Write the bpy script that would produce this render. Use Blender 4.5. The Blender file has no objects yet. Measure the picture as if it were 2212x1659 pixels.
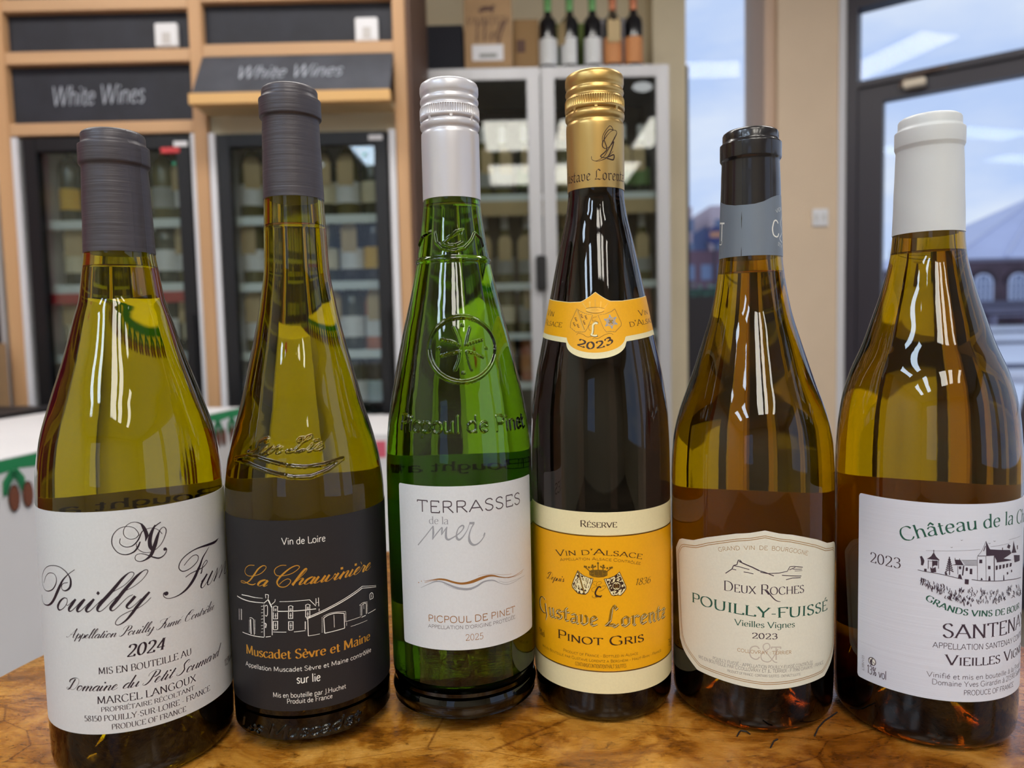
import bpy, bmesh, math, random
import numpy as np
from mathutils import Vector, Matrix, geometry
SC = bpy.context.scene
COL = SC.collection
PI = math.pi
TZ = .0283   # height of the table top
# ------------------------------------------------------------------ camera, sky, exposure
F_PX = 1576.66
cd = bpy.data.cameras.new('camera'); cam = bpy.data.objects.new('camera', cd); COL.objects.link(cam); SC.camera = cam
cd.sensor_width = 36.0; cd.lens = F_PX / 2212 * 36; cd.clip_start = .01; cd.clip_end = 500
pitch, roll = .06761, -.02279
fw = Vector((0, math.cos(pitch), -math.sin(pitch))); up0 = Vector((0, math.sin(pitch), math.cos(pitch))); rt0 = Vector((1, 0, 0))
rt = rt0 * math.cos(roll) + up0 * math.sin(roll); up = -rt0 * math.sin(roll) + up0 * math.cos(roll)
M = Matrix((rt, up, -fw)).transposed().to_4x4(); M.translation = Vector((0, 0, .23063)); cam.matrix_world = M
cd.dof.use_dof = True; cd.dof.focus_distance = .365; cd.dof.aperture_fstop = 7.6
SC.view_settings.view_transform = 'Standard'; SC.view_settings.look = 'None'; SC.view_settings.gamma = 1; SC.view_settings.use_curve_mapping = False
SC.view_settings.exposure = -.3
SC.cycles.use_denoising = True
SC.cycles.max_bounces = 14; SC.cycles.transmission_bounces = 14; SC.cycles.glossy_bounces = 6; SC.cycles.diffuse_bounces = 4; SC.cycles.transparent_max_bounces = 16
SC.cycles.caustics_reflective = False; SC.cycles.caustics_refractive = True; SC.cycles.blur_glossy = .3
SC.cycles.sample_clamp_indirect = 4.0
world = bpy.data.worlds.new('sky'); SC.world = world; world.use_nodes = True
wn = world.node_tree.nodes; wl = world.node_tree.links; wn.clear()
wo = wn.new('ShaderNodeOutputWorld'); wb = wn.new('ShaderNodeBackground'); wl.new(wb.outputs[0], wo.inputs[0]); wb.inputs[1].default_value = 1.3
tc = wn.new('ShaderNodeTexCoord'); mp = wn.new('ShaderNodeMapping'); mp.inputs['Scale'].default_value = (2.2, 2.2, 5.0); mp.inputs['Location'].default_value = (.3, .1, .2)
wl.new(tc.outputs['Generated'], mp.inputs[0])
nz = wn.new('ShaderNodeTexNoise'); nz.inputs['Scale'].default_value = 1.6; nz.inputs['Detail'].default_value = 5; nz.inputs['Roughness'].default_value = .55
wl.new(mp.outputs[0], nz.inputs['Vector'])
cr = wn.new('ShaderNodeValToRGB'); cr.color_ramp.elements[0].position = .38; cr.color_ramp.elements[0].color = (.52, .66, .98, 1); cr.color_ramp.elements[1].position = .62; cr.color_ramp.elements[1].color = (.76, .84, 1.0, 1)
wl.new(nz.outputs[0], cr.inputs[0]); wl.new(cr.outputs[0], wb.inputs[0])

# ------------------------------------------------------------------ materials
MATS = {}
def mat(name, col=(.5, .5, .5), rough=.5, metal=0., spec=.5, emit=None, es=1., trans=0., ior=1.45, coat=0., var=None, bump=None, sheen=0):
    """var=(scale, amount, vector scale) mixes the colour with noise; bump=(scale, strength, vector scale)"""
    if name in MATS: return MATS[name]
    m = bpy.data.materials.new(name); MATS[name] = m; m.use_nodes = True
    nt = m.node_tree; b = nt.nodes['Principled BSDF']
    b.inputs['Base Color'].default_value = (*col, 1); b.inputs['Roughness'].default_value = rough; b.inputs['Metallic'].default_value = metal
    b.inputs['Specular IOR Level'].default_value = spec; b.inputs['IOR'].default_value = ior; b.inputs['Transmission Weight'].default_value = trans
    b.inputs['Coat Weight'].default_value = coat; b.inputs['Coat Roughness'].default_value = .08
    if emit: b.inputs['Emission Color'].default_value = (*emit, 1); b.inputs['Emission Strength'].default_value = es
    if var or bump:
        t = nt.nodes.new('ShaderNodeTexCoord')
    def noise(sc, vs, det=4):
        mm = nt.nodes.new('ShaderNodeMapping'); mm.inputs['Scale'].default_value = vs
        n = nt.nodes.new('ShaderNodeTexNoise'); n.inputs['Scale'].default_value = sc; n.inputs['Detail'].default_value = det
        nt.links.new(t.outputs['Object'], mm.inputs[0]); nt.links.new(mm.outputs[0], n.inputs['Vector']); return n
    if var:
        n = noise(var[0], var[2]); r = nt.nodes.new('ShaderNodeValToRGB')
        a = var[1]; r.color_ramp.elements[0].position = .3; r.color_ramp.elements[1].position = .7
        r.color_ramp.elements[0].color = (*[c * (1 - a) for c in col], 1); r.color_ramp.elements[1].color = (*[min(1, c * (1 + a * .6)) for c in col], 1)
        nt.links.new(n.outputs[0], r.inputs[0]); nt.links.new(r.outputs[0], b.inputs['Base Color'])
    if bump:
        n = noise(bump[0], bump[2]); bb = nt.nodes.new('ShaderNodeBump'); bb.inputs['Strength'].default_value = bump[1]; bb.inputs['Distance'].default_value = .001
        nt.links.new(n.outputs[0], bb.inputs['Height']); nt.links.new(bb.outputs[0], b.inputs['Normal'])
    return m
def srgb(r, g, b):
    f = lambda c: (c / 255 / 12.92) if c <= 10 else ((c / 255 + .055) / 1.055) ** 2.4
    return (f(r), f(g), f(b))
def pane_mat(name, tint=(.95, .96, .96), refl=1.0):
    """thin window glass: clear, with the mirror reflection of its surface"""
    if name in MATS: return MATS[name]
    m = bpy.data.materials.new(name); MATS[name] = m; m.use_nodes = True; nt = m.node_tree; nt.nodes.clear()
    o = nt.nodes.new('ShaderNodeOutputMaterial'); mx = nt.nodes.new('ShaderNodeMixShader'); tr = nt.nodes.new('ShaderNodeBsdfTransparent'); gl = nt.nodes.new('ShaderNodeBsdfGlossy')
    fr = nt.nodes.new('ShaderNodeFresnel'); fr.inputs[0].default_value = 1.5; mu = nt.nodes.new('ShaderNodeMath'); mu.operation = 'MULTIPLY'; mu.inputs[1].default_value = refl; mu.use_clamp = True
    tr.inputs[0].default_value = (*tint, 1); gl.inputs['Roughness'].default_value = .02
    nt.links.new(fr.outputs[0], mu.inputs[0]); nt.links.new(mu.outputs[0], mx.inputs[0]); nt.links.new(tr.outputs[0], mx.inputs[1]); nt.links.new(gl.outputs[0], mx.inputs[2]); nt.links.new(mx.outputs[0], o.inputs[0])
    return m

# ------------------------------------------------------------------ object helpers
def link(o, parent=None):
    COL.objects.link(o)
    if parent is not None: o.parent = parent
    return o
def tag(o, label=None, cat=None, group=None, kind=None):
    if label: o['label'] = label
    if cat: o['category'] = cat
    if group: o['group'] = group
    if kind: o['kind'] = kind
    return o
def thing(name, label, cat, loc=(0, 0, 0), rz=0, group=None):
    o = link(bpy.data.objects.new(name, None)); o.location = loc; o.rotation_euler = (0, 0, rz); o.empty_display_size = .05
    return tag(o, label, cat, group)
class MB:
    """collects geometry (world or local coordinates) for one mesh object"""
    def __init__(s): s.v = []; s.f = []; s.m = []
    def add(s, vs, fs, mi=0):
        b = len(s.v); s.v += [tuple(v) for v in vs]; s.f += [tuple(i + b for i in f) for f in fs]; s.m += [mi] * len(fs)
    def box(s, x0, x1, y0, y1, z0, z1, mi=0, rz=0, c=None):
        vs = [(x, y, z) for z in (z0, z1) for y in (y0, y1) for x in (x0, x1)]
        if rz:
            ca, sa = math.cos(rz), math.sin(rz); cx, cy = c if c else ((x0 + x1) / 2, (y0 + y1) / 2)
            vs = [(cx + (x - cx) * ca - (y - cy) * sa, cy + (x - cx) * sa + (y - cy) * ca, z) for x, y, z in vs]
        s.add(vs, [(0, 2, 3, 1), (4, 5, 7, 6), (0, 1, 5, 4), (2, 6, 7, 3), (0, 4, 6, 2), (1, 3, 7, 5)], mi)
    def lathe(s, prof, n=24, mi=0, cx=0, cy=0, cap0=True, cap1=True, a0=0, rfun=None):
        b = len(s.v)
        for z, r in prof:
            for i in range(n):
                a = a0 + 2 * PI * i / n; rr = rfun(z, r, a) if rfun else r
                s.v.append((cx + rr * math.sin(a), cy - rr * math.cos(a), z))
        for j in range(len(prof) - 1):
            for i in range(n):
                i2 = (i + 1) % n; s.f.append((b + j * n + i, b + j * n + i2, b + (j + 1) * n + i2, b + (j + 1) * n + i)); s.m.append(mi)
        if cap0: s.f.append(tuple(b + i for i in reversed(range(n)))); s.m.append(mi)
        if cap1: s.f.append(tuple(b + (len(prof) - 1) * n + i for i in range(n))); s.m.append(mi)
    def tube(s, pts, r, n=8, mi=0):
        b = len(s.v); pts = [Vector(p) for p in pts]
        for k, p in enumerate(pts):
            d = (pts[min(k + 1, len(pts) - 1)] - pts[max(k - 1, 0)]).normalized(); u = d.orthogonal().normalized() if k == 0 else (u - d * u.dot(d)).normalized(); w = d.cross(u)
            rr = r[k] if isinstance(r, (list, tuple)) else r
            for i in range(n):
                a = 2 * PI * i / n; s.v.append(tuple(p + (u * math.cos(a) + w * math.sin(a)) * rr))
        for k in range(len(pts) - 1):
            for i in range(n): i2 = (i + 1) % n; s.f.append((b + k * n + i, b + k * n + i2, b + (k + 1) * n + i2, b + (k + 1) * n + i)); s.m.append(mi)
        s.f.append(tuple(b + i for i in reversed(range(n)))); s.f.append(tuple(b + (len(pts) - 1) * n + i for i in range(n))); s.m += [mi, mi]
    def build(s, name, mats, parent=None, smooth=False, bevel=0, world=True, auto=None):
        if not isinstance(mats, (list, tuple)): mats = [mats]
        me = bpy.data.meshes.new(name); vs = s.v
        if parent is not None and world:
            inv = Matrix.Translation(parent_loc(parent)) @ Matrix.Rotation(parent.rotation_euler.z if parent.type == 'EMPTY' else 0, 4, 'Z'); inv = inv.inverted(); vs = [tuple(inv @ Vector(v)) for v in vs]
        me.from_pydata(vs, [], s.f)
        for m in mats: me.materials.append(m)
        me.polygons.foreach_set('material_index', s.m)
        if smooth: me.polygons.foreach_set('use_smooth', [True] * len(s.f))
        me.update()
        o = link(bpy.data.objects.new(name, me), parent)
        if bevel:
            bm = bmesh.new(); bm.from_mesh(me); bmesh.ops.bevel(bm, geom=bm.edges[:], offset=bevel, segments=2, affect='EDGES', clamp_overlap=True); bm.to_mesh(me); bm.free()
        if auto: me.set_sharp_from_angle(angle=auto)
        return o
def parent_loc(p):
    l = Vector((0, 0, 0))
    while p is not None: l = l + p.location; p = p.parent
    return l
def boxobj(name, b, m, parent=None, bevel=0, kind=None, label=None):
    k = MB(); k.box(*b); o = k.build(name, m, parent, bevel=bevel)
    if kind: o['kind'] = kind
    if label: o['label'] = label
    return o

# ------------------------------------------------------------------ lettering: stroke skeletons, cap height 10
def _g(s):
    out = []
    for st in s.split(';'):
        st = st.strip()
        if not st: continue
        n = [float(q) for q in st[1:].split()]
        out.append((st[0], [(n[i], n[i + 1]) for i in range(0, len(n), 2)]))
    return out
ROM = {' ': (3.6, ''), '.': (2.6, 'P1.2 .5'), ',': (2.6, 'L1.4 .6 .8 -1.4'), '-': (4.4, 'L.8 3.8 3.6 3.8'), "'": (2.4, 'L1.2 10 1 7.6'), ':': (2.8, 'P1.3 .8;P1.3 5.2'), '/': (4, 'L.2 -.5 3.8 10.2'),
'%': (9.6, 'C2.4 9.8 1 7.6 2.4 5.4 3.8 7.6 2.4 9.8;C7 4.6 5.6 2.4 7 .2 8.4 2.4 7 4.6;L2 0 7.6 10'),
'A': (9.6, 'L.4 0 4.8 10;L4.8 10 9.2 0;L2 3.4 7.6 3.4'), 'B': (8, 'L1.5 0 1.5 10;C1.5 10 4.6 10 6.3 9.2 6.4 6.6 4.8 5.4 1.5 5.3;C1.5 5.3 5 5.3 7.1 4.2 7.1 1.3 5 0 1.5 0'),
'C': (9.2, 'C8.3 8.2 7 9.7 4.9 10.1 2 8.7 .8 5 2 1.3 4.9 -.1 7 .3 8.5 2'), 'D': (9.8, 'L1.5 0 1.5 10;C1.5 10 4.5 10 7.6 8.6 8.9 5 7.6 1.4 4.5 0 1.5 0'),
'E': (7.8, 'L1.5 0 1.5 10;L1.5 10 6.8 10 6.8 8.5;L1.5 5.3 5.6 5.3;L1.5 0 7 0 7.2 1.6'), 'F': (7.3, 'L1.5 0 1.5 10;L1.5 10 6.8 10 6.8 8.5;L1.5 5.2 5.5 5.2'),
'G': (9.8, 'C8.3 8.2 7 9.7 4.9 10.1 2 8.7 .8 5 2 1.3 4.9 -.1 7 .2 8.5 1;L8.5 1 8.5 4.4;L6.6 4.4 8.5 4.4'), 'H': (9.6, 'L1.5 0 1.5 10;L8.1 0 8.1 10;L1.5 5.2 8.1 5.2'),
'I': (3.8, 'L1.9 0 1.9 10'), 'J': (4.8, 'L3 10 3 1;C3 1 2.6 -1 1.4 -1.8 .2 -1.6'), 'K': (8.6, 'L1.5 0 1.5 10;L7.4 10 1.5 4.6;L3.4 6 8 0'), 'L': (7.3, 'L1.5 10 1.5 0;L1.5 0 6.8 0 7 1.6'),
'M': (11.4, 'L1.4 0 1.8 10;L1.8 10 5.7 1;L5.7 1 9.6 10;L9.6 10 10 0'), 'N': (9.8, 'L1.5 0 1.5 10;L1.5 10 8.3 0;L8.3 0 8.3 10'), 'O': (10.2, 'C5.1 10.1 2 8.7 .8 5 2 1.3 5.1 -.1 8.2 1.3 9.4 5 8.2 8.7 5.1 10.1'),
'P': (7.6, 'L1.5 0 1.5 10;C1.5 10 4.8 10 6.8 9 6.8 6 4.8 4.8 1.5 4.8'), 'R': (8.4, 'L1.5 0 1.5 10;C1.5 10 4.8 10 6.6 9 6.6 6.2 4.8 5 1.5 5;L4.2 5 7.9 0'),
'S': (7.2, 'C6 8.6 4.6 10 2.6 9.8 1.2 8.2 1.6 6.4 3.8 5.2 5.8 3.9 6.1 1.9 4.7 .1 2.4 .1 .9 1.8'), 'T': (8.6, 'L4.3 0 4.3 10;L.6 8.6 .7 10 7.9 10 8 8.6'),
'U': (9.4, 'L1.5 10 1.5 3.4;C1.5 3.4 2.2 .9 4.7 -.1 7.2 .9 7.9 3.4;L7.9 3.4 7.9 10'), 'V': (9.2, 'L.4 10 4.6 0;L4.6 0 8.8 10'), 'W': (13, 'L.4 10 3.6 0;L3.6 0 6.5 10;L6.5 10 9.4 0;L9.4 0 12.6 10'),
'X': (8.8, 'L.8 10 8 0;L8 10 .8 0'), 'Y': (8.8, 'L.4 10 4.4 4.6;L8.4 10 4.4 4.6;L4.4 4.6 4.4 0'), 'Z': (8, 'L.9 10 7.2 10;L7.2 10 .7 0;L.7 0 7.4 0'),
'&': (9, 'C8 4.4 6.5 1.4 3.6 -.1 1 1.4 1.4 4 4.6 6.4 5.2 8.6 3.8 10 2.4 8.6 3.4 6 8.4 0'),
'a': (6.4, 'C1 5.3 2.2 6.5 3.6 6.5 4.8 5.6 4.9 4;L4.9 4 4.9 .9;C4.9 .9 5.2 .1 6 .3;C4.9 3.9 2.6 3.4 .9 2.2 1 .6 2.4 0 4 .5 4.9 1.6'),
'b': (7, 'L1.2 10.2 1.2 0;C1.2 4.6 2.6 6.3 4.2 6.4 6 5 6 1.5 4.2 .1 2.5 .2 1.2 1.5'), 'c': (5.9, 'C5.3 5.3 4.2 6.4 2.6 6.2 1 4.6 .9 2.2 2.2 .3 4 .1 5.4 1.3'),
'd': (7.1, 'C5.6 4.8 4.4 6.3 2.6 6.2 .9 4.6 .9 1.8 2.4 .1 4.2 .3 5.6 1.7;L5.6 10.2 5.6 0'), 'e': (6.2, 'L1 3.6 5.3 3.6;C5.3 3.6 5 5.6 3.4 6.5 1.6 5.6 .8 3.3 1.5 .9 3.3 0 5.3 1.2'),
'f': (4.2, 'C4.7 9.6 3.6 10.3 2.4 9.6 2 8;L2 8 2 0;L.5 6.2 3.9 6.2'), 'g': (6.7, 'C5.3 5 4.2 6.3 2.6 6.2 1 4.8 1 2.3 2.4 .8 4.2 .9 5.3 2.2;L5.5 6.4 5.5 -1;C5.5 -1 4.8 -2.8 3 -3.2 1.2 -2.5'),
'h': (7, 'L1.2 10.2 1.2 0;C1.2 4.2 2.4 6 3.9 6.5 5.3 5.8 5.7 4.2;L5.7 4.2 5.7 0'), 'i': (2.9, 'L1.4 6.4 1.4 0;P1.4 8.9'), 'j': (2.9, 'L1.6 6.4 1.6 -1;C1.6 -1 1.2 -2.6 0 -3;P1.6 8.9'), 'l': (2.9, 'L1.4 10.2 1.4 0'),
'm': (10.4, 'L1.2 6.4 1.2 0;C1.2 4.2 2.2 6 3.6 6.5 4.8 5.8 5.2 4.2;L5.2 4.2 5.2 0;C5.2 4.2 6.2 6 7.6 6.5 8.8 5.8 9.2 4.2;L9.2 4.2 9.2 0'), 'n': (7, 'L1.2 6.4 1.2 0;C1.2 4.2 2.4 6 3.9 6.5 5.3 5.8 5.7 4.2;L5.7 4.2 5.7 0'),
'o': (6.8, 'C3.4 6.5 1.4 5.6 .7 3.2 1.4 .9 3.4 -.1 5.4 .9 6.1 3.2 5.4 5.6 3.4 6.5'), 'p': (7, 'L1.2 6.4 1.2 -3;C1.2 4.6 2.6 6.3 4.2 6.4 6 5 6 1.5 4.2 .1 2.5 .2 1.2 1.5'), 'r': (4.7, 'L1.2 6.4 1.2 0;C1.2 4 2.2 5.8 3.4 6.5 4.5 6.2'),
's': (5.1, 'C4.3 5.5 3.2 6.5 1.7 6.2 .9 5 1.8 3.9 3.4 3 4.4 1.9 3.8 .4 2.2 -.1 .7 1.1'), 't': (4.2, 'L1.8 8.4 1.8 1.4;C1.8 1.4 2.3 0 3.2 .1 4 .7;L.5 6.2 3.9 6.2'), 'u': (7, 'L1.2 6.4 1.2 2.4;C1.2 2.4 1.6 .5 3.1 0 4.6 .6 5.7 2.2;L5.7 6.4 5.7 0'),
'v': (6.2, 'L.4 6.4 3.1 0;L3.1 0 5.8 6.4'), 'x': (6, 'L.5 6.4 5.5 0;L5.5 6.4 .5 0'), 'y': (6.2, 'L.4 6.4 3.1 0;L5.8 6.4 3.1 0;C3.1 0 2.2 -2.2 .6 -3'), 'z': (5.6, 'L.8 6.4 4.8 6.4;L4.8 6.4 .6 0;L.6 0 5 0'), 'k': (6.4, 'L1.2 10.2 1.2 0;L5.4 6.4 1.2 2.8;L2.6 4 5.8 0'),
'0': (6.8, 'C3.4 10.1 1.4 8.4 .8 5 1.4 1.6 3.4 -.1 5.4 1.6 6 5 5.4 8.4 3.4 10.1'), '1': (5, 'L1 8 2.8 10;L2.8 10 2.8 0'), '2': (6.8, 'C1 7.6 1.6 9.6 3.4 10.1 5.4 9 5.6 6.8 4 4 .8 0;L.8 0 5.8 0 6 1.6'),
'3': (6.6, 'C1 8.4 2.2 10 4 10 5.4 8.6 5 6.4 2.8 5.3;C2.8 5.3 5.2 4.8 5.9 2.8 4.8 .6 2.6 -.1 .8 1.2'), '4': (6.9, 'L4.8 0 4.8 10;L4.8 10 .7 2.8;L.7 2.8 6.4 2.8'), '5': (6.6, 'L5.6 10 1.8 10;L1.8 10 1.4 5.4;C1.4 5.4 3.4 6 5.4 5 5.8 2.6 4.4 .4 2.2 -.1 .8 1'),
'6': (6.8, 'C5.4 9.4 3 9 1.4 6 .9 3 2 .4 4 0 5.8 1.6 5.6 4.4 4 5.8 2.2 5.2 1 3.4'), '7': (6.4, 'L.8 10 6 10;L6 10 2.6 0'), '8': (6.8, 'C3.4 10.1 1.6 9 1.6 7 3.4 5.4 5.6 3.8 5.8 1.6 3.4 -.1 1 1.6 1.2 3.8 3.4 5.4 5.2 7 5.2 9 3.4 10.1'),
'9': (6.8, 'C1.6 .6 4 1 5.6 4 6 7 5 9.6 3 10 1.2 8.4 1.4 5.6 3 4.2 4.8 4.8 5.9 6.6')}
SCR = {' ': (3.2, ''), '.': (2, 'P1 .4'), '-': (3, 'L.6 2 2.6 2'),
'a': (4.6, 'C3.7 3.5 2.6 4.2 1 2.9 .8 .8 2 .1 3.3 1.6 3.9 4;C3.9 4 3.6 1.4 3.8 .2 4.4 .2 5 1.2'), 'b': (3.9, 'C0 1 1.6 4.2 2.6 8 2 9.8 1.1 8.4 .8 3 1 .8 2.2 .1 3.4 1.6 3.2 3.6 4.4 3.4'), 'c': (3.7, 'C3.2 3.4 2.4 4.2 1 3 .7 1 1.6 .1 3 .5 4 1.6'),
'd': (4.6, 'C3.6 3.5 2.6 4.2 1 2.9 .8 .8 2 .1 3.3 1.6 3.9 4;C4.2 9.4 3.8 4 3.6 1.2 3.9 .2 4.5 .2 5 1.2'), 'e': (3.5, 'C0 1 1.6 1.8 2.8 3.2 2.2 4.2 1 3.2 .7 1 1.6 .1 2.8 .5 3.9 1.6'),
'f': (3, 'C0 .8 1.6 4.2 2.8 8.4 2.2 9.9 1.4 8.6 1 3 .8 -2.6 1.4 -3.4 2 -2 1.4 .2 3.2 1.2'), 'g': (4.6, 'C3.6 3.5 2.6 4.2 1 2.9 .8 .8 2 .1 3.3 1.6 3.9 4;C3.9 4 3.6 -1 2.8 -3.6 1.2 -3.4 1.4 -1.8 3.4 -.2 5 1.2'),
'h': (4.8, 'C0 1 1.8 4.4 2.8 8.2 2.3 9.8 1.5 8.4 1 4 .8 0;C.8 .2 1.6 2.6 2.9 4.1 3.7 3.4 3.5 1.2 3.9 .1 4.5 .3 5.2 1.3'), 'i': (2.5, 'C0 1 1.1 4;C1.1 4 .8 1.2 1.1 .1 1.8 .2 2.7 1.2;P1.5 6.4'), 'l': (2.6, 'C0 1 1.8 4.4 2.8 8.2 2.3 9.8 1.5 8.4 1 4 .9 1.2 1.3 .1 2 .3 2.8 1.2'),
'm': (6.9, 'C0 1.2 1 3.8 1.4 4;C1.4 4 1.1 2 1 0;C1 .2 1.8 2.6 3 4.1 3.6 3.4 3.4 2 3.3 0;C3.3 .2 4.1 2.6 5.2 4.1 5.9 3.4 5.6 1.2 6 .1 6.6 .3 7.3 1.3'), 'n': (4.7, 'C0 1.2 .9 3.8 1.3 4;C1.3 4 1 2 .9 0;C.9 .2 1.7 2.6 2.9 4.1 3.6 3.4 3.4 1.2 3.8 .1 4.4 .3 5.1 1.3'),
'o': (4, 'C2.6 4.1 1.2 3.6 .7 2 1.2 .3 2.4 .1 3.4 1.4 3.3 3.2 2.6 4.1 3.4 3.1 4.6 3.2'), 'p': (4.4, 'C0 1.2 1.1 4 1.5 5;C1.5 5 1.2 1 .9 -3.4;C1 1 1.8 3 3 4.1 4 3.2 3.8 1 2.8 .1 1.8 .6;C2.8 .1 4 .4 4.9 1.4'),
'r': (3.5, 'C0 1 1.2 4.4 1.5 3.8 2.8 3.6;C2.8 3.6 2.4 1.4 2.7 .2 3.2 .2 3.9 1.2'), 's': (3.2, 'C0 1 1.7 4.4;C1.7 4.3 2 2.6 2.6 1.2 1.8 .1 .6 .6;C1.8 .1 2.8 .4 3.6 1.4'), 't': (2.6, 'C0 1 1.6 4.4 2.1 7;C2.1 7 1.4 3.4 1.1 1 1.5 .1 2.2 .3 2.9 1.2;L.5 4.4 2.9 4.6'),
'u': (4.6, 'C0 1.2 .9 4;C.9 4 .6 1.4 .9 .1 2 .4 3.2 2 3.8 4;C3.8 4 3.5 1.4 3.8 .2 4.4 .2 5 1.2'), 'v': (4.1, 'C0 1.2 1 4;C1 4 .8 1.6 1.1 .2 2.2 .3 3.4 2 3.4 4 4 3.3 4.8 3.4'), 'y': (4.6, 'C0 1.2 .9 4;C.9 4 .6 1.4 .9 .1 2 .4 3.2 2 3.8 4;C3.8 4 3.5 -1 2.7 -3.6 1.1 -3.4 1.3 -1.8 3.4 -.2 5 1.2'),
'z': (4, 'C.4 3.4 1.4 4.2 2.6 3.6 3.2 2.6 2 1.2 .8 .1 2.6 .4 4 1.2'), 'x': (4, 'L.6 4 3.4 0;C3.6 4 .6 0'),
'A': (8, 'C-1.4 1 -.6 0 1 1 3.4 5 6 9.9;C6 9.9 5.6 5 5.6 1.2 6.2 .1 7.2 .6;C1.4 3.8 3.6 3.4 6.8 4'), 'C': (6.8, 'C3.4 8.6 2.4 7.2 3 6 4.8 6.4 6.4 8.6 5.6 9.9 3.6 9.6 1.4 7 .7 3.6 1.6 .6 3.8 .1 6 1.6'),
'D': (7.6, 'C3.6 9 3 5 2.6 1.4 1.4 .1 0 .6 .4 1.8 2.4 1 4.8 .2 6.8 2 7.2 6 5.6 9.4 2.6 9.8 .2 8 .2 6.2 1.4 6'), 'F': (5.6, 'C0 6.6 -.4 8.2 1 9.4 3.4 9.2 5.6 9.4 7.4 10.4;C5.2 9.3 4.4 6 3.4 2 1.6 .1 -.4 .4 -.6 1.8;C2 5 4 5 5 5.8 5.2 5 4.8 4.2'),
'L': (6.2, 'C1.6 9.2 .2 8.4 .6 6.8 2.4 6.6 4.6 8.4 4.4 9.9 3.2 9.2 2.6 6 2 2 .8 .3 -.6 .5 -.2 1.5 1.6 1 3.6 .1 5.6 1'), 'P': (6, 'C3.8 9.2 3.4 6 2.8 2 1.2 .1 -.4 .6 -.4 1.8;C.6 6.2 .2 8 1.6 9.6 4 10 6.2 8.8 6.4 6.4 4.8 4.9 3.6 5.4'),
'S': (5.6, 'C4.2 7.4 4.8 8.8 4.2 9.9 2.8 9.4 1.8 7.6 2.6 5.4 3.6 3.2 2.8 .9 1.2 .1 -.4 .6 -.4 1.8'), 'M': (9, 'L.6 0 2.4 10;L2.4 10 4.6 0;L4.6 0 7.6 10;L7.6 10 8.2 0')}
BLK = {' ': (3, ''), 'u': (5.2, 'L.5 5.9 1.3 6.5 1.3 1.1 2.3 .2 3.7 1.2;L3 6.1 3.8 6.6 3.8 1 4.8 .1'), 's': (4.6, 'L3.9 5.5 2.6 6.5 1.2 5.4 1.2 4.3 3.8 2.6 3.8 1.2 2.5 .1 .8 1'), 't': (4, 'L2.6 9.4 1.6 8 1.6 1.1 2.5 .1 3.6 1;L.4 6.2 3.6 6.4'),
'a': (5.2, 'L.9 5.2 2.4 6.5 3.9 5.5 3.9 1 4.9 .1;L3.9 3.9 1.2 2.7 1.1 1 2.2 .1 3.9 1.4'), 'v': (5.4, 'L.6 6 1.5 6.5 1.5 1.3 2.9 .1 4.5 1.6 4.5 5.2 3.5 6.5'), 'e': (4.8, 'L1.2 2.8 4 4.8 3.6 5.8 2.5 6.6 1.1 5 1.1 1.4 2.3 .1 4.2 1.3'),
'o': (5.2, 'L2.6 6.6 1 5.2 1 1.4 2.6 0 4.2 1.5 4.2 5.2 2.6 6.6'), 'r': (4.4, 'L.4 6 1.4 6.4 1.4 .9 2.3 .1;L1.4 5 2.9 6.5 4.2 5.8'), 'n': (5.4, 'L.4 6 1.3 6.4 1.3 .9 2.1 .1;L1.3 5 2.9 6.5 4 5.4 4 1 5 .1'), 'z': (4.6, 'L.8 5.8 2 6.4 4 6 1 .8 2 .2 4 .6;L1.4 3.2 3.6 3.4'),
'G': (7, 'L5.6 8.8 4 10 2 8.8 1 6.5 1 3 2.2 .6 3.8 .1 5 1.2;L5.2 4.8 5.2 -1.6 4 -2.8;L3.4 4 5.2 4.8 6.2 5.4'), 'L': (6.6, 'L5.2 8.4 3.4 10 1.8 8.4 1.8 2.4 .4 .6;L.4 .6 3.4 1 4.8 .2 6.2 1.4')}
ACC = {'é': ('e', 'L3 7.6 4.6 9.6'), 'è': ('e', 'L4.2 7.6 2.4 9.6'), 'ê': ('e', 'L1.8 7.6 3.4 9.4 5 7.6'), 'à': ('a', 'L4.2 7.6 2.4 9.6'), 'â': ('a', 'L1.8 7.6 3.4 9.4 5 7.6'), 'ô': ('o', 'L1.8 7.6 3.4 9.4 5 7.6'),
'É': ('E', 'L3.6 11.2 5.6 13.2'), 'Ô': ('O', 'L3.4 11.2 5.1 13 6.8 11.2'), 'Ä': ('A', 'P3.2 12;P6.2 12')}
SACC = {'é': ('e', 'L2 5.4 3.4 7.2'), 'è': ('e', 'L3 5.4 1.6 7.2'), 'ê': ('e', 'L1 5.4 2.4 7.2 3.8 5.6'), 'ô': ('o', 'L1.2 5.4 2.6 7.2 4 5.6')}
def catmull(p, n, closed=False):
    p = [np.array(q, float) for q in p]
    if len(p) < 3: return p
    out = []; L = len(p)
    ext = [2 * p[0] - p[1]] + p + [2 * p[-1] - p[-2]]
    if np.linalg.norm(p[0] - p[-1]) < 1e-6: ext[0] = p[-2]; ext[-1] = p[1]
    for i in range(1, L):
        a, b, c, d = ext[i - 1], ext[i], ext[i + 1], ext[i + 2]
        for k in range(n):
            t = k / n; out.append(.5 * (2 * b + (c - a) * t + (2 * a - 5 * b + 4 * c - d) * t * t + (3 * b - a - 3 * c + d) * t ** 3))
    out.append(p[-1]); return out
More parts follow.
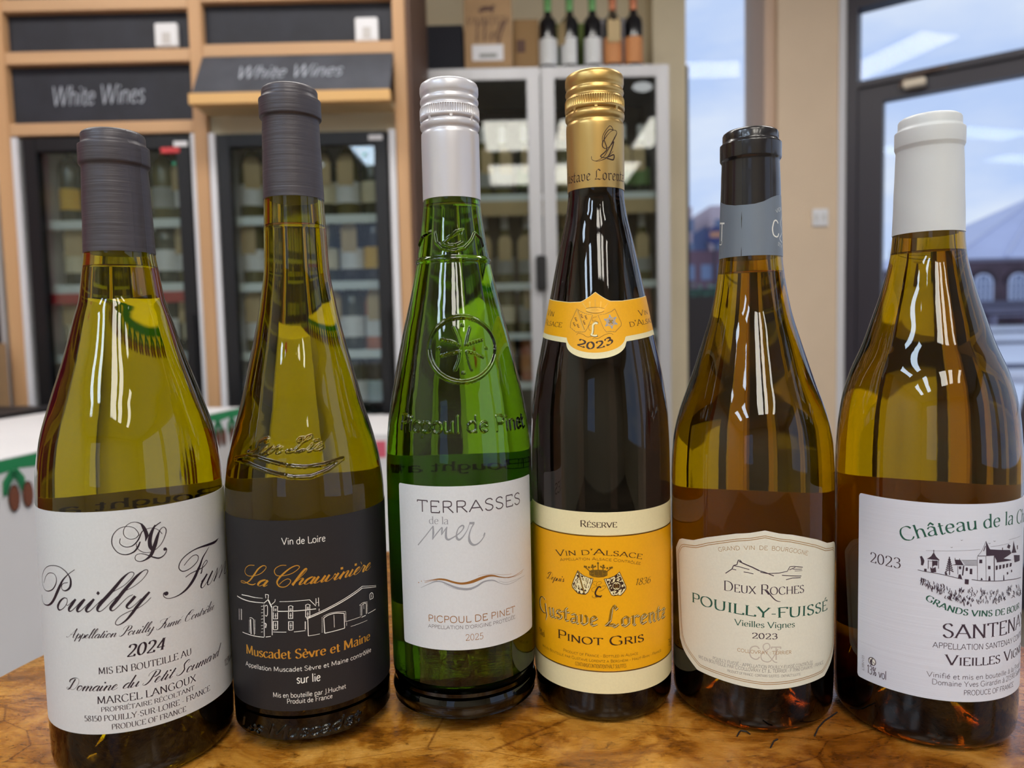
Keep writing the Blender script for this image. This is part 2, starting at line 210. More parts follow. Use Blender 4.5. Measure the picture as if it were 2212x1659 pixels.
def glyphs(style, text, sc=0, det=4):
    """-> advance, list of (kind, points in em units, scale of the pen)"""
    base = SCR if style == 'script' else BLK if style == 'black' else ROM; acc = SACC if style == 'script' else ACC
    x = 0; out = []
    for ch in text:
        k = 1.0; c = ch
        if sc and (c.islower()): c = c.upper(); k = .78
        extra = ''
        if c in acc and c not in base: c, extra = acc[c]
        if c not in base: c = {'ü': 'u'}.get(c, '-' if c not in ROM else c)
        src = base if c in base else ROM
        adv, st = src[c]; kk = k * (.95 if src is ROM and base is SCR else 1)
        for kind, pts in _g(st + ';' + extra):
            q = [(x + a * kk, b * kk) for a, b in pts]
            if style == 'script': q = [(a + .5 * b, b) for a, b in q]
            if style == 'serifi': q = [(a + .22 * b, b) for a, b in q]
            if style == 'chalk': q = [(a + .25 * b, b) for a, b in q]
            out.append((kind, q, kk))
        x += adv * kk * (1.0 if style in ('script', 'black') else 1.05)
    return x, out
def pen(style, d, w):
    """pen width for the stroke direction d"""
    n = math.hypot(*d) or 1; dx, dy = d[0] / n, d[1] / n
    if style == 'chalk': return .95 * w
    if style == 'sans': return 1.02 * w
    if style == 'script': return (.3 + 1.0 * max(0, (-dx * .447 - dy * .894)) ** 1.6) * w
    return (.40 + 1.08 * abs(dy * math.cos(.22) - dx * math.sin(.22)) ** 1.3) * w
def text_strokes(style, text, w=1., sc=0, det=4):
    """-> advance, strokes [(points, widths)] in em units; adds serifs to roman styles"""
    adv, gl = glyphs(style, text, sc, det); out = []
    for kind, q, k in gl:
        if kind == 'P':
            r = .62 * w * (1.15 if style != 'sans' else .9); x, y = q[0]
            out.append(([(x - r, y), (x + r, y)], [2 * r, 2 * r])); continue
        if style == 'black':
            nx, ny = .5 * math.cos(.75) * 1.25 * w, .5 * math.sin(.75) * 1.25 * w
            for a, b in zip(q[:-1], q[1:]): out.append((('nib', a, b, nx, ny), None))
            continue
        if kind == 'C':
            p = [tuple(v) for v in catmull(q, det)]; W = []
            for i in range(len(p)):
                a, b = p[max(i - 1, 0)], p[min(i + 1, len(p) - 1)]; W.append(pen(style, (b[0] - a[0], b[1] - a[1]), w) * (k ** .6))
            out.append((p, W))
        else:
            for j, (a, b) in enumerate(zip(q[:-1], q[1:])):
                W = pen(style, (b[0] - a[0], b[1] - a[1]), w) * (k ** .6); L = math.hypot(b[0] - a[0], b[1] - a[1]) or 1; u = ((b[0] - a[0]) / L, (b[1] - a[1]) / L); e = .28 * w
                a2 = (a[0] - u[0] * e * (j > 0), a[1] - u[1] * e * (j > 0)); b2 = (b[0] + u[0] * e * (j < len(q) - 2), b[1] + u[1] * e * (j < len(q) - 2))
                ns = max(1, int(L / 2.2)); out.append(([(a2[0] + (b2[0] - a2[0]) * q_ / ns, a2[1] + (b2[1] - a2[1]) * q_ / ns) for q_ in range(ns + 1)], [W] * (ns + 1)))
            if style in ('serif', 'serifi') and len(q) == 2:
                for end, oth in ((q[0], q[1]), (q[1], q[0])):
                    y = end[1] / k; steep = abs(end[1] - oth[1]) > 1.2 * abs(end[0] - oth[0])
                    if steep and (abs(y) < .05 or abs(y - 10) < .05 or abs(y - 10.2) < .05 or abs(y - 6.4) < .05 or abs(y + 3) < .05):
                        yy = end[1] + (.14 if y < 3 else -.14) * w; half = (1.25 if y < 5 or y > 9.9 else .95) * k
                        left = y in (10.2, 6.4)
                        out.append(([(end[0] - half, yy - (.35 if left else 0)), (end[0] + (half if not left else .3), yy)], [.3 * w, .3 * w]))
    return adv, out
def ribbon(p, W):
    """variable width ribbon in 2D -> verts, quads"""
    n = len(p); vs = []
    for i in range(n):
        a, b = p[max(i - 1, 0)], p[min(i + 1, n - 1)]; dx, dy = b[0] - a[0], b[1] - a[1]; L = math.hypot(dx, dy) or 1e-9; nx, ny = -dy / L * W[i] / 2, dx / L * W[i] / 2
        vs += [(p[i][0] + nx, p[i][1] + ny), (p[i][0] - nx, p[i][1] - ny)]
    return vs, [(2 * i, 2 * i + 1, 2 * i + 3, 2 * i + 2) for i in range(n - 1)]
class Path:
    def __init__(s, pts):
        p = np.array(catmull(pts, 10) if len(pts) > 2 else pts, float); s.p = p; d = np.linalg.norm(np.diff(p, axis=0), axis=1); s.c = np.r_[0, np.cumsum(d)]; s.L = s.c[-1]
    def at(s, x, y):
        i = int(np.clip(np.searchsorted(s.c, x) - 1, 0, len(s.c) - 2)); a, b = s.p[i], s.p[i + 1]; d = (b - a) / (np.linalg.norm(b - a) + 1e-12); t = x - s.c[i]
        return (a[0] + d[0] * t - d[1] * y, a[1] + d[1] * t + d[0] * y)
def text_faces(style, text, path, cap, w=1., sc=0, det=4):
    """-> list of (verts2d, faces) laid along the path (same unit as cap)"""
    adv, st = text_strokes(style, text, w, sc, det); P = Path(path); sx = P.L / adv; sy = cap / 10; out = []
    for p, W in st:
        if W is None:
            _, a, b, nx, ny = p; q = [(a[0] - nx, a[1] - ny), (a[0] + nx, a[1] + ny), (b[0] + nx, b[1] + ny), (b[0] - nx, b[1] - ny)]
            out.append(([P.at(x * sx, y * sy) for x, y in q], [(0, 1, 2, 3)])); out.append((ribbon([P.at(a[0] * sx, a[1] * sy), P.at(b[0] * sx, b[1] * sy)], [.42 * w * sy] * 2)))
        else:
            k = math.sqrt(sx * sy); out.append(ribbon([P.at(x * sx, y * sy) for x, y in p], [q * k for q in W]))
    return out
def text_lines(style, text, path, cap, sc=0):
    adv, st = text_strokes(style, text, 1, sc, 4); P = Path(path); sx = P.L / adv; sy = cap / 10
    return [[P.at(x * sx, y * sy) for x, y in p] for p, W in st if W is not None and len(p) > 1 and not (len(p) == 2 and W[0] < .35)]
def flat_text(name, items, mats, parent, origin, ux, uz, lift=.0004):
    """lettering on a flat board: items (style, text, path, cap, mat index, weight)"""
    k = MB(); o = Vector(origin); ux = Vector(ux).normalized(); uz = Vector(uz).normalized(); n = ux.cross(uz)
    for j, (style, text, path, cap, mi, w) in enumerate(items):
        for i, (vs, fs) in enumerate(text_faces(style, text, path, cap, w)):
            k.add([o + ux * a + uz * b + n * (lift + .00002 * (i % 7)) for a, b in vs], fs, mi)
    return k.build(name, mats, parent)

def interp(pf, z):
    return float(np.interp(z, [a for a, _ in pf], [b for _, b in pf]))

# ------------------------------------------------------------------ the shop
cream = mat('cream_wall', srgb(222, 208, 178), .8, var=(6, .04, (1, 1, 1))); white_paint = mat('white_paint', srgb(214, 214, 220), .55); black_frame = mat('black_frame', srgb(38, 36, 44), .4)
beech = mat('beech', srgb(196, 154, 112), .5, var=(9, .16, (1, 1, .12)), bump=(60, .1, (1, 1, .1))); beechx = mat('beech_rail', srgb(200, 160, 120), .5, var=(9, .16, (.12, 1, 1)))
board = mat('blackboard', srgb(36, 38, 48), .6, var=(14, .25, (1, 1, 1))); dkboard = mat('slate_board', srgb(70, 73, 82), .5, var=(10, .25, (1, 1, 1))); floor_m = mat('floor_tile', srgb(120, 108, 92), .4, var=(8, .2, (1, 1, 1)))
glassp = pane_mat('window_glass', refl=.22); fr_glass = pane_mat('fridge_glass', (.9, .93, .92), .9)
chalk = mat('chalk', srgb(178, 184, 196), .9); white_pl = mat('white_plastic', srgb(226, 226, 230), .45); alu = mat('brushed_aluminium', srgb(186, 186, 190), .42, .35, var=(20, .06, (1, 1, .1)))
frblack = mat('fridge_black', srgb(14, 14, 19), .45); steel_in = mat('fridge_lining', srgb(112, 108, 104), .5); wire = mat('white_wire_shelf', srgb(214, 224, 226), .4); rail_red = mat('red_rail', srgb(170, 34, 40), .5)
kraft = mat('kraft_card', srgb(176, 142, 104), .75, var=(12, .08, (1, 1, 1))); kraft2 = mat('pale_kraft', srgb(196, 172, 130), .75, var=(12, .08, (1, 1, 1)))
FZ, CZ = -.90, 2.10
def struct(name, boxes, m, rz=0, c=None):
    k = MB()
    for b in boxes: k.box(*b[:6], rz=rz, c=c)
    o = k.build(name, m); o['kind'] = 'structure'; return o
struct('floor', [(-3.2, 3.4, -4.6, 4.0, FZ - .1, FZ)], floor_m)
struct('ceiling', [(-3.2, 3.6, -4.6, 4.0, CZ, CZ + .1)], mat('ceiling_white', srgb(226, 222, 212), .9))
struct('wall_left', [(-3.2, -3.1, -4.6, 4.0, FZ, CZ)], cream)
struct('reflector_panel', [(-3.1, -3.08, -.2, 2.3, FZ, CZ)], mat('maroon_panel', srgb(150, 24, 44), .6))  # unseen maroon panel, added to put a red reflection on the bottle rims
struct('wall_back', [(-3.2, .80, 3.5, 3.6, FZ, CZ)], cream)
# window bay right of the fridge
struct('wall_window_end', [(.665, .812, 3.36, 3.5, FZ, CZ)], cream)
struct('window_1_frame', [(1.134, 1.20, 3.36, 3.44, FZ, CZ), (.812, .826, 3.37, 3.44, .3, 1.42), (.812, 1.14, 3.36, 3.46, FZ, .385)], black_frame)
struct('window_1', [(.812, 1.14, 3.40, 3.405, .385, CZ)], glassp)
struct('wall_pillar', [(1.165, 1.425, 3.2, 3.5, FZ, CZ)], mat('tan_pillar', srgb(216, 194, 168), .8, var=(6, .03, (1, 1, 1))))
struct('trim_1', [(1.12, 1.168, 3.23, 3.5, FZ, CZ)], mat('pinkish_trim', srgb(206, 180, 160), .7))
struct('trim_2', [(1.425, 1.475, 3.19, 3.4, FZ, CZ)], white_paint)
# the glazed door front runs forward on the right
A0 = Vector((1.48, 3.2)); dv = Vector((math.cos(math.radians(-36)), math.sin(math.radians(-36))))
def front(name, u0, u1, v0, v1, z0, z1, m):
    nn = Vector((-dv.y, dv.x)); k = MB(); P = lambda u, v, z: (A0.x + dv.x * u + nn.x * v, A0.y + dv.y * u + nn.y * v, z)
    k.add([P(u, v, z) for z in (z0, z1) for v in (v0, v1) for u in (u0, u1)], [(0, 2, 3, 1), (4, 5, 7, 6), (0, 1, 5, 4), (2, 6, 7, 3), (0, 4, 6, 2), (1, 3, 7, 5)]); o = k.build(name, m); return o
df = mat('door_frame_dark', srgb(44, 40, 52), .4)
for nm, a in (('window_3_frame', [(-.012, .03, -.03, .05, FZ, CZ), (.03, 2.3, -.03, .05, 1.565, 1.64), (.03, 2.3, -.03, .05, 1.235, 1.262), (1.10, 1.16, -.03, .05, 1.2, CZ)]), ('door_1', [(.03, .127, -.015, .04, FZ, 1.235), (.127, 1.02, -.015, .04, 1.17, 1.235), (1.02, 1.12, -.015, .04, FZ, 1.235), (.127, 1.02, -.015, .04, FZ, -.72)])):
    k = MB(); nn = Vector((-dv.y, dv.x)); P = lambda u, v, z: (A0.x + dv.x * u + nn.x * v, A0.y + dv.y * u + nn.y * v, z)
    for u0, u1, v0, v1, z0, z1 in a: k.add([P(u, v, z) for z in (z0, z1) for v in (v0, v1) for u in (u0, u1)], [(0, 2, 3, 1), (4, 5, 7, 6), (0, 1, 5, 4), (2, 6, 7, 3), (0, 4, 6, 2), (1, 3, 7, 5)])
    o = k.build(nm, df); o['kind'] = 'structure'
front('window_2', .127, 1.02, 0, .006, -.72, 1.17, glassp)['kind'] = 'structure'
front('window_3', .03, 1.10, 0, .006, 1.262, 1.565, glassp)['kind'] = 'structure'
front('window_4', 1.16, 2.3, 0, .006, FZ, CZ, glassp)['kind'] = 'structure'
front('wall_above_door', -.012, 2.3, -.03, .1, 1.64, CZ, black_frame)['kind'] = 'structure'
tt = thing('door_closer', 'small pale door closer box with bent arm on the transom bar', 'closer', (*(A0 + dv * .248).to_tuple(), 1.20)); nn = Vector((-dv.y, dv.x))
cl = bpy.data.objects; k = MB(); P = lambda u, v, z: (A0.x + dv.x * u + nn.x * v, A0.y + dv.y * u + nn.y * v, z)
k.add([P(u, v, z) for z in (1.192, 1.222) for v in (-.06, -.015) for u in (.205, .285)], [(0, 2, 3, 1), (4, 5, 7, 6), (0, 1, 5, 4), (2, 6, 7, 3), (0, 4, 6, 2), (1, 3, 7, 5)]); k.build('closer_body', mat('closer_cream', srgb(226, 214, 196), .5), tt, bevel=.004)
k = MB(); k.tube([P(.19, -.04, 1.20), P(.205, -.05, 1.228), P(.25, -.05, 1.24), P(.36, -.03, 1.25)], .004, 6); k.build('closer_arm', mat('closer_arm', srgb(120, 96, 80), .4), tt)
# right and rear walls with shop windows (behind the viewer), unseen but lighting the room
E1 = A0 + dv * 2.3
struct('wall_right', [(E1.x, E1.x + .1, -4.6, E1.y, FZ, -.25), (E1.x, E1.x + .1, -4.6, E1.y, 1.75, CZ), (E1.x, E1.x + .1, -4.6, -3.6, -.25, 1.75), (E1.x, E1.x + .1, -1.2, -.9, -.25, 1.75)], cream)
struct('wall_rear', [(-3.2, 3.4, -4.7, -4.6, FZ, -.1), (-3.2, 3.4, -4.7, -4.6, 1.7, CZ), (-3.2, -2.4, -4.7, -4.6, -.1, 1.7), (-1.2, 3.4, -4.7, -4.6, -.1, 1.7)], cream)
# ---- ceiling lights
warm = mat('lamp_warm', (1, 1, 1), emit=(1.0, .95, .84), es=15.5); warmf = mat('fill_lamp', (1, 1, 1), emit=(1.0, .96, .9), es=23.0); coolm = mat('lamp_cool', (1, 1, 1), emit=(.66, .82, 1.0), es=20.5)
PAN = [(x, y, .50 if x == .05 else .30 if x < 1 else .2, 1.0, coolm if x < -1 else warm, 'cool' if x < -1 else 'warm', r, c_) for x, r in ((-2.1, 'leftmost'), (-1.35, 'second'), (.05, 'third'), (.62, 'fourth'), (1.35, 'fifth')) for y, c_ in ((-.95, 'front'), (-2.6, 'rear'))] + [(-.2, 1.5, 1.2, .3, warmf, 'warm', 'added crosswise', 'front'), (1.4, 1.5, .9, .3, warmf, 'warm', 'added right crosswise', 'front'), (-1.7, 1.3, 1.0, .3, warmf, 'warm', 'added left crosswise', 'front')]  # the crosswise panels are added to light the back of the shop
for i, (x, y, w, d, m, nm, rn, cn) in enumerate(PAN):
    t_ = thing('ceiling_light', '%s white ceiling light in the %s row, %s panel' % (nm, rn, cn), 'light', (x, y, CZ))
    k = MB(); k.box(x - w / 2 - .02, x + w / 2 + .02, y - d / 2 - .02, y + d / 2 + .02, CZ - .03, CZ - .001); k.build('housing', white_pl, t_)
    k = MB(); k.box(x - w / 2, x + w / 2, y - d / 2, y + d / 2, CZ - .036, CZ - .031); k.build('diffuser', m, t_)
# ---- socket on the pillar
t_ = thing('light_switch', 'white double switch plate on the cream pillar', 'switch', (1.348, 3.2, .705)); boxobj('plate', (1.314, 1.382, 3.19, 3.199, .668, .742), white_pl, t_, bevel=.003)
for x in (1.33, 1.362): boxobj('rocker', (x - .008, x + .008, 3.186, 3.191, .69, .72), mat('rocker_grey', srgb(206, 206, 206), .4), t_, bevel=.002)

# ------------------------------------------------------------------ left shelving with blackboards
Y0 = 2.38
su = thing('shelving_unit', 'tall beech shelving surround with blackboard panels around the two black fridges', 'shelving', (-1.0, Y0, FZ))
for x0, x1 in ((-1.632, -1.585), (-.998, -.956), (-.353, -.314)): boxobj('post', (x0, x1, Y0, Y0 + .55, FZ, 1.9), beech, su, bevel=.003)
for x0, x1, z0, z1 in ((-1.585, -.998, 1.283, 1.322), (-1.585, -.998, 1.121, 1.160), (-1.585, -.998, .899, .938), (-.956, -.353, 1.131, 1.170), (-.956, -.353, 1.30, 1.34)):
    boxobj('rail', (x0, x1, Y0 + .002, Y0 + .50, z0, z1), beechx, su, bevel=.002)
for i, (x0, x1, z0, z1) in enumerate(((-1.585, -.998, 1.16, 1.283), (-1.585, -.998, .938, 1.121), (-.956, -.353, 1.17, 1.30), (-.956, -.353, 1.34, 1.6), (-1.585, -.998, 1.322, 1.6))):
    o = boxobj('blackboard_panel', (x0, x1, Y0 + .03, Y0 + .04, z0, z1), board, su)
    if i == 1: o['label'] = 'blackboard panel chalked White Wines'
# side of the unit towards the silver fridge
boxobj('side_panel', (-.314, -.300, Y0 + .02, Y0 + .55, FZ, 1.9), mat('side_brown', srgb(96, 70, 56), .6), su)
boxobj('top_cream_panel', (-.956, -.353, Y0 + .03, Y0 + .04, .895, .985), mat('cream_card', srgb(196, 186, 160), .8), su)
# tilted sign board with wooden lip
k = MB(); zt, zb, yo = 1.128, .985, .10
k.add([(-.956, Y0 - .004, zt), (-.353, Y0 - .004, zt), (-.353, Y0 - yo, zb), (-.956, Y0 - yo, zb), (-.956, Y0 + .008, zt), (-.353, Y0 + .008, zt), (-.353, Y0 - yo + .012, zb), (-.956, Y0 - yo + .012, zb)], [(0, 3, 2, 1), (4, 5, 6, 7), (0, 1, 5, 4), (3, 7, 6, 2), (0, 4, 7, 3), (1, 2, 6, 5)])
fs = thing('chalk_sign', 'slanted grey slate sign with beech lip chalked White Wines above the right black fridge', 'sign', (-.65, Y0, zb)); k.build('slate', dkboard, fs)
boxobj('lip', (-.962, -.35, Y0 - yo - .012, Y0 - yo + .02, zb - .036, zb - .002), mat('lip_beech', srgb(214, 170, 108), .45), fs, bevel=.002)
boxobj('shelf_underside', (-.956, -.353, Y0 - yo + .02, Y0 + .02, zb - .034, zb - .024), kraft2, fs)
nslope = Vector((0, -(zt - zb), -(yo))).normalized()
def chalk_words(parent, origin, ux, uz, w, cap):
    it = [('chalk', 'White Wines', [(0, 0), (w, .006)], cap, 0, .8)]
    return flat_text('chalk_lettering', it, [chalk], parent, origin, ux, uz, lift=.0025)
chalk_words(su, (-1.462, Y0 + .03, .998), (1, 0, 0), (0, 0, 1), .30, .060)
chalk_words(fs, (-.835, Y0 - .004 - (zt - 1.036) / (zt - zb) * (yo - .004), 1.036), (1, 0, 0), (0, (yo - .004) , zt - zb), .33, .058)
for i, (x, z) in enumerate(((-1.075, 1.207), (-.437, 1.21))):
    t_ = thing('wall_timer', ['white square control plate on the upper left blackboard', 'white square control plate on the upper right blackboard'][i], 'control', (x, Y0 + .03, z)); boxobj('cover', (x - .036, x + .036, Y0 + .012, Y0 + .029, z - .037, z + .037), white_pl, t_, bevel=.003)
    boxobj('window', (x - .012, x + .014, Y0 + .010, Y0 + .0125, z - .028, z + .006), mat('plate_grey', srgb(196, 192, 190), .4), t_)

# ------------------------------------------------------------------ shelf bottles
def low_bottle(kind):
    """profile of a shelf bottle 0.30 m tall"""
    if kind == 'burgundy': return [(0, .030), (.002, .038), (.006, .0405), (.15, .0405), (.175, .038), (.20, .029), (.225, .0195), (.24, .0160), (.275, .0150), (.277, .0165), (.287, .0165), (.289, .0150), (.297, .0145)]
    if kind == 'bordeaux': return [(0, .030), (.002, .0355), (.006, .0375), (.185, .0375), (.203, .034), (.215, .023), (.225, .0155), (.275, .0145), (.277, .0160), (.287, .0160), (.289, .0145), (.300, .0140)]
    return [(0, .030), (.002, .036), (.006, .0375), (.14, .0375), (.18, .034), (.22, .024), (.26, .0165), (.30, .0145), (.302, .016), (.312, .016), (.325, .0145)]
gl_g = mat('shelf_green_glass', srgb(30, 42, 24), .12, spec=.6); gl_b = mat('shelf_dark_glass', srgb(20, 20, 24), .12, spec=.6); gl_y = mat('shelf_straw_glass', srgb(88, 84, 36), .15, spec=.6); gl_p = mat('shelf_pink_glass', srgb(196, 120, 90), .15, spec=.6)
LABC = {'white': srgb(222, 224, 226), 'cream': srgb(216, 206, 176), 'yellow': srgb(226, 178, 40), 'grey': srgb(150, 152, 150), 'orange': srgb(206, 140, 88), 'pale blue': srgb(176, 196, 206), 'green': srgb(96, 130, 70)}
CAPC = {'black': srgb(26, 26, 30), 'white': srgb(220, 220, 222), 'gold': srgb(180, 140, 70), 'green': srgb(104, 160, 96), 'copper': srgb(196, 120, 84), 'red': srgb(140, 30, 36), 'yellow': srgb(204, 170, 50), 'teal': srgb(60, 140, 120)}
MESH = {}
def shelf_bottle(x, y, z, kind, g, lc, cc, label, group, tagc=False, rz=0., lz=(.045, .115), s=1.):
    key = (kind, g.name)
    if key not in MESH:
        k = MB(); k.lathe(low_bottle(kind), 20); o = k.build('bottle', g, None, smooth=True, auto=.9); MESH[key] = o.data; bpy.data.objects.remove(o)
    b = link(bpy.data.objects.new('bottle', MESH[key])); b.location = (x, y, z); b.rotation_euler = (0, 0, rz); b.scale = (s, s, s); tag(b, label, 'bottle', group)
    pf = low_bottle(kind); kl = ('label', kind, lc, lz)
    if kl not in MESH:
        k = MB(); n = 14; r = interp(pf, (lz[0] + lz[1]) / 2) + .0006
        for j, zz in enumerate(lz):
            for i in range(n + 1): a = math.radians(-80 + 160 * i / n); k.v.append((r * math.sin(a), -r * math.cos(a), zz))
        for j, zz in enumerate(lz):
            for i in range(n + 1): a = math.radians(-80 + 160 * i / n); k.v.append(((r - .0005) * math.sin(a), -(r - .0005) * math.cos(a), zz))
        N = n + 1
        for i in range(n): k.f += [(i, i + 1, N + i + 1, N + i), (2 * N + i, 3 * N + i, 3 * N + i + 1, 2 * N + i + 1), (i, 2 * N + i, 2 * N + i + 1, i + 1), (N + i, N + i + 1, 3 * N + i + 1, 3 * N + i)]
        k.f += [(0, N, 3 * N, 2 * N), (n, 2 * N + n, 3 * N + n, N + n)]; k.m = [0] * len(k.f)
        o = k.build('paper_label', mat('label_' + lc, LABC[lc], .6, var=(60, .12, (1, 1, 2))), None, smooth=True, auto=.6); MESH[kl] = o.data; bpy.data.objects.remove(o)
    link(bpy.data.objects.new('paper_label', MESH[kl]), b)
    kc = ('cap', kind, cc)
    if kc not in MESH:
        top = pf[-1][0]; z0 = top - .062; p2 = [(z0, interp(pf, z0) + .0006)] + [(a, r + .0008) for a, r in pf if a > z0 + .002] + [(top + .001, .006)]
        k = MB(); k.lathe(p2, 18); o = k.build('capsule', mat('cap_' + cc, CAPC[cc], .4, .2), None, smooth=True, auto=.8); MESH[kc] = o.data; bpy.data.objects.remove(o)
    link(bpy.data.objects.new('capsule', MESH[kc]), b)
    if tagc:
        if 'tag' not in MESH:
            k = MB(); k.add([(-.026, -.0425, .10), (.026, -.0425, .10), (.027, -.041, .18), (.018, -.028, .205), (-.018, -.028, .205), (-.027, -.041, .18), (-.026, -.0415, .10), (.026, -.0415, .10), (.027, -.040, .18), (.018, -.027, .205), (-.018, -.027, .205), (-.027, -.040, .18)],
              [(0, 1, 2, 5), (5, 2, 3, 4), (6, 11, 8, 7), (11, 10, 9, 8), (0, 6, 7, 1), (1, 7, 8, 2), (2, 8, 9, 3), (3, 9, 10, 4), (4, 10, 11, 5), (5, 11, 6, 0)]); k.tube([(0, -.028, .203), (.012, -.016, .235), (0, .016, .24), (-.012, -.016, .235), (0, -.028, .203)], .0008, 5)
            o = k.build('neck_tag', kraft2, None); MESH['tag'] = o.data; bpy.data.objects.remove(o)
        tg = link(bpy.data.objects.new('neck_tag', MESH['tag']), b); tg.rotation_euler.z = rz * .5
    return b
ORD = ['first', 'second', 'third', 'fourth', 'fifth', 'sixth', 'seventh', 'eighth', 'ninth', 'tenth', 'eleventh', 'twelfth']
def row(n, x0, x1, y, z, where, group, seed, choices, force={}):
    rnd = random.Random(seed)
    for i in range(n):
        kind, g, lc, cc, tg = force.get(i, rnd.choice(choices))
        kn = {'burgundy': 'round shouldered', 'bordeaux': 'square shouldered', 'flute': 'slender'}[kind]
        shelf_bottle(x0 + (x1 - x0) * i / (n - 1) + rnd.uniform(-.004, .004), y + rnd.uniform(-.01, .01), z, kind, g, lc, cc, '%s labelled bottle, %s top%s, %s from left, %s' % (lc, cc, ' and tag' if tg else '', ORD[i], where), group, tg, rnd.uniform(-.3, .3))

# ------------------------------------------------------------------ fridges
def fridge(name, label, x0, x1, y, z0, z1, depth, doors, frame_m, fw, shelves, side_m, top_fw=None, stickers=True, edge_red=(), inner_m=None):
    t = thing('display_fridge', label, 'fridge', ((x0 + x1) / 2, y, z0)); th = .025; k = MB()
    for b in ((x0, x0 + th, y + .04, y + depth, z0, z1), (x1 - th, x1, y + .04, y + depth, z0, z1), (x0, x1, y + .04, y + depth, z1 - th, z1), (x0, x1, y + .04, y + depth, z0, z0 + .10), (x0, x1, y + depth - th, y + depth, z0, z1)): k.box(*b)
    k.build('cabinet', side_m, t); k = MB(); k.box(x0 + th, x1 - th, y + depth - th - .004, y + depth - th - .001, z0 + .1, z1 - th); k.build('back_lining', inner_m or steel_in, t)
    n = doors; w = (x1 - x0) / n
    for d in range(n):
        a, b = x0 + w * d + .003, x0 + w * (d + 1) - .003; tf = top_fw or fw; zb = z0 + .10; dr = thing_child('door', t, ((a + b) / 2, y, zb)); k = MB()
        k.box(a, a + fw, y, y + .035, zb, z1 - .002); k.box(b - fw, b, y, y + .035, zb, z1 - .002); k.box(a + fw, b - fw, y, y + .035, z1 - .002 - tf, z1 - .002); k.box(a + fw, b - fw, y, y + .035, zb, zb + .06); k.build('door_frame', frame_m, dr, bevel=.002)
        k = MB(); k.box(a + fw, b - fw, y + .015, y + .020, zb + .06, z1 - tf); k.build('glass_pane', fr_glass, dr)
        if n == 2 and d == 0: k = MB(); k.box(b - .030, b + .012, y - .03, y, .405, .545); k.build('handle', frblack, dr, bevel=.006)
        if n == 1: k = MB(); k.box(b - .022, b - .006, y - .02, y, .05, .32); k.build('handle', frblack, dr, bevel=.004)
    for i, zs in enumerate(shelves):
        k = MB(); k.box(x0 + th, x1 - th, y + .06, y + depth - .05, zs - .014, zs); k.box(x0 + th, x1 - th, y + .052, y + .06, zs - .026, zs + .002); k.build('shelf', wire, t)
        if i in edge_red: k = MB(); k.box(x0 + th, x1 - th, y + .048, y + .052, zs - .062, zs - .026); k.build('price_rail', rail_red, t)
    return t
def thing_child(name, parent, loc):
    o = bpy.data.objects.new(name, None); COL.objects.link(o); o.parent = parent; o.location = Vector(loc) - parent.location; return o
_build = MB.build
fa = fridge('a', 'left black upright wine fridge beneath the left blackboard', -1.550, -1.012, Y0, FZ + .02, .892, .5, 1, frblack, .042, [.635, .425, .195, -.03, -.25, -.5], white_paint, edge_red=(1,))
fb = fridge('b', 'right black upright wine fridge beneath the slanted sign', -.930, -.382, Y0, FZ + .02, .892, .5, 1, frblack, .040, [.635, .418, .190, -.03, -.25, -.5], white_paint, edge_red=(3,))
for i, (x, nm) in enumerate(((-1.575, 'leftmost white side filler strip beside the left black fridge'), (-1.003, 'white filler strip right of the left black fridge'), (-.943, 'white filler strip left of the right black fridge'), (-.366, 'white filler strip right of the right black fridge'))):
    o = boxobj('filler_strip', (x - .010 + (0 if i != 1 else .002), x + .010, Y0 + .004, Y0 + .06, FZ + .002, .895), white_paint); tag(o, nm, 'strip', 'white filler strips')
for x, z, p in ((-1.04, .862, fa), (-.418, .868, fb)): boxobj('maker_plate', (x - .022, x + .022, Y0 - .004, Y0 - .0005, z - .008, z + .008), white_pl, p)
boxobj('red_sticker', (-1.105, -1.045, Y0 - .002, Y0 + .0145, .835, .852), mat('sticker_red', srgb(206, 66, 70), .5), fa)
boxobj('display_light', (-1.075, -1.067, Y0 + .010, Y0 + .0145, .800, .808), mat('green_display', (0, .1, .05), emit=(0, .6, .35), es=.4), fa); boxobj('display_light', (-.462, -.454, Y0 + .010, Y0 + .0145, .815, .823), MATS['green_display'], fb)
B_, O_, F_ = 'burgundy', 'bordeaux', 'flute'
std = [(B_, gl_g, 'white', 'white', False), (O_, gl_b, 'cream', 'black', False), (B_, gl_y, 'white', 'gold', True), (O_, gl_g, 'white', 'black', True), (B_, gl_b, 'pale blue', 'white', False), (F_, gl_g, 'cream', 'yellow', True), (O_, gl_y, 'grey', 'white', False), (B_, gl_g, 'cream', 'black', True)]
sh = ['top', 'second', 'third', 'fourth']
for i, zs in enumerate((.635, .425, .195, -.03)):
    row(6, -1.475, -1.085, Y0 + .13, zs + .001, '%s shelf of left black fridge' % sh[i], 'bottles in the left black fridge', 10 + i, std, {0: (O_, gl_g, 'yellow', 'yellow', False), 1: (O_, gl_g, 'yellow', 'yellow', False)} if i == 0 else {})
    row(6, -.862, -.455, Y0 + .13, zs + (.001 if i == 0 else -.005 if i == 2 else -.006 if i == 1 else .001), '%s shelf of right black fridge' % sh[i], 'bottles in the right black fridge', 20 + i, std, {0: {4: (B_, gl_y, 'white', 'gold', True), 5: (O_, gl_g, 'cream', 'white', False)}, 1: {4: (B_, gl_b, 'white', 'white', True), 5: (O_, gl_b, 'yellow', 'black', False)}, 2: {4: (B_, gl_g, 'white', 'white', False), 5: (B_, gl_p, 'white', 'copper', True)}, 3: {5: (O_, gl_b, 'pale blue', 'black', False)}}[i])
YC = 2.975
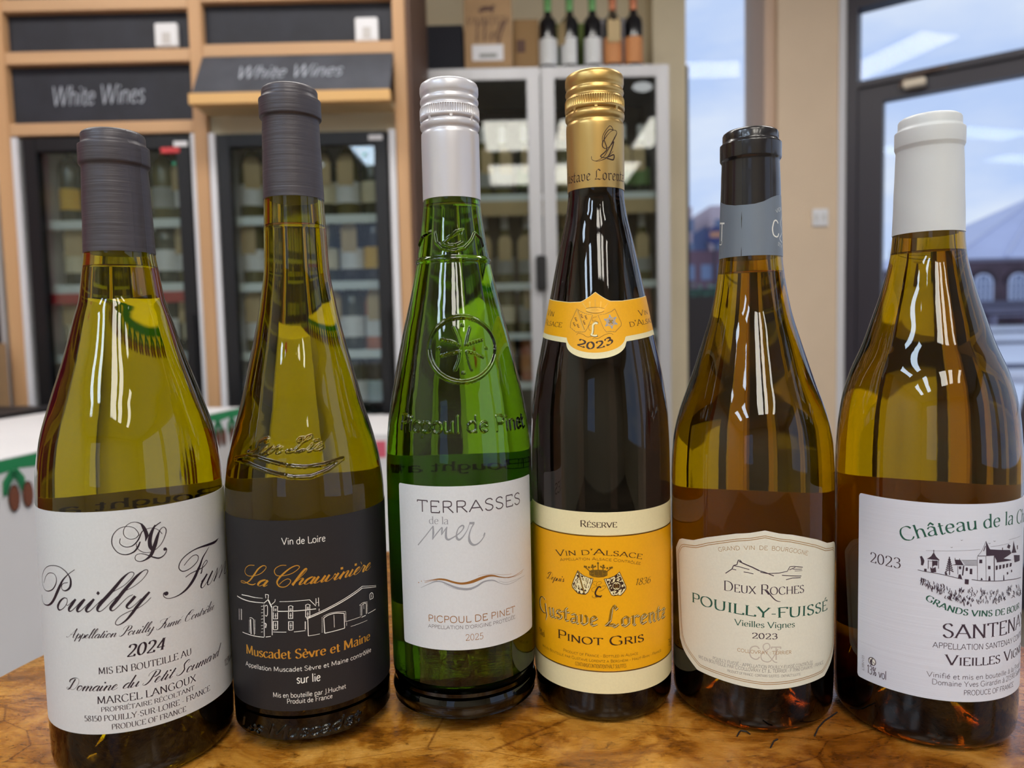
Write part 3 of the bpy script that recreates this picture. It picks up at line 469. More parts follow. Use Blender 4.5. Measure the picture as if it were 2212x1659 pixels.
fc = fridge('c', 'tall silver framed double door drinks fridge by the window', -.375, .655, YC, FZ + .02, 1.290, .5, 2, alu, .052, [.80, .44, .235, .03, -.2, -.45], alu, top_fw=.046, inner_m=mat('dark_lining', srgb(86, 74, 62), .5))
k = MB(); k.lathe([(0, .001), (0, .032), (.0015, .032), (.0015, .001)], 24); k.v = [(.548 + x * 1.25, YC + .0135 - z, 1.205 + y * .62) for x, y, z in k.v]; k.build('oval_badge', mat('badge', srgb(176, 184, 190), .4), fc)
boxobj('price_rail', (-.35, .63, YC + .046, YC + .051, .715, .774), kraft2, fc)
lowc = [(O_, gl_g, 'cream', 'yellow', False), (B_, gl_y, 'grey', 'white', True), (F_, gl_g, 'grey', 'teal', True), (O_, gl_y, 'cream', 'gold', False), (B_, gl_g, 'green', 'white', True), (O_, gl_p, 'orange', 'copper', False)]
for i, zs in enumerate((.80, .44, .235, .03)):
    row(5, -.285, .075, YC + .16, zs + .001, '%s shelf behind left silver door' % sh[i], 'bottles behind the left silver door', 30 + i, lowc)
    row(5, .235, .565, YC + .16, zs + .001, '%s shelf behind right silver door' % sh[i], 'bottles behind the right silver door', 40 + i, lowc)
# dark rack left of the silver fridge
rk = thing('black_rack', 'narrow black rack between the shelving and the silver fridge', 'rack', (-.40, YC + .1, FZ)); boxobj('back_board', (-.46, -.378, YC + .30, YC + .32, FZ, 1.25), frblack, rk)
for z in (.925, .72, .45, .20): boxobj('shelf', (-.46, -.378, YC + .02, YC + .30, z - .03, z), white_pl, rk)
# ---- on top of the silver fridge
ZT = 1.290
b_ = thing('black_box', 'matt black box on top of the silver fridge, left end', 'box', (-.255, YC + .1, ZT)); boxobj('box_body', (-.352, -.163, YC + .02, YC + .25, ZT + .001, 1.465), mat('matt_black', srgb(30, 32, 42), .8), b_, bevel=.002)
kb = thing('wine_carton', 'tall kraft wine carton printed in brown beside the black box', 'carton', (-.062, YC, ZT)); boxobj('carton_body', (-.158, .032, YC + .005, YC + .26, ZT + .001, 1.62), kraft, kb, bevel=.002)
flat_text('printed_lettering', [('serif', 'PAINTED', [(.012, .165), (.178, .168)], .030, 0, 1.0), ('script', 'Wolf', [(.03, .10), (.15, .108)], .075, 0, .8)], [mat('carton_print', srgb(96, 70, 60), .7)], kb, (-.158, YC + .005, ZT), (1, 0, 0), (0, 0, 1))
k = MB()
for i, (a, b) in enumerate([((.07, .230), (.10, .235)), ((.06, .222), (.12, .226)), ((.10, .228), (.125, .240)), ((.07, .221), (.065, .212)), ((.11, .221), (.115, .212))]): vs, fs = ribbon([a, b], [.012, .008]); k.add([(-.158 + x, YC + .0042 - .0001 * i, ZT + z) for x, z in vs], fs)
k.build('printed_animal', MATS['carton_print'], kb)
boxobj('address_label', (-.128, -.004, YC + .0035, YC + .005, 1.318, 1.380), white_pl, kb)
boxobj('barcode', (-.10, -.03, YC + .003, YC + .0036, 1.330, 1.345), mat('label_grey', srgb(150, 150, 150), .6), kb)
k2 = thing('brown_carton', 'lower brown carton with a dark print between tall carton and green capped bottles', 'carton', (.09, YC + .1, ZT)); boxobj('carton_body', (.036, .140, YC + .07, YC + .28, ZT + .001, 1.502), mat('brown_card', srgb(150, 118, 78), .75), k2, bevel=.002); boxobj('print_patch', (.05, .085, YC + .068, YC + .07, 1.37, 1.42), MATS['carton_print'], k2)
gbx = thing('green_box', 'green carton standing behind the green capped bottles', 'box', (.28, YC + .25, ZT)); boxobj('box_body', (.185, .355, YC + .20, YC + .34, ZT + .001, 1.535), mat('leaf_green', srgb(108, 128, 60), .7), gbx, bevel=.002)
gyx = thing('grey_box', 'grey carton standing behind the copper capped bottles', 'box', (.46, YC + .25, ZT)); boxobj('box_body', (.362, .53, YC + .22, YC + .35, ZT + .001, 1.56), mat('box_grey', srgb(140, 136, 140), .7), gyx, bevel=.002)
tb = ['leftmost green capped white labelled bottle on the silver fridge', 'second green capped bottle on the silver fridge, tag turned left', 'third green capped bottle on the silver fridge with pale tag', 'copper capped bottle with kraft tag on the silver fridge', 'rightmost copper capped bottle with orange label on the silver fridge']
for i, (x, lc, cc, tg) in enumerate(((.178, 'white', 'green', False), (.266, 'white', 'green', True), (.358, 'white', 'green', False), (.440, 'orange', 'copper', True), (.524, 'orange', 'copper', False))):
    b = shelf_bottle(x, YC + .07, ZT + .001, O_, gl_b, lc, cc, tb[i], 'bottles on top of the silver fridge', tg, [0, -.7, .2, 0, 0][i], lz=(.02, .125), s=.98)
# ---- far left: white cabinet side, picture carton
o = thing('white_cabinet', 'white cabinet at the left edge beside the beech post', 'cabinet', (-1.78, Y0, FZ)); boxobj('side', (-1.95, -1.645, Y0 - .02, Y0 + .5, FZ + .001, .9), white_paint, o, bevel=.003); boxobj('black_recess', (-1.67, -1.640, Y0 - .03, Y0 - .021, .24, .52), frblack, o)
o = thing('picture_carton', 'kraft carton with a grey house picture at the left edge', 'carton', (-1.75, Y0 - .2, .02)); boxobj('carton_body', (-1.9, -1.62, Y0 - .26, Y0 - .03, .03, .24), kraft, o, bevel=.002); boxobj('picture', (-1.72, -1.632, Y0 - .262, Y0 - .26, .05, .17), mat('picture_grey', srgb(150, 140, 138), .7), o)
k = MB(); k.add([(-1.70, Y0 - .2635, .10), (-1.64, Y0 - .2635, .10), (-1.64, Y0 - .2635, .19)], [(0, 1, 2)]); k.build('picture_roof', mat('picture_white', srgb(206, 204, 208), .7), o)
o = thing('black_counter', 'black block behind the white carton at far left', 'counter', (-1.5, 2.0, FZ)); k = MB(); k.box(-1.95, -1.30, 1.85, 2.13, FZ, .055, rz=0); k.build('block', mat('black_laminate', srgb(22, 22, 28), .5), o, bevel=.004)

# ------------------------------------------------------------------ white cartons with pine garland
cw = mat('white_carton', srgb(222, 220, 222), .6, var=(5, .03, (1, 1, 1)))
cb = thing('garland_carton', 'large white carton printed with green pine garland and brown cones behind the leftmost bottle', 'carton', (-1.05, 1.3, FZ)); k = MB(); pa, pb = Vector((-.842, .95)), Vector((-.742, 1.99)); ZB = .05
fp = [pa, pb, Vector((-1.25, 2.05)), Vector((-1.35, .95))]
k.add([(p.x, p.y, z) for z in (FZ + .001, ZB) for p in fp], [(3, 2, 1, 0), (4, 5, 6, 7), (0, 1, 5, 4), (1, 2, 6, 5), (2, 3, 7, 6), (3, 0, 4, 7)]); k.build('carton_body', cw, cb, bevel=.003)
dirp = Vector((pb.x - pa.x, pb.y - pa.y, 0)).normalized(); nrm = Vector((dirp.y, -dirp.x, 0)); Lf = (pb - pa).length
def on_face(s, z, l=.001): p = Vector((pa.x, pa.y, 0)) + dirp * s + nrm * l; return (p.x, p.y, z)
gcol = mat('garland_green', srgb(20, 128, 74), .6); gdk = mat('garland_dark', srgb(14, 74, 48), .6); cone = mat('cone_brown', srgb(128, 70, 42), .6); cdk = mat('cone_outline', srgb(52, 30, 24), .6)
k = MB(); ns = 26
for i in range(ns):
    s0, s1 = Lf * i / ns, Lf * (i + 1) / ns; k.add([on_face(s0, ZB - .020 - .004 * (i % 2)), on_face(s1, ZB - .020 - .004 * ((i + 1) % 2)), on_face(s1, ZB - .002), on_face(s0, ZB - .002)], [(0, 1, 2, 3)], 0)
rnd = random.Random(3); s = .01
while s < Lf - .03:
    for dx in (-.022, .018):
        a = (s, ZB - .022); b = (s + dx, ZB - .06); vs, fs = ribbon([a, ((a[0] + b[0]) / 2 + dx * .3, (a[1] + b[1]) / 2), b], [.014, .017, .008]); k.add([on_face(u, z, .0014) for u, z in vs], fs, 0)
        for q in range(6):
            u0 = a[0] + (b[0] - a[0]) * (q + .5) / 6; z0 = a[1] + (b[1] - a[1]) * (q + .5) / 6; vs, fs = ribbon([(u0, z0), (u0 + .010, z0 - .006)], [.0012, .0012]); k.add([on_face(u, z, .0018) for u, z in vs], fs, 1); vs, fs = ribbon([(u0, z0), (u0 - .008, z0 - .007)], [.0012, .0012]); k.add([on_face(u, z, .0018) for u, z in vs], fs, 1)
    for cxx in (s - .004, s + .026):
        for rr, mi, l in ((1, 3, .002), (.86, 2, .0024)):
            pts = [(cxx + .0125 * rr * math.sin(a * PI / 8), ZB - .068 - .0235 * rr * math.cos(a * PI / 8)) for a in range(16)]; k.add([on_face(u, z, l) for u, z in pts][::-1], [tuple(range(16))[::-1]], mi)
        for q in range(6):
            zq = ZB - .050 - q * .0068; vs, fs = ribbon([(cxx - .010, zq), (cxx, zq - .004), (cxx + .010, zq)], [.0013] * 3); k.add([on_face(u, z, .0028) for u, z in vs], fs, 3)
    s += .075
k.build('garland_print', [gcol, gdk, cone, cdk], cb)
cb2 = thing('white_carton', 'plain white carton in front of the right black fridge', 'carton', (-.45, 1.9, FZ)); boxobj('carton_body', (-.66, -.20, 1.76, 2.2, FZ + .001, -.002), cw, cb2, bevel=.003); boxobj('pink_print', (-.335, -.31, 1.7585, 1.76, -.06, -.02), mat('pink_print', srgb(206, 90, 110), .6), cb2)

# ------------------------------------------------------------------ round table
tb_ = thing('round_table', 'round burr wood table top under the six wine bottles, varnished and scratched', 'table', (0, .382, FZ))
wood = bpy.data.materials.new('burr_wood'); wood.use_nodes = True; nt = wood.node_tree; N = nt.nodes; L = nt.links; bs = N['Principled BSDF']; bs.inputs['Roughness'].default_value = .22; bs.inputs['Specular IOR Level'].default_value = .5; bs.inputs['Coat Weight'].default_value = .3; bs.inputs['Coat Roughness'].default_value = .12
tcn = N.new('ShaderNodeTexCoord')
def mapn(sc, rot=(0, 0, 0)):
    m_ = N.new('ShaderNodeMapping'); m_.inputs['Scale'].default_value = sc; m_.inputs['Rotation'].default_value = rot; L.new(tcn.outputs['Object'], m_.inputs[0]); return m_
def nzn(sc, det, rough, m_, dist=0):
    n = N.new('ShaderNodeTexNoise'); n.inputs['Scale'].default_value = sc; n.inputs['Detail'].default_value = det; n.inputs['Roughness'].default_value = rough; n.inputs['Distortion'].default_value = dist; L.new(m_.outputs[0], n.inputs['Vector']); return n
def ramp(src, stops):
    r = N.new('ShaderNodeValToRGB'); e = r.color_ramp.elements
    while len(e) < len(stops): e.new(.5)
    for q, (p, c) in zip(e, stops): q.position = p; q.color = (*c, 1)
    L.new(src, r.inputs[0]); return r
def mixn(f, a, b, mode='MIX'):
    m_ = N.new('ShaderNodeMix'); m_.data_type = 'RGBA'; m_.blend_type = mode
    if isinstance(f, float): m_.inputs[0].default_value = f
    else: L.new(f, m_.inputs[0])
    L.new(a, m_.inputs[6]); L.new(b, m_.inputs[7]); return m_
n1 = nzn(24, 9, .72, mapn((1, 1.35, 1), (0, 0, .3)), .9); n2 = nzn(5, 4, .5, mapn((1, 1, 1))); n3 = nzn(110, 8, .8, mapn((1, 1.8, 1), (0, 0, .5)), 1.0); n4 = nzn(150, 3, .6, mapn((1, 7, 1), (0, 0, .9)))
base = ramp(n1.outputs[0], [(.36, srgb(104, 60, 12)), (.46, srgb(156, 98, 26)), (.54, srgb(188, 132, 52)), (.66, srgb(214, 160, 80))]); dk = ramp(n3.outputs[0], [(.36, srgb(96, 66, 26)), (.46, srgb(255, 255, 255))]); big = ramp(n2.outputs[0], [(.36, srgb(176, 140, 104)), (.56, srgb(255, 250, 240))])
c1 = mixn(.75, base.outputs[0], dk.outputs[0], 'MULTIPLY'); c2 = mixn(.8, c1.outputs[2], big.outputs[0], 'MULTIPLY')
# fine random scratches
vo = N.new('ShaderNodeTexVoronoi'); vo.feature = 'DISTANCE_TO_EDGE'; vo.inputs['Scale'].default_value = 7; L.new(mapn((1, 3.2, 1), (0, 0, .75)).outputs[0], vo.inputs['Vector']); sr = ramp(vo.outputs['Distance'], [(.0, (.30, .17, .06)), (.007, (1, 1, 1))]); c3 = mixn(.75, c2.outputs[2], sr.outputs[0], 'MULTIPLY')
vo2 = N.new('ShaderNodeTexVoronoi'); vo2.feature = 'DISTANCE_TO_EDGE'; vo2.inputs['Scale'].default_value = 14; L.new(mapn((1.0, 5.5, 1), (0, 0, -.35)).outputs[0], vo2.inputs['Vector']); sr2 = ramp(vo2.outputs['Distance'], [(.0, (.5, .34, .16)), (.007, (1, 1, 1))]); c4 = mixn(.6, c3.outputs[2], sr2.outputs[0], 'MULTIPLY')
L.new(c4.outputs[2], bs.inputs['Base Color']); rr = ramp(n4.outputs[0], [(.3, (.16, .16, .16)), (.7, (.34, .34, .34))]); L.new(rr.outputs[0], bs.inputs['Roughness']); bmp = N.new('ShaderNodeBump'); bmp.inputs['Strength'].default_value = .12; bmp.inputs['Distance'].default_value = .0005; L.new(n4.outputs[0], bmp.inputs['Height']); L.new(bmp.outputs[0], bs.inputs['Normal'])
k = MB(); R_t = .331; k.lathe([(TZ - .030, R_t - .012), (TZ - .026, R_t - .003), (TZ - .018, R_t), (TZ - .010, R_t), (TZ - .003, R_t - .003), (TZ - .0002, R_t - .009)], 128, cx=0, cy=.382); k.build('table_top', wood, tb_, smooth=True, auto=.6)
k = MB(); k.lathe([(FZ + .05, .05), (FZ + .2, .035), (-.2, .035), (-.06, .09), (TZ - .030, .10)], 32, cx=0, cy=.382); k.build('pedestal', mat('dark_iron', srgb(34, 34, 36), .5, .6), tb_, smooth=True, auto=.6); k = MB(); k.lathe([(FZ, .26), (FZ + .02, .26), (FZ + .05, .06)], 48, cx=0, cy=.382); k.build('foot', MATS['dark_iron'], tb_, smooth=True, auto=.6)
hair = mat('dark_fibre', srgb(24, 18, 22), .6)
for i, (pts, lb) in enumerate([([(.108, .3505), (.1105, .3545), (.1115, .3555), (.114, .3545), (.1150, .3520)], 'short bent dark fibre on the table in front of the scalloped label bottle'), ([(.127, .347), (.1245, .3455), (.123, .343), (.121, .340)], 'tiny curled dark fibre on the table near the front'), ([(.167, .371), (.157, .363), (.151, .3565), (.146, .349)], 'thin curved scratch like fibre between the two rightmost bottles')]):
    k = MB(); k.tube([(x, y, TZ + .0004) for x, y in pts], .00035, 6); o = k.build('table_fibre', hair); tag(o, lb, 'fibre')

# ------------------------------------------------------------------ the street outside
asph = mat('wet_paving', srgb(232, 236, 250), .3, var=(.8, .18, (1, .3, 1)), bump=(8, .3, (1, .3, 1)))
k = MB(); k.add([(-30, 3.9, -.95), (60, 3.9, -.95), (60, 6.0, -.95), (-30, 6.0, -.95), (60, 45, .12), (-30, 45, .12), (60, 140, .5), (-60, 140, .5)], [(0, 1, 2, 3), (3, 2, 4, 5), (5, 4, 6, 7)]); k.build('ground', asph)['kind'] = 'structure'
k = MB()
for y, w in ((33, .18), (24, .12), (15, .06)): z = -.95 + (y - 6) / 39 * 1.07; k.box(2, 40, y, y + w, z, z + .10)
kk = k.build('kerb', mat('kerb_stone', srgb(96, 96, 112), .6)); kk['kind'] = 'structure'
brick = mat('dark_brick', srgb(84, 66, 76), .8, var=(1.2, .3, (1, 1, 1))); sill = mat('stone_sill', srgb(128, 122, 136), .7); wht = mat('white_window_frame', srgb(206, 212, 232), .5); wgl = mat('far_window_glass', srgb(110, 124, 150), .1); rf_m = mat('pale_slate_roof', srgb(190, 196, 224), .5, var=(.5, .08, (1, 1, 1))); rf2 = mat('roof_ridge', srgb(196, 200, 222), .5)
bh = thing('brick_building', 'dark brick building with arched white windows and pale pyramid roof seen through the door glass', 'building', (34, 48, .1)); GY = 45.
boxobj('wall', (27.0, 46, GY, GY + 12, -.2, 4.15), brick, bh)
boxobj('eaves_band', (26.8, 46.2, GY - .12, GY + .02, 4.0, 4.25), sill, bh); boxobj('plinth', (28.4, 46, GY - .25, GY + .02, .9, 1.62), mat('grey_plinth', srgb(92, 90, 108), .7), bh)
k = MB(); ap = (37.0, GY + 6, 9.3); cs = [(26.7, GY - .3, 4.2), (46.3, GY - .3, 4.2), (46.3, GY + 12.3, 4.2), (26.7, GY + 12.3, 4.2)]; k.add(cs + [ap], [(0, 1, 4), (1, 2, 4), (2, 3, 4), (3, 0, 4), (3, 2, 1, 0)]); k.build('roof', rf_m, bh)
k = MB(); k.tube([cs[0], ap], .16, 6); k.tube([(30.2, GY - .28, 4.3), ap], .12, 6); k.build('ridge', rf2, bh)
for x in (28.95, 31.1, 33.2):
    w = thing_child('window', bh, (x, GY, 1.6)); k = MB(); n = 10; z0, z1 = 1.60, 2.70; hw = .56; prof = [(x - hw, z0), (x - hw, z1)] + [(x - hw * math.cos(PI * i / n), z1 + .55 * math.sin(PI * i / n)) for i in range(1, n)] + [(x + hw, z1), (x + hw, z0)]
    k.add([(a, GY - .06, b) for a, b in prof], [tuple(range(len(prof)))][::1]); k.build('pane', wgl, w)
    k = MB(); k.tube([(a, GY - .1, b) for a, b in prof], .06, 4)
    for dx in (-.28, 0, .28): k.box(x + dx - .035, x + dx + .035, GY - .13, GY - .07, z0, z1 + .4)
    for dz in (.35, .7, 1.1): k.box(x - hw, x + hw, GY - .13, GY - .07, z0 + dz - .03, z0 + dz + .03)
    k.box(x - hw - .05, x + hw + .05, GY - .16, GY - .04, z0 - .14, z0 + .05); k.build('window_frame', wht, w)
    k = MB(); k.tube([(x - .8 * math.cos(PI * i / 10), GY - .05, z1 + .8 * math.sin(PI * i / 10)) for i in range(11)], .09, 4); k.build('arch_bricks', mat('arch_brick', srgb(58, 44, 54), .8), w)
bn = thing('street_bench', 'pale street bench in front of the brick building', 'bench', (31, GY - 1.2, .1)); bm_ = mat('bench_grey', srgb(128, 124, 144), .6)
for z, y in ((1.0, -1.0), (.86, -1.0), (.62, -1.5)): boxobj('slat', (28.6, 33.2, GY + y, GY + y + .08 + (.35 if z < .7 else 0), z, z + .09), bm_, bn)
for x in (28.8, 31.0, 33.0): boxobj('leg', (x, x + .12, GY - 1.5, GY - .9, .1, .62), bm_, bn)
bt = thing('street_table', 'round pale topped outdoor table at the right edge outside', 'table', (4.9, 6.6, -.94)); k = MB(); k.lathe([(-.33, .42), (-.26, .45), (-.25, .43)], 32, cx=4.98, cy=6.9); k.build('table_top', mat('pale_top', srgb(206, 204, 214), .4), bt, smooth=True, auto=.5); k = MB(); k.lathe([(-.95, .2), (-.33, .08)], 12, cx=4.98, cy=6.9); k.build('column', mat('brown_post', srgb(84, 62, 54), .6), bt)
# trees
leafm = mat('far_leaves', srgb(70, 96, 84), .8, var=(3, .3, (1, 1, 1))); bark = mat('bark', srgb(70, 60, 56), .8)
def tree(x, y, z, h, w, seed, lb):
    t = thing('tree', lb, 'tree', (x, y, z), group='trees beyond the street'); k = MB(); k.tube([(x, y, z), (x, y, z + h * .6)], [.16, .08], 8); k.build('trunk', bark, t); rnd = random.Random(seed); k = MB()
    for i in range(900):
        a = rnd.uniform(0, 2 * PI); r = w * math.sqrt(rnd.random()); zz = z + h * (.45 + .5 * rnd.random() * math.sqrt(max(0, 1 - (r / w) ** 2))); px, py = x + r * math.cos(a), y + r * math.sin(a) * .6; s_ = rnd.uniform(.10, .24); u = Vector((rnd.uniform(-1, 1), rnd.uniform(-1, 1), rnd.uniform(-1, 1))).normalized(); v = u.orthogonal().normalized()
        c = Vector((px, py, zz)); k.add([c + u * s_, c + v * s_ * .6, c - u * s_, c - v * s_ * .6], [(0, 1, 2, 3)])
    o = k.build('foliage', leafm, t); o['kind'] = 'stuff'
tree(37.0, 66, .2, 10.5, 3.0, 1, 'green tree behind the pale roof, left one'); tree(44.0, 67, .2, 9.2, 3.0, 2, 'green tree behind the pale roof, right one')
# view through the narrow window
pk = mat('pinkish_render', srgb(200, 182, 186), .8); bl = mat('blue_grey_cladding', srgb(96, 112, 150), .6); rw = mat('red_brown_brick', srgb(104, 78, 88), .8)
def block(name, lb, x0, x1, y0, y1, z1, m, wins):
    t = thing(name, lb, 'building', ((x0 + x1) / 2, (y0 + y1) / 2, 0)); boxobj('wall', (x0, x1, y0, y1, -.2, z1), m, t)
    for x, z in wins: boxobj('window', (x - .25, x + .25, y0 - .04, y0 + .02, z - .35, z + .35), wgl, t)
block('apartment_building', 'tall pinkish block at the left of the narrow window', 6.0, 9.95, 40, 46, 6.9, pk, [(9.8, 5.9), (9.8, 4.6), (9.2, 5.9)])
block('apartment_building', 'pinkish block behind the dark capsule in the narrow window', 11.2, 14.5, 41, 46, 7.1, pk, [(11.7, 6.0), (11.7, 4.9), (12.5, 6.0)])
t = thing('gabled_building', 'blue grey gabled building between the two pinkish blocks', 'building', (10.8, 42, 0)); k = MB(); k.add([(x, y, z) for y in (41.5, 46) for x, z in ((10.0, -.2), (11.15, -.2), (11.15, 6.1), (10.8, 5.9), (10.0, 5.4))], [(0, 1, 2, 3, 4), (9, 8, 7, 6, 5), (0, 5, 6, 1), (1, 6, 7, 2), (2, 7, 8, 3), (3, 8, 9, 4), (4, 9, 5, 0)]); k.build('wall', bl, t)
block('terraced_house', 'low red brown terrace along the street in the narrow window', 6, 14, 34, 38, 3.9, rw, [(8.3, 2.9), (9.1, 2.9), (9.9, 2.9)])
t = thing('hanging_sign', 'round dark blue pub style sign with orange lettering in the narrow window', 'sign', (9.3, 33, 3)); k = MB(); k.lathe([(0, .001), (0, .42), (.08, .42), (.08, .001)], 28); k.v = [(9.38 + x, 33.5 - z, 4.5 + y) for x, y, z in k.v]; k.build('disc', mat('sign_blue', srgb(48, 56, 100), .5), t); boxobj('lettering_band', (9.12, 9.64, 33.41, 33.415, 4.42, 4.66), mat('sign_orange', srgb(186, 130, 96), .6), t); boxobj('post', (9.34, 9.42, 33.6, 33.68, -.1, 4.1), black_frame, t)
t = thing('white_van', 'small white van parked in front of the terrace', 'van', (8.9, 28, 0)); boxobj('van_body', (8.4, 10.2, 28, 30, .55, 2.0), mat('van_white', srgb(206, 212, 224), .3), t, bevel=.15); boxobj('windscreen', (8.6, 9.6, 27.97, 28.0, 1.35, 1.8), wgl, t)
for x in (8.8, 9.8): 
    k = MB(); k.lathe([(0, .3), (.2, .3)], 16); k.v = [(x + a, 28.0 + c, .45 + b) for a, b, c in k.v]; k.build('wheel', frblack, t)
t = thing('green_hedge', 'clipped green hedge outside the narrow window', 'hedge', (2.2, 8, -.9)); rnd = random.Random(9); k = MB(); k.box(1.3, 4.2, 8.0, 8.5, -.9, .68); k.build('hedge_core', mat('hedge_dark', srgb(44, 70, 58), .8), t); k = MB()
for i in range(5000):
    c = Vector((rnd.uniform(1.25, 4.25), rnd.choice([rnd.uniform(7.93, 8.02), rnd.uniform(8, 8.5)]), rnd.uniform(-.3, .74))); u = Vector((rnd.uniform(-1, 1), rnd.uniform(-1, 1), rnd.uniform(-1, 1))).normalized(); v = u.orthogonal().normalized(); s_ = rnd.uniform(.012, .025)
    k.add([c + u * s_, c + v * s_ * .6, c - u * s_, c - v * s_ * .6], [(0, 1, 2, 3)])
o = k.build('hedge_leaves', mat('hedge_leaf', srgb(92, 130, 110), .7), t); o['kind'] = 'stuff'

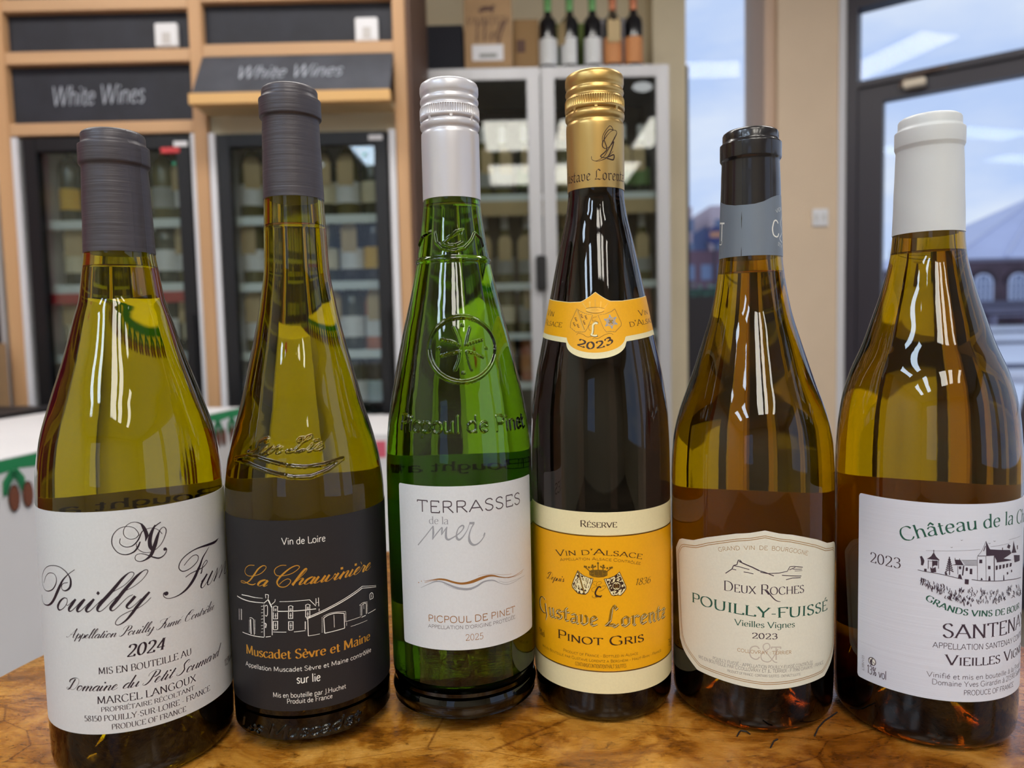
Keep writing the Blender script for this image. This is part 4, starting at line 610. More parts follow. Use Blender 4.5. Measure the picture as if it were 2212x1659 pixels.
# ---- printed matter on the labels: (angle in degrees, height in mm) on the glass
T,S,F,D="T","S","F","D"
PRINT={
1:[
(S,[(-36.65,102.07),(-41.18,99.96),(-45.77,97.01),(-48.74,93.93),(-51.62,90.79),(-55.18,87.2),(-59.0,84.8),(-63.73,83.43),(-69.48,83.39),(-71.92,85.12),(-72.44,87.01)],[0.25,0.31,0.69,1.19,1.32,1.2,0.95,0.51,0.32,0.26,0.45],'ink','c',1),
(S,[(-66.53,93.48),(-63.52,96.58),(-59.95,98.64),(-56.25,99.46),(-52.8,99.05),(-51.3,97.09),(-52.44,94.42),(-55.94,91.81),(-61.44,90.34),(-66.4,90.62),(-69.16,92.82),(-69.01,95.8),(-65.54,99.24),(-60.23,101.85),(-54.29,103.0),(-48.52,102.98),(-44.15,101.58),(-41.23,99.48),(-39.94,97.3),(-40.3,94.73),(-41.9,93.07),(-44.66,92.12),(-46.84,92.62),(-47.14,94.04),(-45.67,95.42),(-42.11,96.03)],[0.26,0.26,0.25,0.25,0.25,0.38,0.5,0.51,0.38,0.26,0.26,0.26,0.26,0.25,0.28,0.31,0.38,0.44,0.81,0.94,0.81,0.5,0.28,0.28,0.28,0.25],'ink','c',1),
(S,[(-43.42,88.67),(-45.88,88.74),(-49.3,86.97),(-51.62,84.5),(-51.17,83.03),(-48.87,83.11),(-45.78,84.67),(-43.62,86.89),(-43.56,88.44),(-44.49,88.77)],[0.25,0.44,0.88,1.07,0.82,0.31,0.28,0.28,0.28,0.25],'ink','c',1),
(S,[(-44.23,86.22),(-43.78,85.41),(-42.13,86.01),(-39.41,87.74),(-37.87,88.5)],0.25,'ink','c',1),
(S,[(-37.28,88.61),(-39.79,86.44),(-42.32,84.24),(-42.55,83.01),(-40.63,83.2),(-37.22,85.25),(-34.22,87.39),(-32.3,88.59)],[0.81,1.13,1.13,0.69,0.31,0.28,0.25,0.25],'ink','c',1),
(S,[(-31.31,88.69),(-33.83,86.6),(-36.46,84.31),(-36.49,82.97),(-34.35,83.4),(-30.79,85.66),(-28.03,87.55),(-26.26,88.6)],[0.81,1.12,1.13,0.69,0.31,0.28,0.25,0.25],'ink','c',1),
(S,[(-25.62,88.71),(-28.13,86.43),(-30.69,84.22),(-30.5,82.94),(-28.61,83.24),(-25.71,85.1),(-23.31,86.78),(-20.96,88.43)],[0.81,1.12,1.12,0.69,0.31,0.28,0.25,0.25],'ink','c',1),
(S,[(-23.32,86.62),(-16.44,90.62),(-8.9,93.5),(-4.51,96.33),(-2.66,98.21),(-3.23,99.3),(-5.45,99.17),(-9.03,96.97),(-13.12,93.5),(-17.26,90.13),(-21.48,86.86),(-23.77,84.56),(-23.88,83.19),(-22.19,82.96),(-19.26,84.51),(-15.53,87.14)],[0.25,0.25,0.25,0.25,0.28,0.28,0.38,0.94,1.19,1.31,1.31,1.12,0.62,0.28,0.25,0.25],'ink','c',1),
(S,[(-15.53,87.14),(-9.49,90.61),(-3.24,92.65),(1.93,95.36),(4.93,98.33),(4.34,99.45),(2.19,99.04),(-1.0,97.29),(-5.04,94.15),(-9.09,90.89),(-13.2,87.11),(-16.32,84.31),(-16.04,82.91),(-14.06,83.27),(-9.81,86.15),(-6.6,88.22),(-3.88,89.02)],[0.25,0.25,0.25,0.25,0.29,0.29,0.38,0.95,1.2,1.32,1.32,1.13,0.56,0.28,0.25,0.25,0.25],'ink','c',1),
(S,[(-2.59,88.21),(-4.82,86.4),(-7.33,84.44),(-7.33,83.31),(-5.83,82.97),(-3.06,84.24),(0.56,86.65)],[1.07,1.07,0.94,0.57,0.28,0.25,0.25],'ink','c',1),
(S,[(5.37,89.0),(2.1,86.59),(-1.98,83.28),(-5.26,80.16),(-8.5,77.64),(-12.07,76.08),(-14.07,76.33),(-13.88,77.86),(-11.22,79.93),(-6.31,81.58),(-1.27,82.54),(2.71,84.22),(5.97,86.3)],[0.83,1.14,1.14,1.01,0.69,0.38,0.28,0.28,0.28,0.28,0.25,0.25,0.25],'ink','c',1),
(F,[(-22.96,92.25),(-21.95,91.19),(-23.11,90.28),(-24.18,91.28)],'ink'),
(S,[(26.81,97.48),(29.58,99.28),(32.93,100.75),(35.83,100.75),(37.4,99.59),(36.74,97.77),(34.25,96.35),(31.17,95.28),(27.98,94.78),(25.42,95.03),(23.62,96.41),(23.51,98.14),(25.07,100.18),(28.54,102.06),(33.82,103.38),(39.53,103.73),(46.41,103.5),(52.64,103.29),(56.04,103.59),(58.75,104.19)],[0.29,0.3,0.3,0.3,0.34,0.38,0.38,0.38,0.38,0.38,0.38,0.42,0.42,0.42,0.47,0.64,0.96,1.1,0.89,0.13],'ink','c',1),
(S,[(47.41,102.4),(44.38,100.5),(40.93,98.17),(38.38,95.01),(36.4,93.05),(34.1,90.52),(31.25,88.13),(27.28,85.79),(23.01,84.37),(19.01,83.84),(15.48,84.07),(13.44,85.27),(13.14,86.59),(13.85,87.3)],[0.17,0.43,0.69,1.03,1.24,1.36,1.23,0.88,0.54,0.33,0.27,0.29,0.33,0.41],'ink','c',1),
(D,(14.8,86.53),0.97,'ink'),
(S,[(27.38,91.75),(30.97,92.74),(35.71,93.21),(40.12,93.52),(43.37,94.43),(44.81,95.43),(44.3,96.28),(42.49,95.85),(40.57,94.3),(39.37,91.5),(38.4,91.06)],[0.34,0.34,0.38,0.39,0.35,0.35,0.3,0.3,0.39,0.65,0.43],'ink','c',1),
(S,[(38.59,86.96),(41.18,88.21),(43.52,89.53)],0.26,'ink','c',1),
(S,[(44.23,89.58),(41.54,87.9),(39.07,86.08),(38.37,84.49),(39.43,83.83),(41.63,84.57),(45.59,86.92),(48.55,89.33)],[0.83,0.95,0.95,0.65,0.26,0.24,0.24,0.24],'ink','c',1),
(S,[(49.8,89.81),(47.02,87.91),(44.64,86.04),(44.07,84.52),(45.06,83.87),(47.59,84.65),(51.27,87.32),(55.7,89.98)],[0.79,0.92,0.87,0.57,0.26,0.24,0.24,0.22],'ink','c',1),
(S,[(55.69,89.87),(54.23,87.5),(50.41,84.27)],[0.31,0.67,0.75],'ink','c',1),
(S,[(50.67,84.32),(56.26,87.46),(61.7,90.15)],0.22,'ink','c',1),
(S,[(62.03,89.84),(61.21,87.17),(56.75,84.38)],[0.27,0.58,0.62],'ink','c',1),
(S,[(57.42,84.67),(62.34,87.12),(68.2,90.02),(69.3,88.95),(66.36,86.39),(65.42,84.53),(69.29,84.29),(73.93,85.55)],[0.2,0.2,0.21,0.46,0.59,0.36,0.21,0.21],'ink','c',1),
(S,[(-8.88,115.27),(-9.32,113.25),(-7.61,111.68),(-5.0,111.01),(-1.92,111.59),(0.91,113.82),(3.06,117.09),(5.85,118.1),(9.0,118.12),(12.11,116.89),(14.39,114.68)],[0.25,0.25,0.28,0.28,0.44,0.5,0.38,0.25,0.22,0.22,0.26],'ink','c',1),
(S,[(1.8,112.76),(0.29,110.38),(-2.14,108.41),(-6.37,107.64),(-10.46,108.91),(-12.95,111.63),(-13.62,114.21),(-12.56,117.29),(-9.34,119.73),(-5.11,120.39),(-1.37,119.49),(0.78,117.35),(1.43,115.68)],[0.44,0.69,0.57,0.38,0.31,0.31,0.37,0.31,0.25,0.22,0.22,0.25,0.32],'ink','c',1),
(S,[(1.45,116.0),(-0.56,114.63),(-3.62,114.47),(-6.18,115.83),(-6.99,117.96),(-5.88,120.24),(-3.11,121.73),(-0.05,121.9),(2.94,120.78)],[0.38,0.25,0.22,0.22,0.25,0.22,0.22,0.22,0.44],'ink','c',1),
(S,[(2.94,120.78),(4.33,118.54),(5.47,115.51),(4.68,112.57)],[0.63,1.26,1.33,0.19],'ink','c',1),
(S,[(4.68,112.57),(8.11,116.78),(11.06,118.97),(13.99,120.19)],[0.19,0.32,0.45,0.38],'ink','c',1),
(S,[(10.68,119.34),(8.48,116.41),(7.11,112.73),(7.21,109.82),(8.24,107.73)],[0.51,1.14,1.4,1.4,0.64],'ink','c',1),
(S,[(-0.36,112.05),(-0.11,110.11),(2.06,108.24),(5.08,107.26),(9.03,107.61),(13.21,109.91),(15.95,113.4),(16.8,116.2),(15.45,117.64),(13.32,116.72),(11.47,113.74),(9.8,110.1),(7.33,105.92),(4.08,104.11),(0.97,103.71),(-1.32,104.79),(-1.04,106.69),(1.6,107.27),(5.01,106.24),(8.82,104.56),(11.96,103.75),(14.9,104.74),(16.5,106.77),(15.76,108.04)],[0.25,0.25,0.25,0.22,0.22,0.26,0.32,0.35,0.26,0.32,1.09,1.47,1.21,0.57,0.28,0.25,0.22,0.22,0.29,0.57,0.58,0.39,0.32,0.32],'ink','c',1),
(D,(15.5,107.36),0.77,'ink'),
(T,'script','Appellation Pouilly Fumé Contrôlée',[(-45.02,70.64),(48.61,70.64)],4.52,'ink',0.75,0),
(T,'serifi','2024',[(-9.48,60.83),(12.31,60.83)],5.29,'ink',1.3,0),
(T,'serif','MIS EN BOUTEILLE AU',[(-25.79,54.04),(28.91,54.04)],3.05,'ink',1.0,0),
(T,'script','Domaine du Petit Soumard',[(-48.83,46.23),(50.78,46.23)],5.9,'ink',0.75,0),
(T,'serif','MARCEL LANGOUX',[(-27.69,40.31),(30.97,40.31)],3.39,'ink',1.0,0),
(T,'serif','PROPRIÉTAIRE RÉCOLTANT',[(-25.66,36.54),(29.41,36.54)],2.1,'ink',1.0,0),
(T,'serif','58150 POUILLY-SUR-LOIRE - FRANCE',[(-36.51,32.17),(41.43,32.17)],2.58,'ink',1.0,0),
(T,'serif','PRODUCE OF FRANCE',[(-20.01,27.97),(23.13,27.97)],2.43,'ink',1.0,0),
(T,'serif','12,5% vol',[(58.8,38.2),(73.77,38.2)],3.41,'ink',1.0,0),
],
2:[
(S,[(-38.75,94.08),(-43.3,93.71),(-47.07,91.95),(-48.0,89.69),(-45.08,88.4),(-39.48,88.84),(-33.77,90.39),(-30.05,92.7),(-29.59,94.03),(-31.89,94.26),(-35.78,92.41),(-39.44,89.34),(-44.02,85.95),(-48.19,84.43),(-52.29,84.26),(-52.77,84.93),(-49.55,85.18),(-44.82,84.37),(-41.07,84.31),(-38.52,85.12)],[0.29,0.29,0.29,0.33,0.33,0.29,0.29,0.29,0.32,0.39,0.65,0.78,0.59,0.33,0.3,0.3,0.29,0.46,0.45,0.29],'gold_ink','c',1),
(S,[(-15.13,94.71),(-18.76,94.69),(-22.33,93.38),(-23.54,91.57),(-21.86,89.78),(-17.25,89.68),(-11.81,90.63),(-7.74,92.42),(-6.57,93.74),(-8.5,94.36),(-12.54,93.27),(-17.18,90.76),(-20.8,88.15),(-22.01,86.18),(-20.35,84.38),(-16.68,84.19),(-13.67,85.61),(-12.68,87.22),(-14.64,88.09),(-17.88,87.0),(-20.51,85.36)],[0.29,0.29,0.29,0.35,0.35,0.29,0.29,0.29,0.32,0.38,0.51,0.71,0.77,0.71,0.51,0.32,0.32,0.32,0.29,0.29,0.29],'gold_ink','c',1),
(T,'script','a',[(-38.63,84.06),(-30.77,84.06)],7.88,'gold_ink',0.85,0),
(T,'script','hauvinière',[(-12.87,84.8),(45.51,84.8)],7.91,'gold_ink',0.85,0),
(T,'sans','Vin de Loire',[(-17.73,104.77),(11.4,104.77)],3.3,'white_ink',1.1,0),
(T,'serif','Muscadet Sèvre et Maine',[(-51.01,48.8),(44.07,48.8)],4.51,'gold_ink',1.25,0),
(T,'sans','Appellation Muscadet Sèvre et Maine contrôlée',[(-52.31,42.39),(44.53,42.39)],2.25,'white_ink',1.0,0),
(T,'sans','sur lie',[(-11.76,36.35),(4.34,36.35)],4.03,'white_ink',1.2,0),
(T,'sans','Mis en bouteille par J.Huchet',[(-28.88,29.38),(21.57,29.38)],2.34,'white_ink',1.0,0),
(T,'sans','Produit de France',[(-19.0,26.41),(11.83,26.41)],2.26,'white_ink',1.0,0),
(S,[(-53.03,78.01),(-46.08,78.24),(-39.82,78.11),(-33.1,78.22)],[0.39,0.39,0.32,0.16],'white_ink','c',1),
(S,[(-59.15,76.4),(-51.31,75.9),(-43.07,75.73),(-32.74,76.0)],[0.46,0.46,0.39,0.29],'white_ink','c',1),
(S,[(-32.5,75.78),(-28.99,77.84)],0.32,'white_ink','c',0),
(S,[(-29.0,77.77),(-26.53,73.97)],0.58,'white_ink','c',0),
(S,[(-30.96,80.32),(-30.74,78.35)],0.26,'white_ink','c',0),
(S,[(-28.58,80.1),(-28.98,78.1)],0.26,'white_ink','c',0),
(S,[(-30.96,80.26),(-28.58,80.17)],0.26,'white_ink','c',0),
(S,[(-32.44,75.12),(-33.39,59.12)],0.32,'white_ink','c',0),
(S,[(-26.53,73.91),(-27.23,60.31)],0.32,'white_ink','c',0),
(S,[(-26.68,75.39),(-24.14,76.94),(-23.82,78.1)],0.26,'white_ink','c',0),
(S,[(-20.82,76.98),(-0.96,77.11)],0.23,'white_ink','c',0),
(S,[(-0.96,77.11),(3.03,73.65)],0.26,'white_ink','c',0),
(S,[(3.33,77.43),(3.16,74.3)],0.26,'white_ink','c',0),
(S,[(4.93,77.59),(4.92,73.28)],0.26,'white_ink','c',0),
(S,[(3.21,75.29),(4.89,75.28)],0.16,'white_ink','c',0),
(S,[(5.16,72.09),(5.01,70.95)],0.26,'white_ink','c',0),
(S,[(-22.55,72.19),(3.04,72.26)],0.36,'white_ink','c',0),
(S,[(-3.42,68.44),(37.85,77.8)],0.3,'white_ink','c',0),
(S,[(-3.46,67.79),(37.78,76.85)],0.4,'white_ink','c',0),
(S,[(37.85,77.8),(52.87,74.9)],0.2,'white_ink','c',0),
(S,[(37.78,76.85),(52.8,74.21)],0.24,'white_ink','c',0),
(S,[(-2.58,67.72),(-2.71,59.33)],0.32,'white_ink','c',0),
(S,[(-2.71,59.33),(4.91,59.57)],0.2,'white_ink','c',0),
(S,[(-26.38,61.93),(-17.16,61.95)],0.26,'white_ink','c',0),
(S,[(-11.97,61.93),(-4.44,62.16)],0.26,'white_ink','c',0),
(S,[(-54.1,58.93),(-42.75,58.72),(-33.52,58.88)],0.33,'white_ink','c',0),
(S,[(-32.17,59.11),(-28.28,59.66)],0.29,'white_ink','c',0),
(S,[(7.93,67.1),(8.14,59.49)],0.36,'white_ink','c',0),
(S,[(22.2,67.19),(22.17,59.74)],0.36,'white_ink','c',0),
(S,[(8.14,59.49),(22.27,59.72)],0.33,'white_ink','c',0),
(S,[(14.85,67.61),(14.83,61.39)],0.2,'white_ink','c',0),
(S,[(22.95,62.81),(35.61,62.69)],0.17,'white_ink','c',0),
(S,[(23.84,62.3),(23.74,60.62)],0.17,'white_ink','c',0),
(S,[(26.92,59.57),(41.49,59.44)],0.17,'white_ink','c',0),
(S,[(42.42,62.7),(51.16,62.78)],0.28,'white_ink','c',0),
(S,[(36.19,62.21),(40.02,62.34)],0.3,'white_ink','c',0),
(S,[(7.93,67.1),(11.26,68.14),(16.4,68.3),(22.2,67.19)],0.36,'white_ink','c',1),
(S,[(7.53,67.92),(11.3,68.81),(16.43,68.86),(23.5,67.86)],0.2,'white_ink','c',1),
(S,[(-25.68,74.26),(-23.8,74.8),(-21.94,74.34)],0.23,'white_ink','c',1),
(S,[(-25.29,74.27),(-25.43,72.12)],0.29,'white_ink','c',0),
(S,[(-22.41,74.33),(-22.55,72.19)],0.29,'white_ink','c',0),
(S,[(-24.28,73.47),(-24.36,72.32)],0.23,'white_ink','c',0),
(S,[(-23.51,73.49),(-23.59,72.33)],0.23,'white_ink','c',0),
(S,[(-25.57,71.63),(-25.78,68.48)],0.32,'white_ink','c',0),
(S,[(-22.58,71.69),(-22.79,68.55)],0.32,'white_ink','c',0),
(S,[(-24.05,71.17),(-24.2,68.85)],0.26,'white_ink','c',0),
(S,[(-24.85,69.99),(-23.41,70.03)],0.19,'white_ink','c',0),
(S,[(-25.93,68.38),(-22.55,68.55)],0.26,'white_ink','c',0),
(S,[(-15.16,74.47),(-13.42,74.92),(-11.67,74.37)],0.23,'white_ink','c',1),
(S,[(-14.8,74.46),(-14.93,72.32)],0.29,'white_ink','c',0),
(S,[(-12.12,74.38),(-12.25,72.25)],0.29,'white_ink','c',0),
(S,[(-13.86,73.61),(-13.93,72.46)],0.23,'white_ink','c',0),
(S,[(-13.15,73.59),(-13.22,72.44)],0.23,'white_ink','c',0),
(S,[(-15.05,71.83),(-15.24,68.7)],0.32,'white_ink','c',0),
(S,[(-12.27,71.75),(-12.46,68.62)],0.32,'white_ink','c',0),
(S,[(-13.64,71.3),(-13.78,68.99)],0.26,'white_ink','c',0),
(S,[(-14.39,70.17),(-13.04,70.13)],0.19,'white_ink','c',0),
(S,[(-15.38,68.6),(-12.24,68.62)],0.26,'white_ink','c',0),
(S,[(-3.86,74.66),(-2.17,75.03),(-0.45,74.39)],0.23,'white_ink','c',1),
(S,[(-3.51,74.63),(-3.63,72.5)],0.29,'white_ink','c',0),
(S,[(-0.89,74.42),(-1.01,72.28)],0.29,'white_ink','c',0),
(S,[(-2.59,73.74),(-2.66,72.59)],0.23,'white_ink','c',0),
(S,[(-1.9,73.68),(-1.96,72.53)],0.23,'white_ink','c',0),
(S,[(-3.74,72.01),(-3.92,68.88)],0.32,'white_ink','c',0),
(S,[(-1.04,71.79),(-1.21,68.66)],0.32,'white_ink','c',0),
(S,[(-2.38,71.41),(-2.51,69.1)],0.26,'white_ink','c',0),
(S,[(-3.1,70.31),(-1.79,70.2)],0.19,'white_ink','c',0),
(S,[(-4.06,68.79),(-0.99,68.64)],0.26,'white_ink','c',0),
(S,[(-25.87,67.15),(-26.15,63.17)],0.36,'white_ink','c',0),
(S,[(-22.78,67.23),(-23.05,63.25)],0.35,'white_ink','c',0),
(S,[(-26.16,67.21),(-22.4,67.3)],0.23,'white_ink','c',0),
(S,[(-24.36,66.53),(-24.54,63.88)],0.26,'white_ink','c',0),
(S,[(-25.31,65.35),(-23.57,65.39)],0.19,'white_ink','c',0),
(S,[(-26.16,63.0),(-23.38,63.18)],0.29,'white_ink','c',0),
(S,[(-15.21,67.05),(-15.45,63.08)],0.35,'white_ink','c',0),
(S,[(-12.34,66.97),(-12.58,63.01)],0.35,'white_ink','c',0),
(S,[(-15.48,67.12),(-11.98,67.02)],0.23,'white_ink','c',0),
(S,[(-13.81,66.35),(-13.97,63.71)],0.26,'white_ink','c',0),
(S,[(-14.69,65.22),(-13.07,65.17)],0.19,'white_ink','c',0),
(S,[(-15.46,62.92),(-12.89,62.95)],0.29,'white_ink','c',0),
(S,[(-4.27,66.69),(-4.49,62.73)],0.36,'white_ink','c',0),
(S,[(-31.56,74.34),(-30.74,74.88),(-29.75,74.44),(-30.04,70.45),(-31.03,69.57),(-31.72,70.03)],0.29,'white_ink','c',1),
(S,[(-32.18,66.02),(-31.44,65.4),(-31.98,63.71)],0.52,'white_ink','c',1),
(S,[(-34.76,74.14),(-33.13,74.42)],0.19,'white_ink','c',0),
(S,[(-34.45,72.57),(-33.25,72.82)],0.19,'white_ink','c',0),
(S,[(-35.02,70.94),(-33.37,71.22)],0.19,'white_ink','c',0),
(S,[(-34.7,69.37),(-33.5,69.62)],0.19,'white_ink','c',0),
(S,[(-35.27,67.73),(-33.62,68.02)],0.19,'white_ink','c',0),
(S,[(-34.95,66.16),(-33.74,66.42)],0.19,'white_ink','c',0),
(S,[(-35.52,64.52),(-33.87,64.81)],0.19,'white_ink','c',0),
(S,[(-35.21,62.95),(-33.99,63.21)],0.19,'white_ink','c',0),
(S,[(-35.78,61.3),(-34.11,61.6)],0.19,'white_ink','c',0),
(S,[(-56.98,70.31),(-57.57,64.61)],0.3,'white_ink','c',0),
(S,[(-54.31,70.74),(-54.85,65.07)],0.3,'white_ink','c',0),
(S,[(-54.38,70.22),(-53.13,70.35)],0.16,'white_ink','c',0),
(S,[(-54.45,69.6),(-53.21,69.73)],0.16,'white_ink','c',0),
(S,[(-54.53,68.98),(-53.28,69.11)],0.16,'white_ink','c',0),
(S,[(-54.61,68.36),(-53.35,68.49)],0.16,'white_ink','c',0),
(S,[(-54.68,67.74),(-53.43,67.87)],0.16,'white_ink','c',0),
(S,[(-54.76,67.12),(-53.5,67.25)],0.16,'white_ink','c',0),
(S,[(-54.84,66.5),(-53.58,66.63)],0.16,'white_ink','c',0),
(S,[(-54.92,65.88),(-53.65,66.01)],0.16,'white_ink','c',0),
(S,[(-55.0,65.25),(-53.73,65.39)],0.16,'white_ink','c',0),
(S,[(-45.48,67.27),(-43.82,67.7),(-41.5,67.06)],0.26,'white_ink','c',1),
(S,[(-44.54,66.88),(-44.72,59.41)],0.59,'white_ink','c',0),
(S,[(-41.69,67.04),(-41.76,59.34)],0.26,'white_ink','c',0),
(S,[(-41.1,66.77),(-40.07,66.87)],0.16,'white_ink','c',0),
(S,[(6.48,67.61),(7.24,67.59)],0.16,'white_ink','c',0),
(S,[(22.97,67.39),(23.73,67.34)],0.13,'white_ink','c',0),
(S,[(-41.16,66.16),(-40.13,66.27)],0.16,'white_ink','c',0),
(S,[(6.44,66.95),(7.2,66.92)],0.16,'white_ink','c',0),
(S,[(22.94,66.98),(23.7,66.94)],0.13,'white_ink','c',0),
(S,[(-41.21,65.55),(-40.18,65.66)],0.16,'white_ink','c',0),
(S,[(6.4,66.29),(7.16,66.26)],0.16,'white_ink','c',0),
(S,[(22.92,66.58),(23.68,66.54)],0.13,'white_ink','c',0),
(S,[(-41.26,64.95),(-40.23,65.05)],0.16,'white_ink','c',0),
(S,[(6.37,65.63),(7.13,65.6)],0.16,'white_ink','c',0),
(S,[(22.9,66.18),(23.66,66.14)],0.13,'white_ink','c',0),
(S,[(-41.32,64.34),(-40.28,64.45)],0.16,'white_ink','c',0),
(S,[(6.33,64.97),(7.09,64.94)],0.16,'white_ink','c',0),
(S,[(22.87,65.78),(23.63,65.74)],0.13,'white_ink','c',0),
(S,[(-41.37,63.73),(-40.34,63.84)],0.16,'white_ink','c',0),
(S,[(6.29,64.3),(7.05,64.27)],0.16,'white_ink','c',0),
(S,[(22.85,65.38),(23.61,65.33)],0.13,'white_ink','c',0),
(S,[(-41.42,63.12),(-40.39,63.23)],0.16,'white_ink','c',0),
(S,[(6.26,63.64),(7.02,63.61)],0.16,'white_ink','c',0),
(S,[(22.83,64.97),(23.59,64.93)],0.13,'white_ink','c',0),
(S,[(-41.48,62.51),(-40.44,62.63)],0.16,'white_ink','c',0),
(S,[(6.22,62.98),(6.98,62.95)],0.16,'white_ink','c',0),
(S,[(22.8,64.57),(23.56,64.53)],0.13,'white_ink','c',0),
(S,[(-41.53,61.91),(-40.49,62.02)],0.16,'white_ink','c',0),
(S,[(6.18,62.32),(6.94,62.29)],0.16,'white_ink','c',0),
(S,[(22.78,64.17),(23.54,64.13)],0.13,'white_ink','c',0),
(S,[(-41.59,61.3),(-40.55,61.41)],0.16,'white_ink','c',0),
(S,[(6.15,61.65),(6.91,61.62)],0.16,'white_ink','c',0),
(S,[(22.76,63.77),(23.52,63.72)],0.13,'white_ink','c',0),
(S,[(-41.64,60.69),(-40.6,60.8)],0.16,'white_ink','c',0),
(S,[(6.11,60.99),(6.87,60.96)],0.16,'white_ink','c',0),
(S,[(22.73,63.36),(23.49,63.32)],0.13,'white_ink','c',0),
(S,[(-41.69,60.08),(-40.65,60.2)],0.16,'white_ink','c',0),
(S,[(6.07,60.33),(6.83,60.3)],0.16,'white_ink','c',0),
(S,[(22.71,62.96),(23.47,62.92)],0.13,'white_ink','c',0),
(S,[(-46.05,66.19),(-44.98,66.33)],0.16,'white_ink','c',0),
(S,[(-46.11,65.58),(-45.04,65.71)],0.16,'white_ink','c',0),
(S,[(-46.17,64.97),(-45.1,65.1)],0.16,'white_ink','c',0),
(S,[(-46.23,64.36),(-45.16,64.49)],0.16,'white_ink','c',0),
(S,[(-46.29,63.74),(-45.21,63.88)],0.16,'white_ink','c',0),
(S,[(-46.35,63.13),(-45.27,63.27)],0.16,'white_ink','c',0),
(S,[(-46.42,62.52),(-45.33,62.66)],0.16,'white_ink','c',0),
(S,[(-46.48,61.9),(-45.39,62.05)],0.16,'white_ink','c',0),
(S,[(-46.54,61.29),(-45.45,61.43)],0.16,'white_ink','c',0),
(S,[(-46.6,60.68),(-45.51,60.82)],0.16,'white_ink','c',0),
(S,[(-46.66,60.06),(-45.57,60.21)],0.16,'white_ink','c',0),
(S,[(36.25,63.06),(36.71,68.3),(38.83,68.86),(40.77,68.41),(40.59,62.9)],0.3,'white_ink','c',0),
(S,[(38.48,68.42),(38.45,66.01)],0.17,'white_ink','c',0),
(S,[(34.5,68.79),(37.91,69.41),(42.16,68.78)],0.2,'white_ink','c',1),
(S,[(35.08,68.49),(35.98,68.36)],0.17,'white_ink','c',0),
(S,[(41.23,68.13),(42.25,68.03)],0.17,'white_ink','c',0),
(S,[(35.04,67.88),(35.94,67.75)],0.17,'white_ink','c',0),
(S,[(41.18,67.55),(42.2,67.45)],0.17,'white_ink','c',0),
(S,[(35.0,67.27),(35.9,67.14)],0.17,'white_ink','c',0),
(S,[(41.14,66.97),(42.16,66.87)],0.17,'white_ink','c',0),
(S,[(34.96,66.66),(35.86,66.53)],0.17,'white_ink','c',0),
(S,[(41.1,66.39),(42.12,66.29)],0.17,'white_ink','c',0),
(S,[(34.92,66.05),(35.82,65.92)],0.17,'white_ink','c',0),
(S,[(41.06,65.81),(42.08,65.71)],0.17,'white_ink','c',0),
(S,[(34.88,65.44),(35.78,65.31)],0.17,'white_ink','c',0),
(S,[(41.02,65.23),(42.04,65.13)],0.17,'white_ink','c',0),
(S,[(34.84,64.83),(35.74,64.69)],0.17,'white_ink','c',0),
(S,[(40.98,64.65),(41.99,64.54)],0.17,'white_ink','c',0),
(S,[(34.8,64.22),(35.7,64.08)],0.17,'white_ink','c',0),
(S,[(40.94,64.07),(41.95,63.96)],0.17,'white_ink','c',0),
(S,[(34.77,63.61),(35.66,63.47)],0.17,'white_ink','c',0),
(S,[(40.9,63.49),(41.91,63.38)],0.17,'white_ink','c',0),
(S,[(44.86,69.71),(44.73,71.84),(46.42,72.49),(48.32,71.69),(48.54,69.53)],0.31,'white_ink','c',1),
(S,[(46.37,71.8),(46.54,70.01)],0.24,'white_ink','c',0),
(S,[(44.54,69.37),(48.53,69.36)],0.24,'white_ink','c',0),
],
3:[
(T,'sans','TERRASSES',[(-33.35,115.05),(51.67,115.05)],5.81,'charcoal_ink',0.85,0),
(T,'serif','de la',[(-23.56,109.31),(-8.62,109.31)],3.72,'grey_ink',0.9,0),
(S,[(-33.34,97.74),(-26.35,103.15),(-20.24,108.31)],[0.52,0.45,0.45],'grey_ink','c',0),
(S,[(-20.39,108.24),(-20.42,104.74),(-21.08,101.39)],[0.64,0.96,0.45],'grey_ink','c',1),
(S,[(-21.23,101.29),(-18.23,104.16),(-13.74,107.83)],[0.26,0.51,0.45],'grey_ink','c',1),
(S,[(-13.51,107.77),(-13.83,105.88),(-14.25,103.77)],[0.45,0.76,0.32],'grey_ink','c',1),
(S,[(-14.3,103.77),(-11.92,106.23),(-9.97,108.02)],[0.25,0.45,0.38],'grey_ink','c',1),
(S,[(-10.16,108.02),(-10.89,105.27),(-10.91,102.51),(-9.32,101.55),(-6.5,102.41),(-2.29,104.16),(1.01,106.4),(1.9,107.98),(0.64,108.51),(-1.94,107.13),(-3.39,104.25),(-3.06,102.13),(-1.39,101.45),(1.34,102.98),(4.22,105.95),(5.7,108.47),(6.44,109.73)],[0.45,0.83,1.08,0.89,0.57,0.51,0.45,0.7,0.7,0.45,0.57,1.08,0.89,0.51,0.32,0.25,0.38],'grey_ink','c',1),
(S,[(5.97,109.49),(7.82,109.4),(9.69,109.39)],1.08,'grey_ink','c',0),
(S,[(9.21,109.1),(7.01,106.46),(5.59,103.29),(5.85,100.36),(7.88,98.56),(10.69,98.44),(13.84,99.84),(16.6,102.23),(17.15,103.88),(15.77,102.3)],[0.64,0.45,0.64,1.21,1.09,0.7,0.51,0.45,0.45,0.19],'grey_ink','c',1),
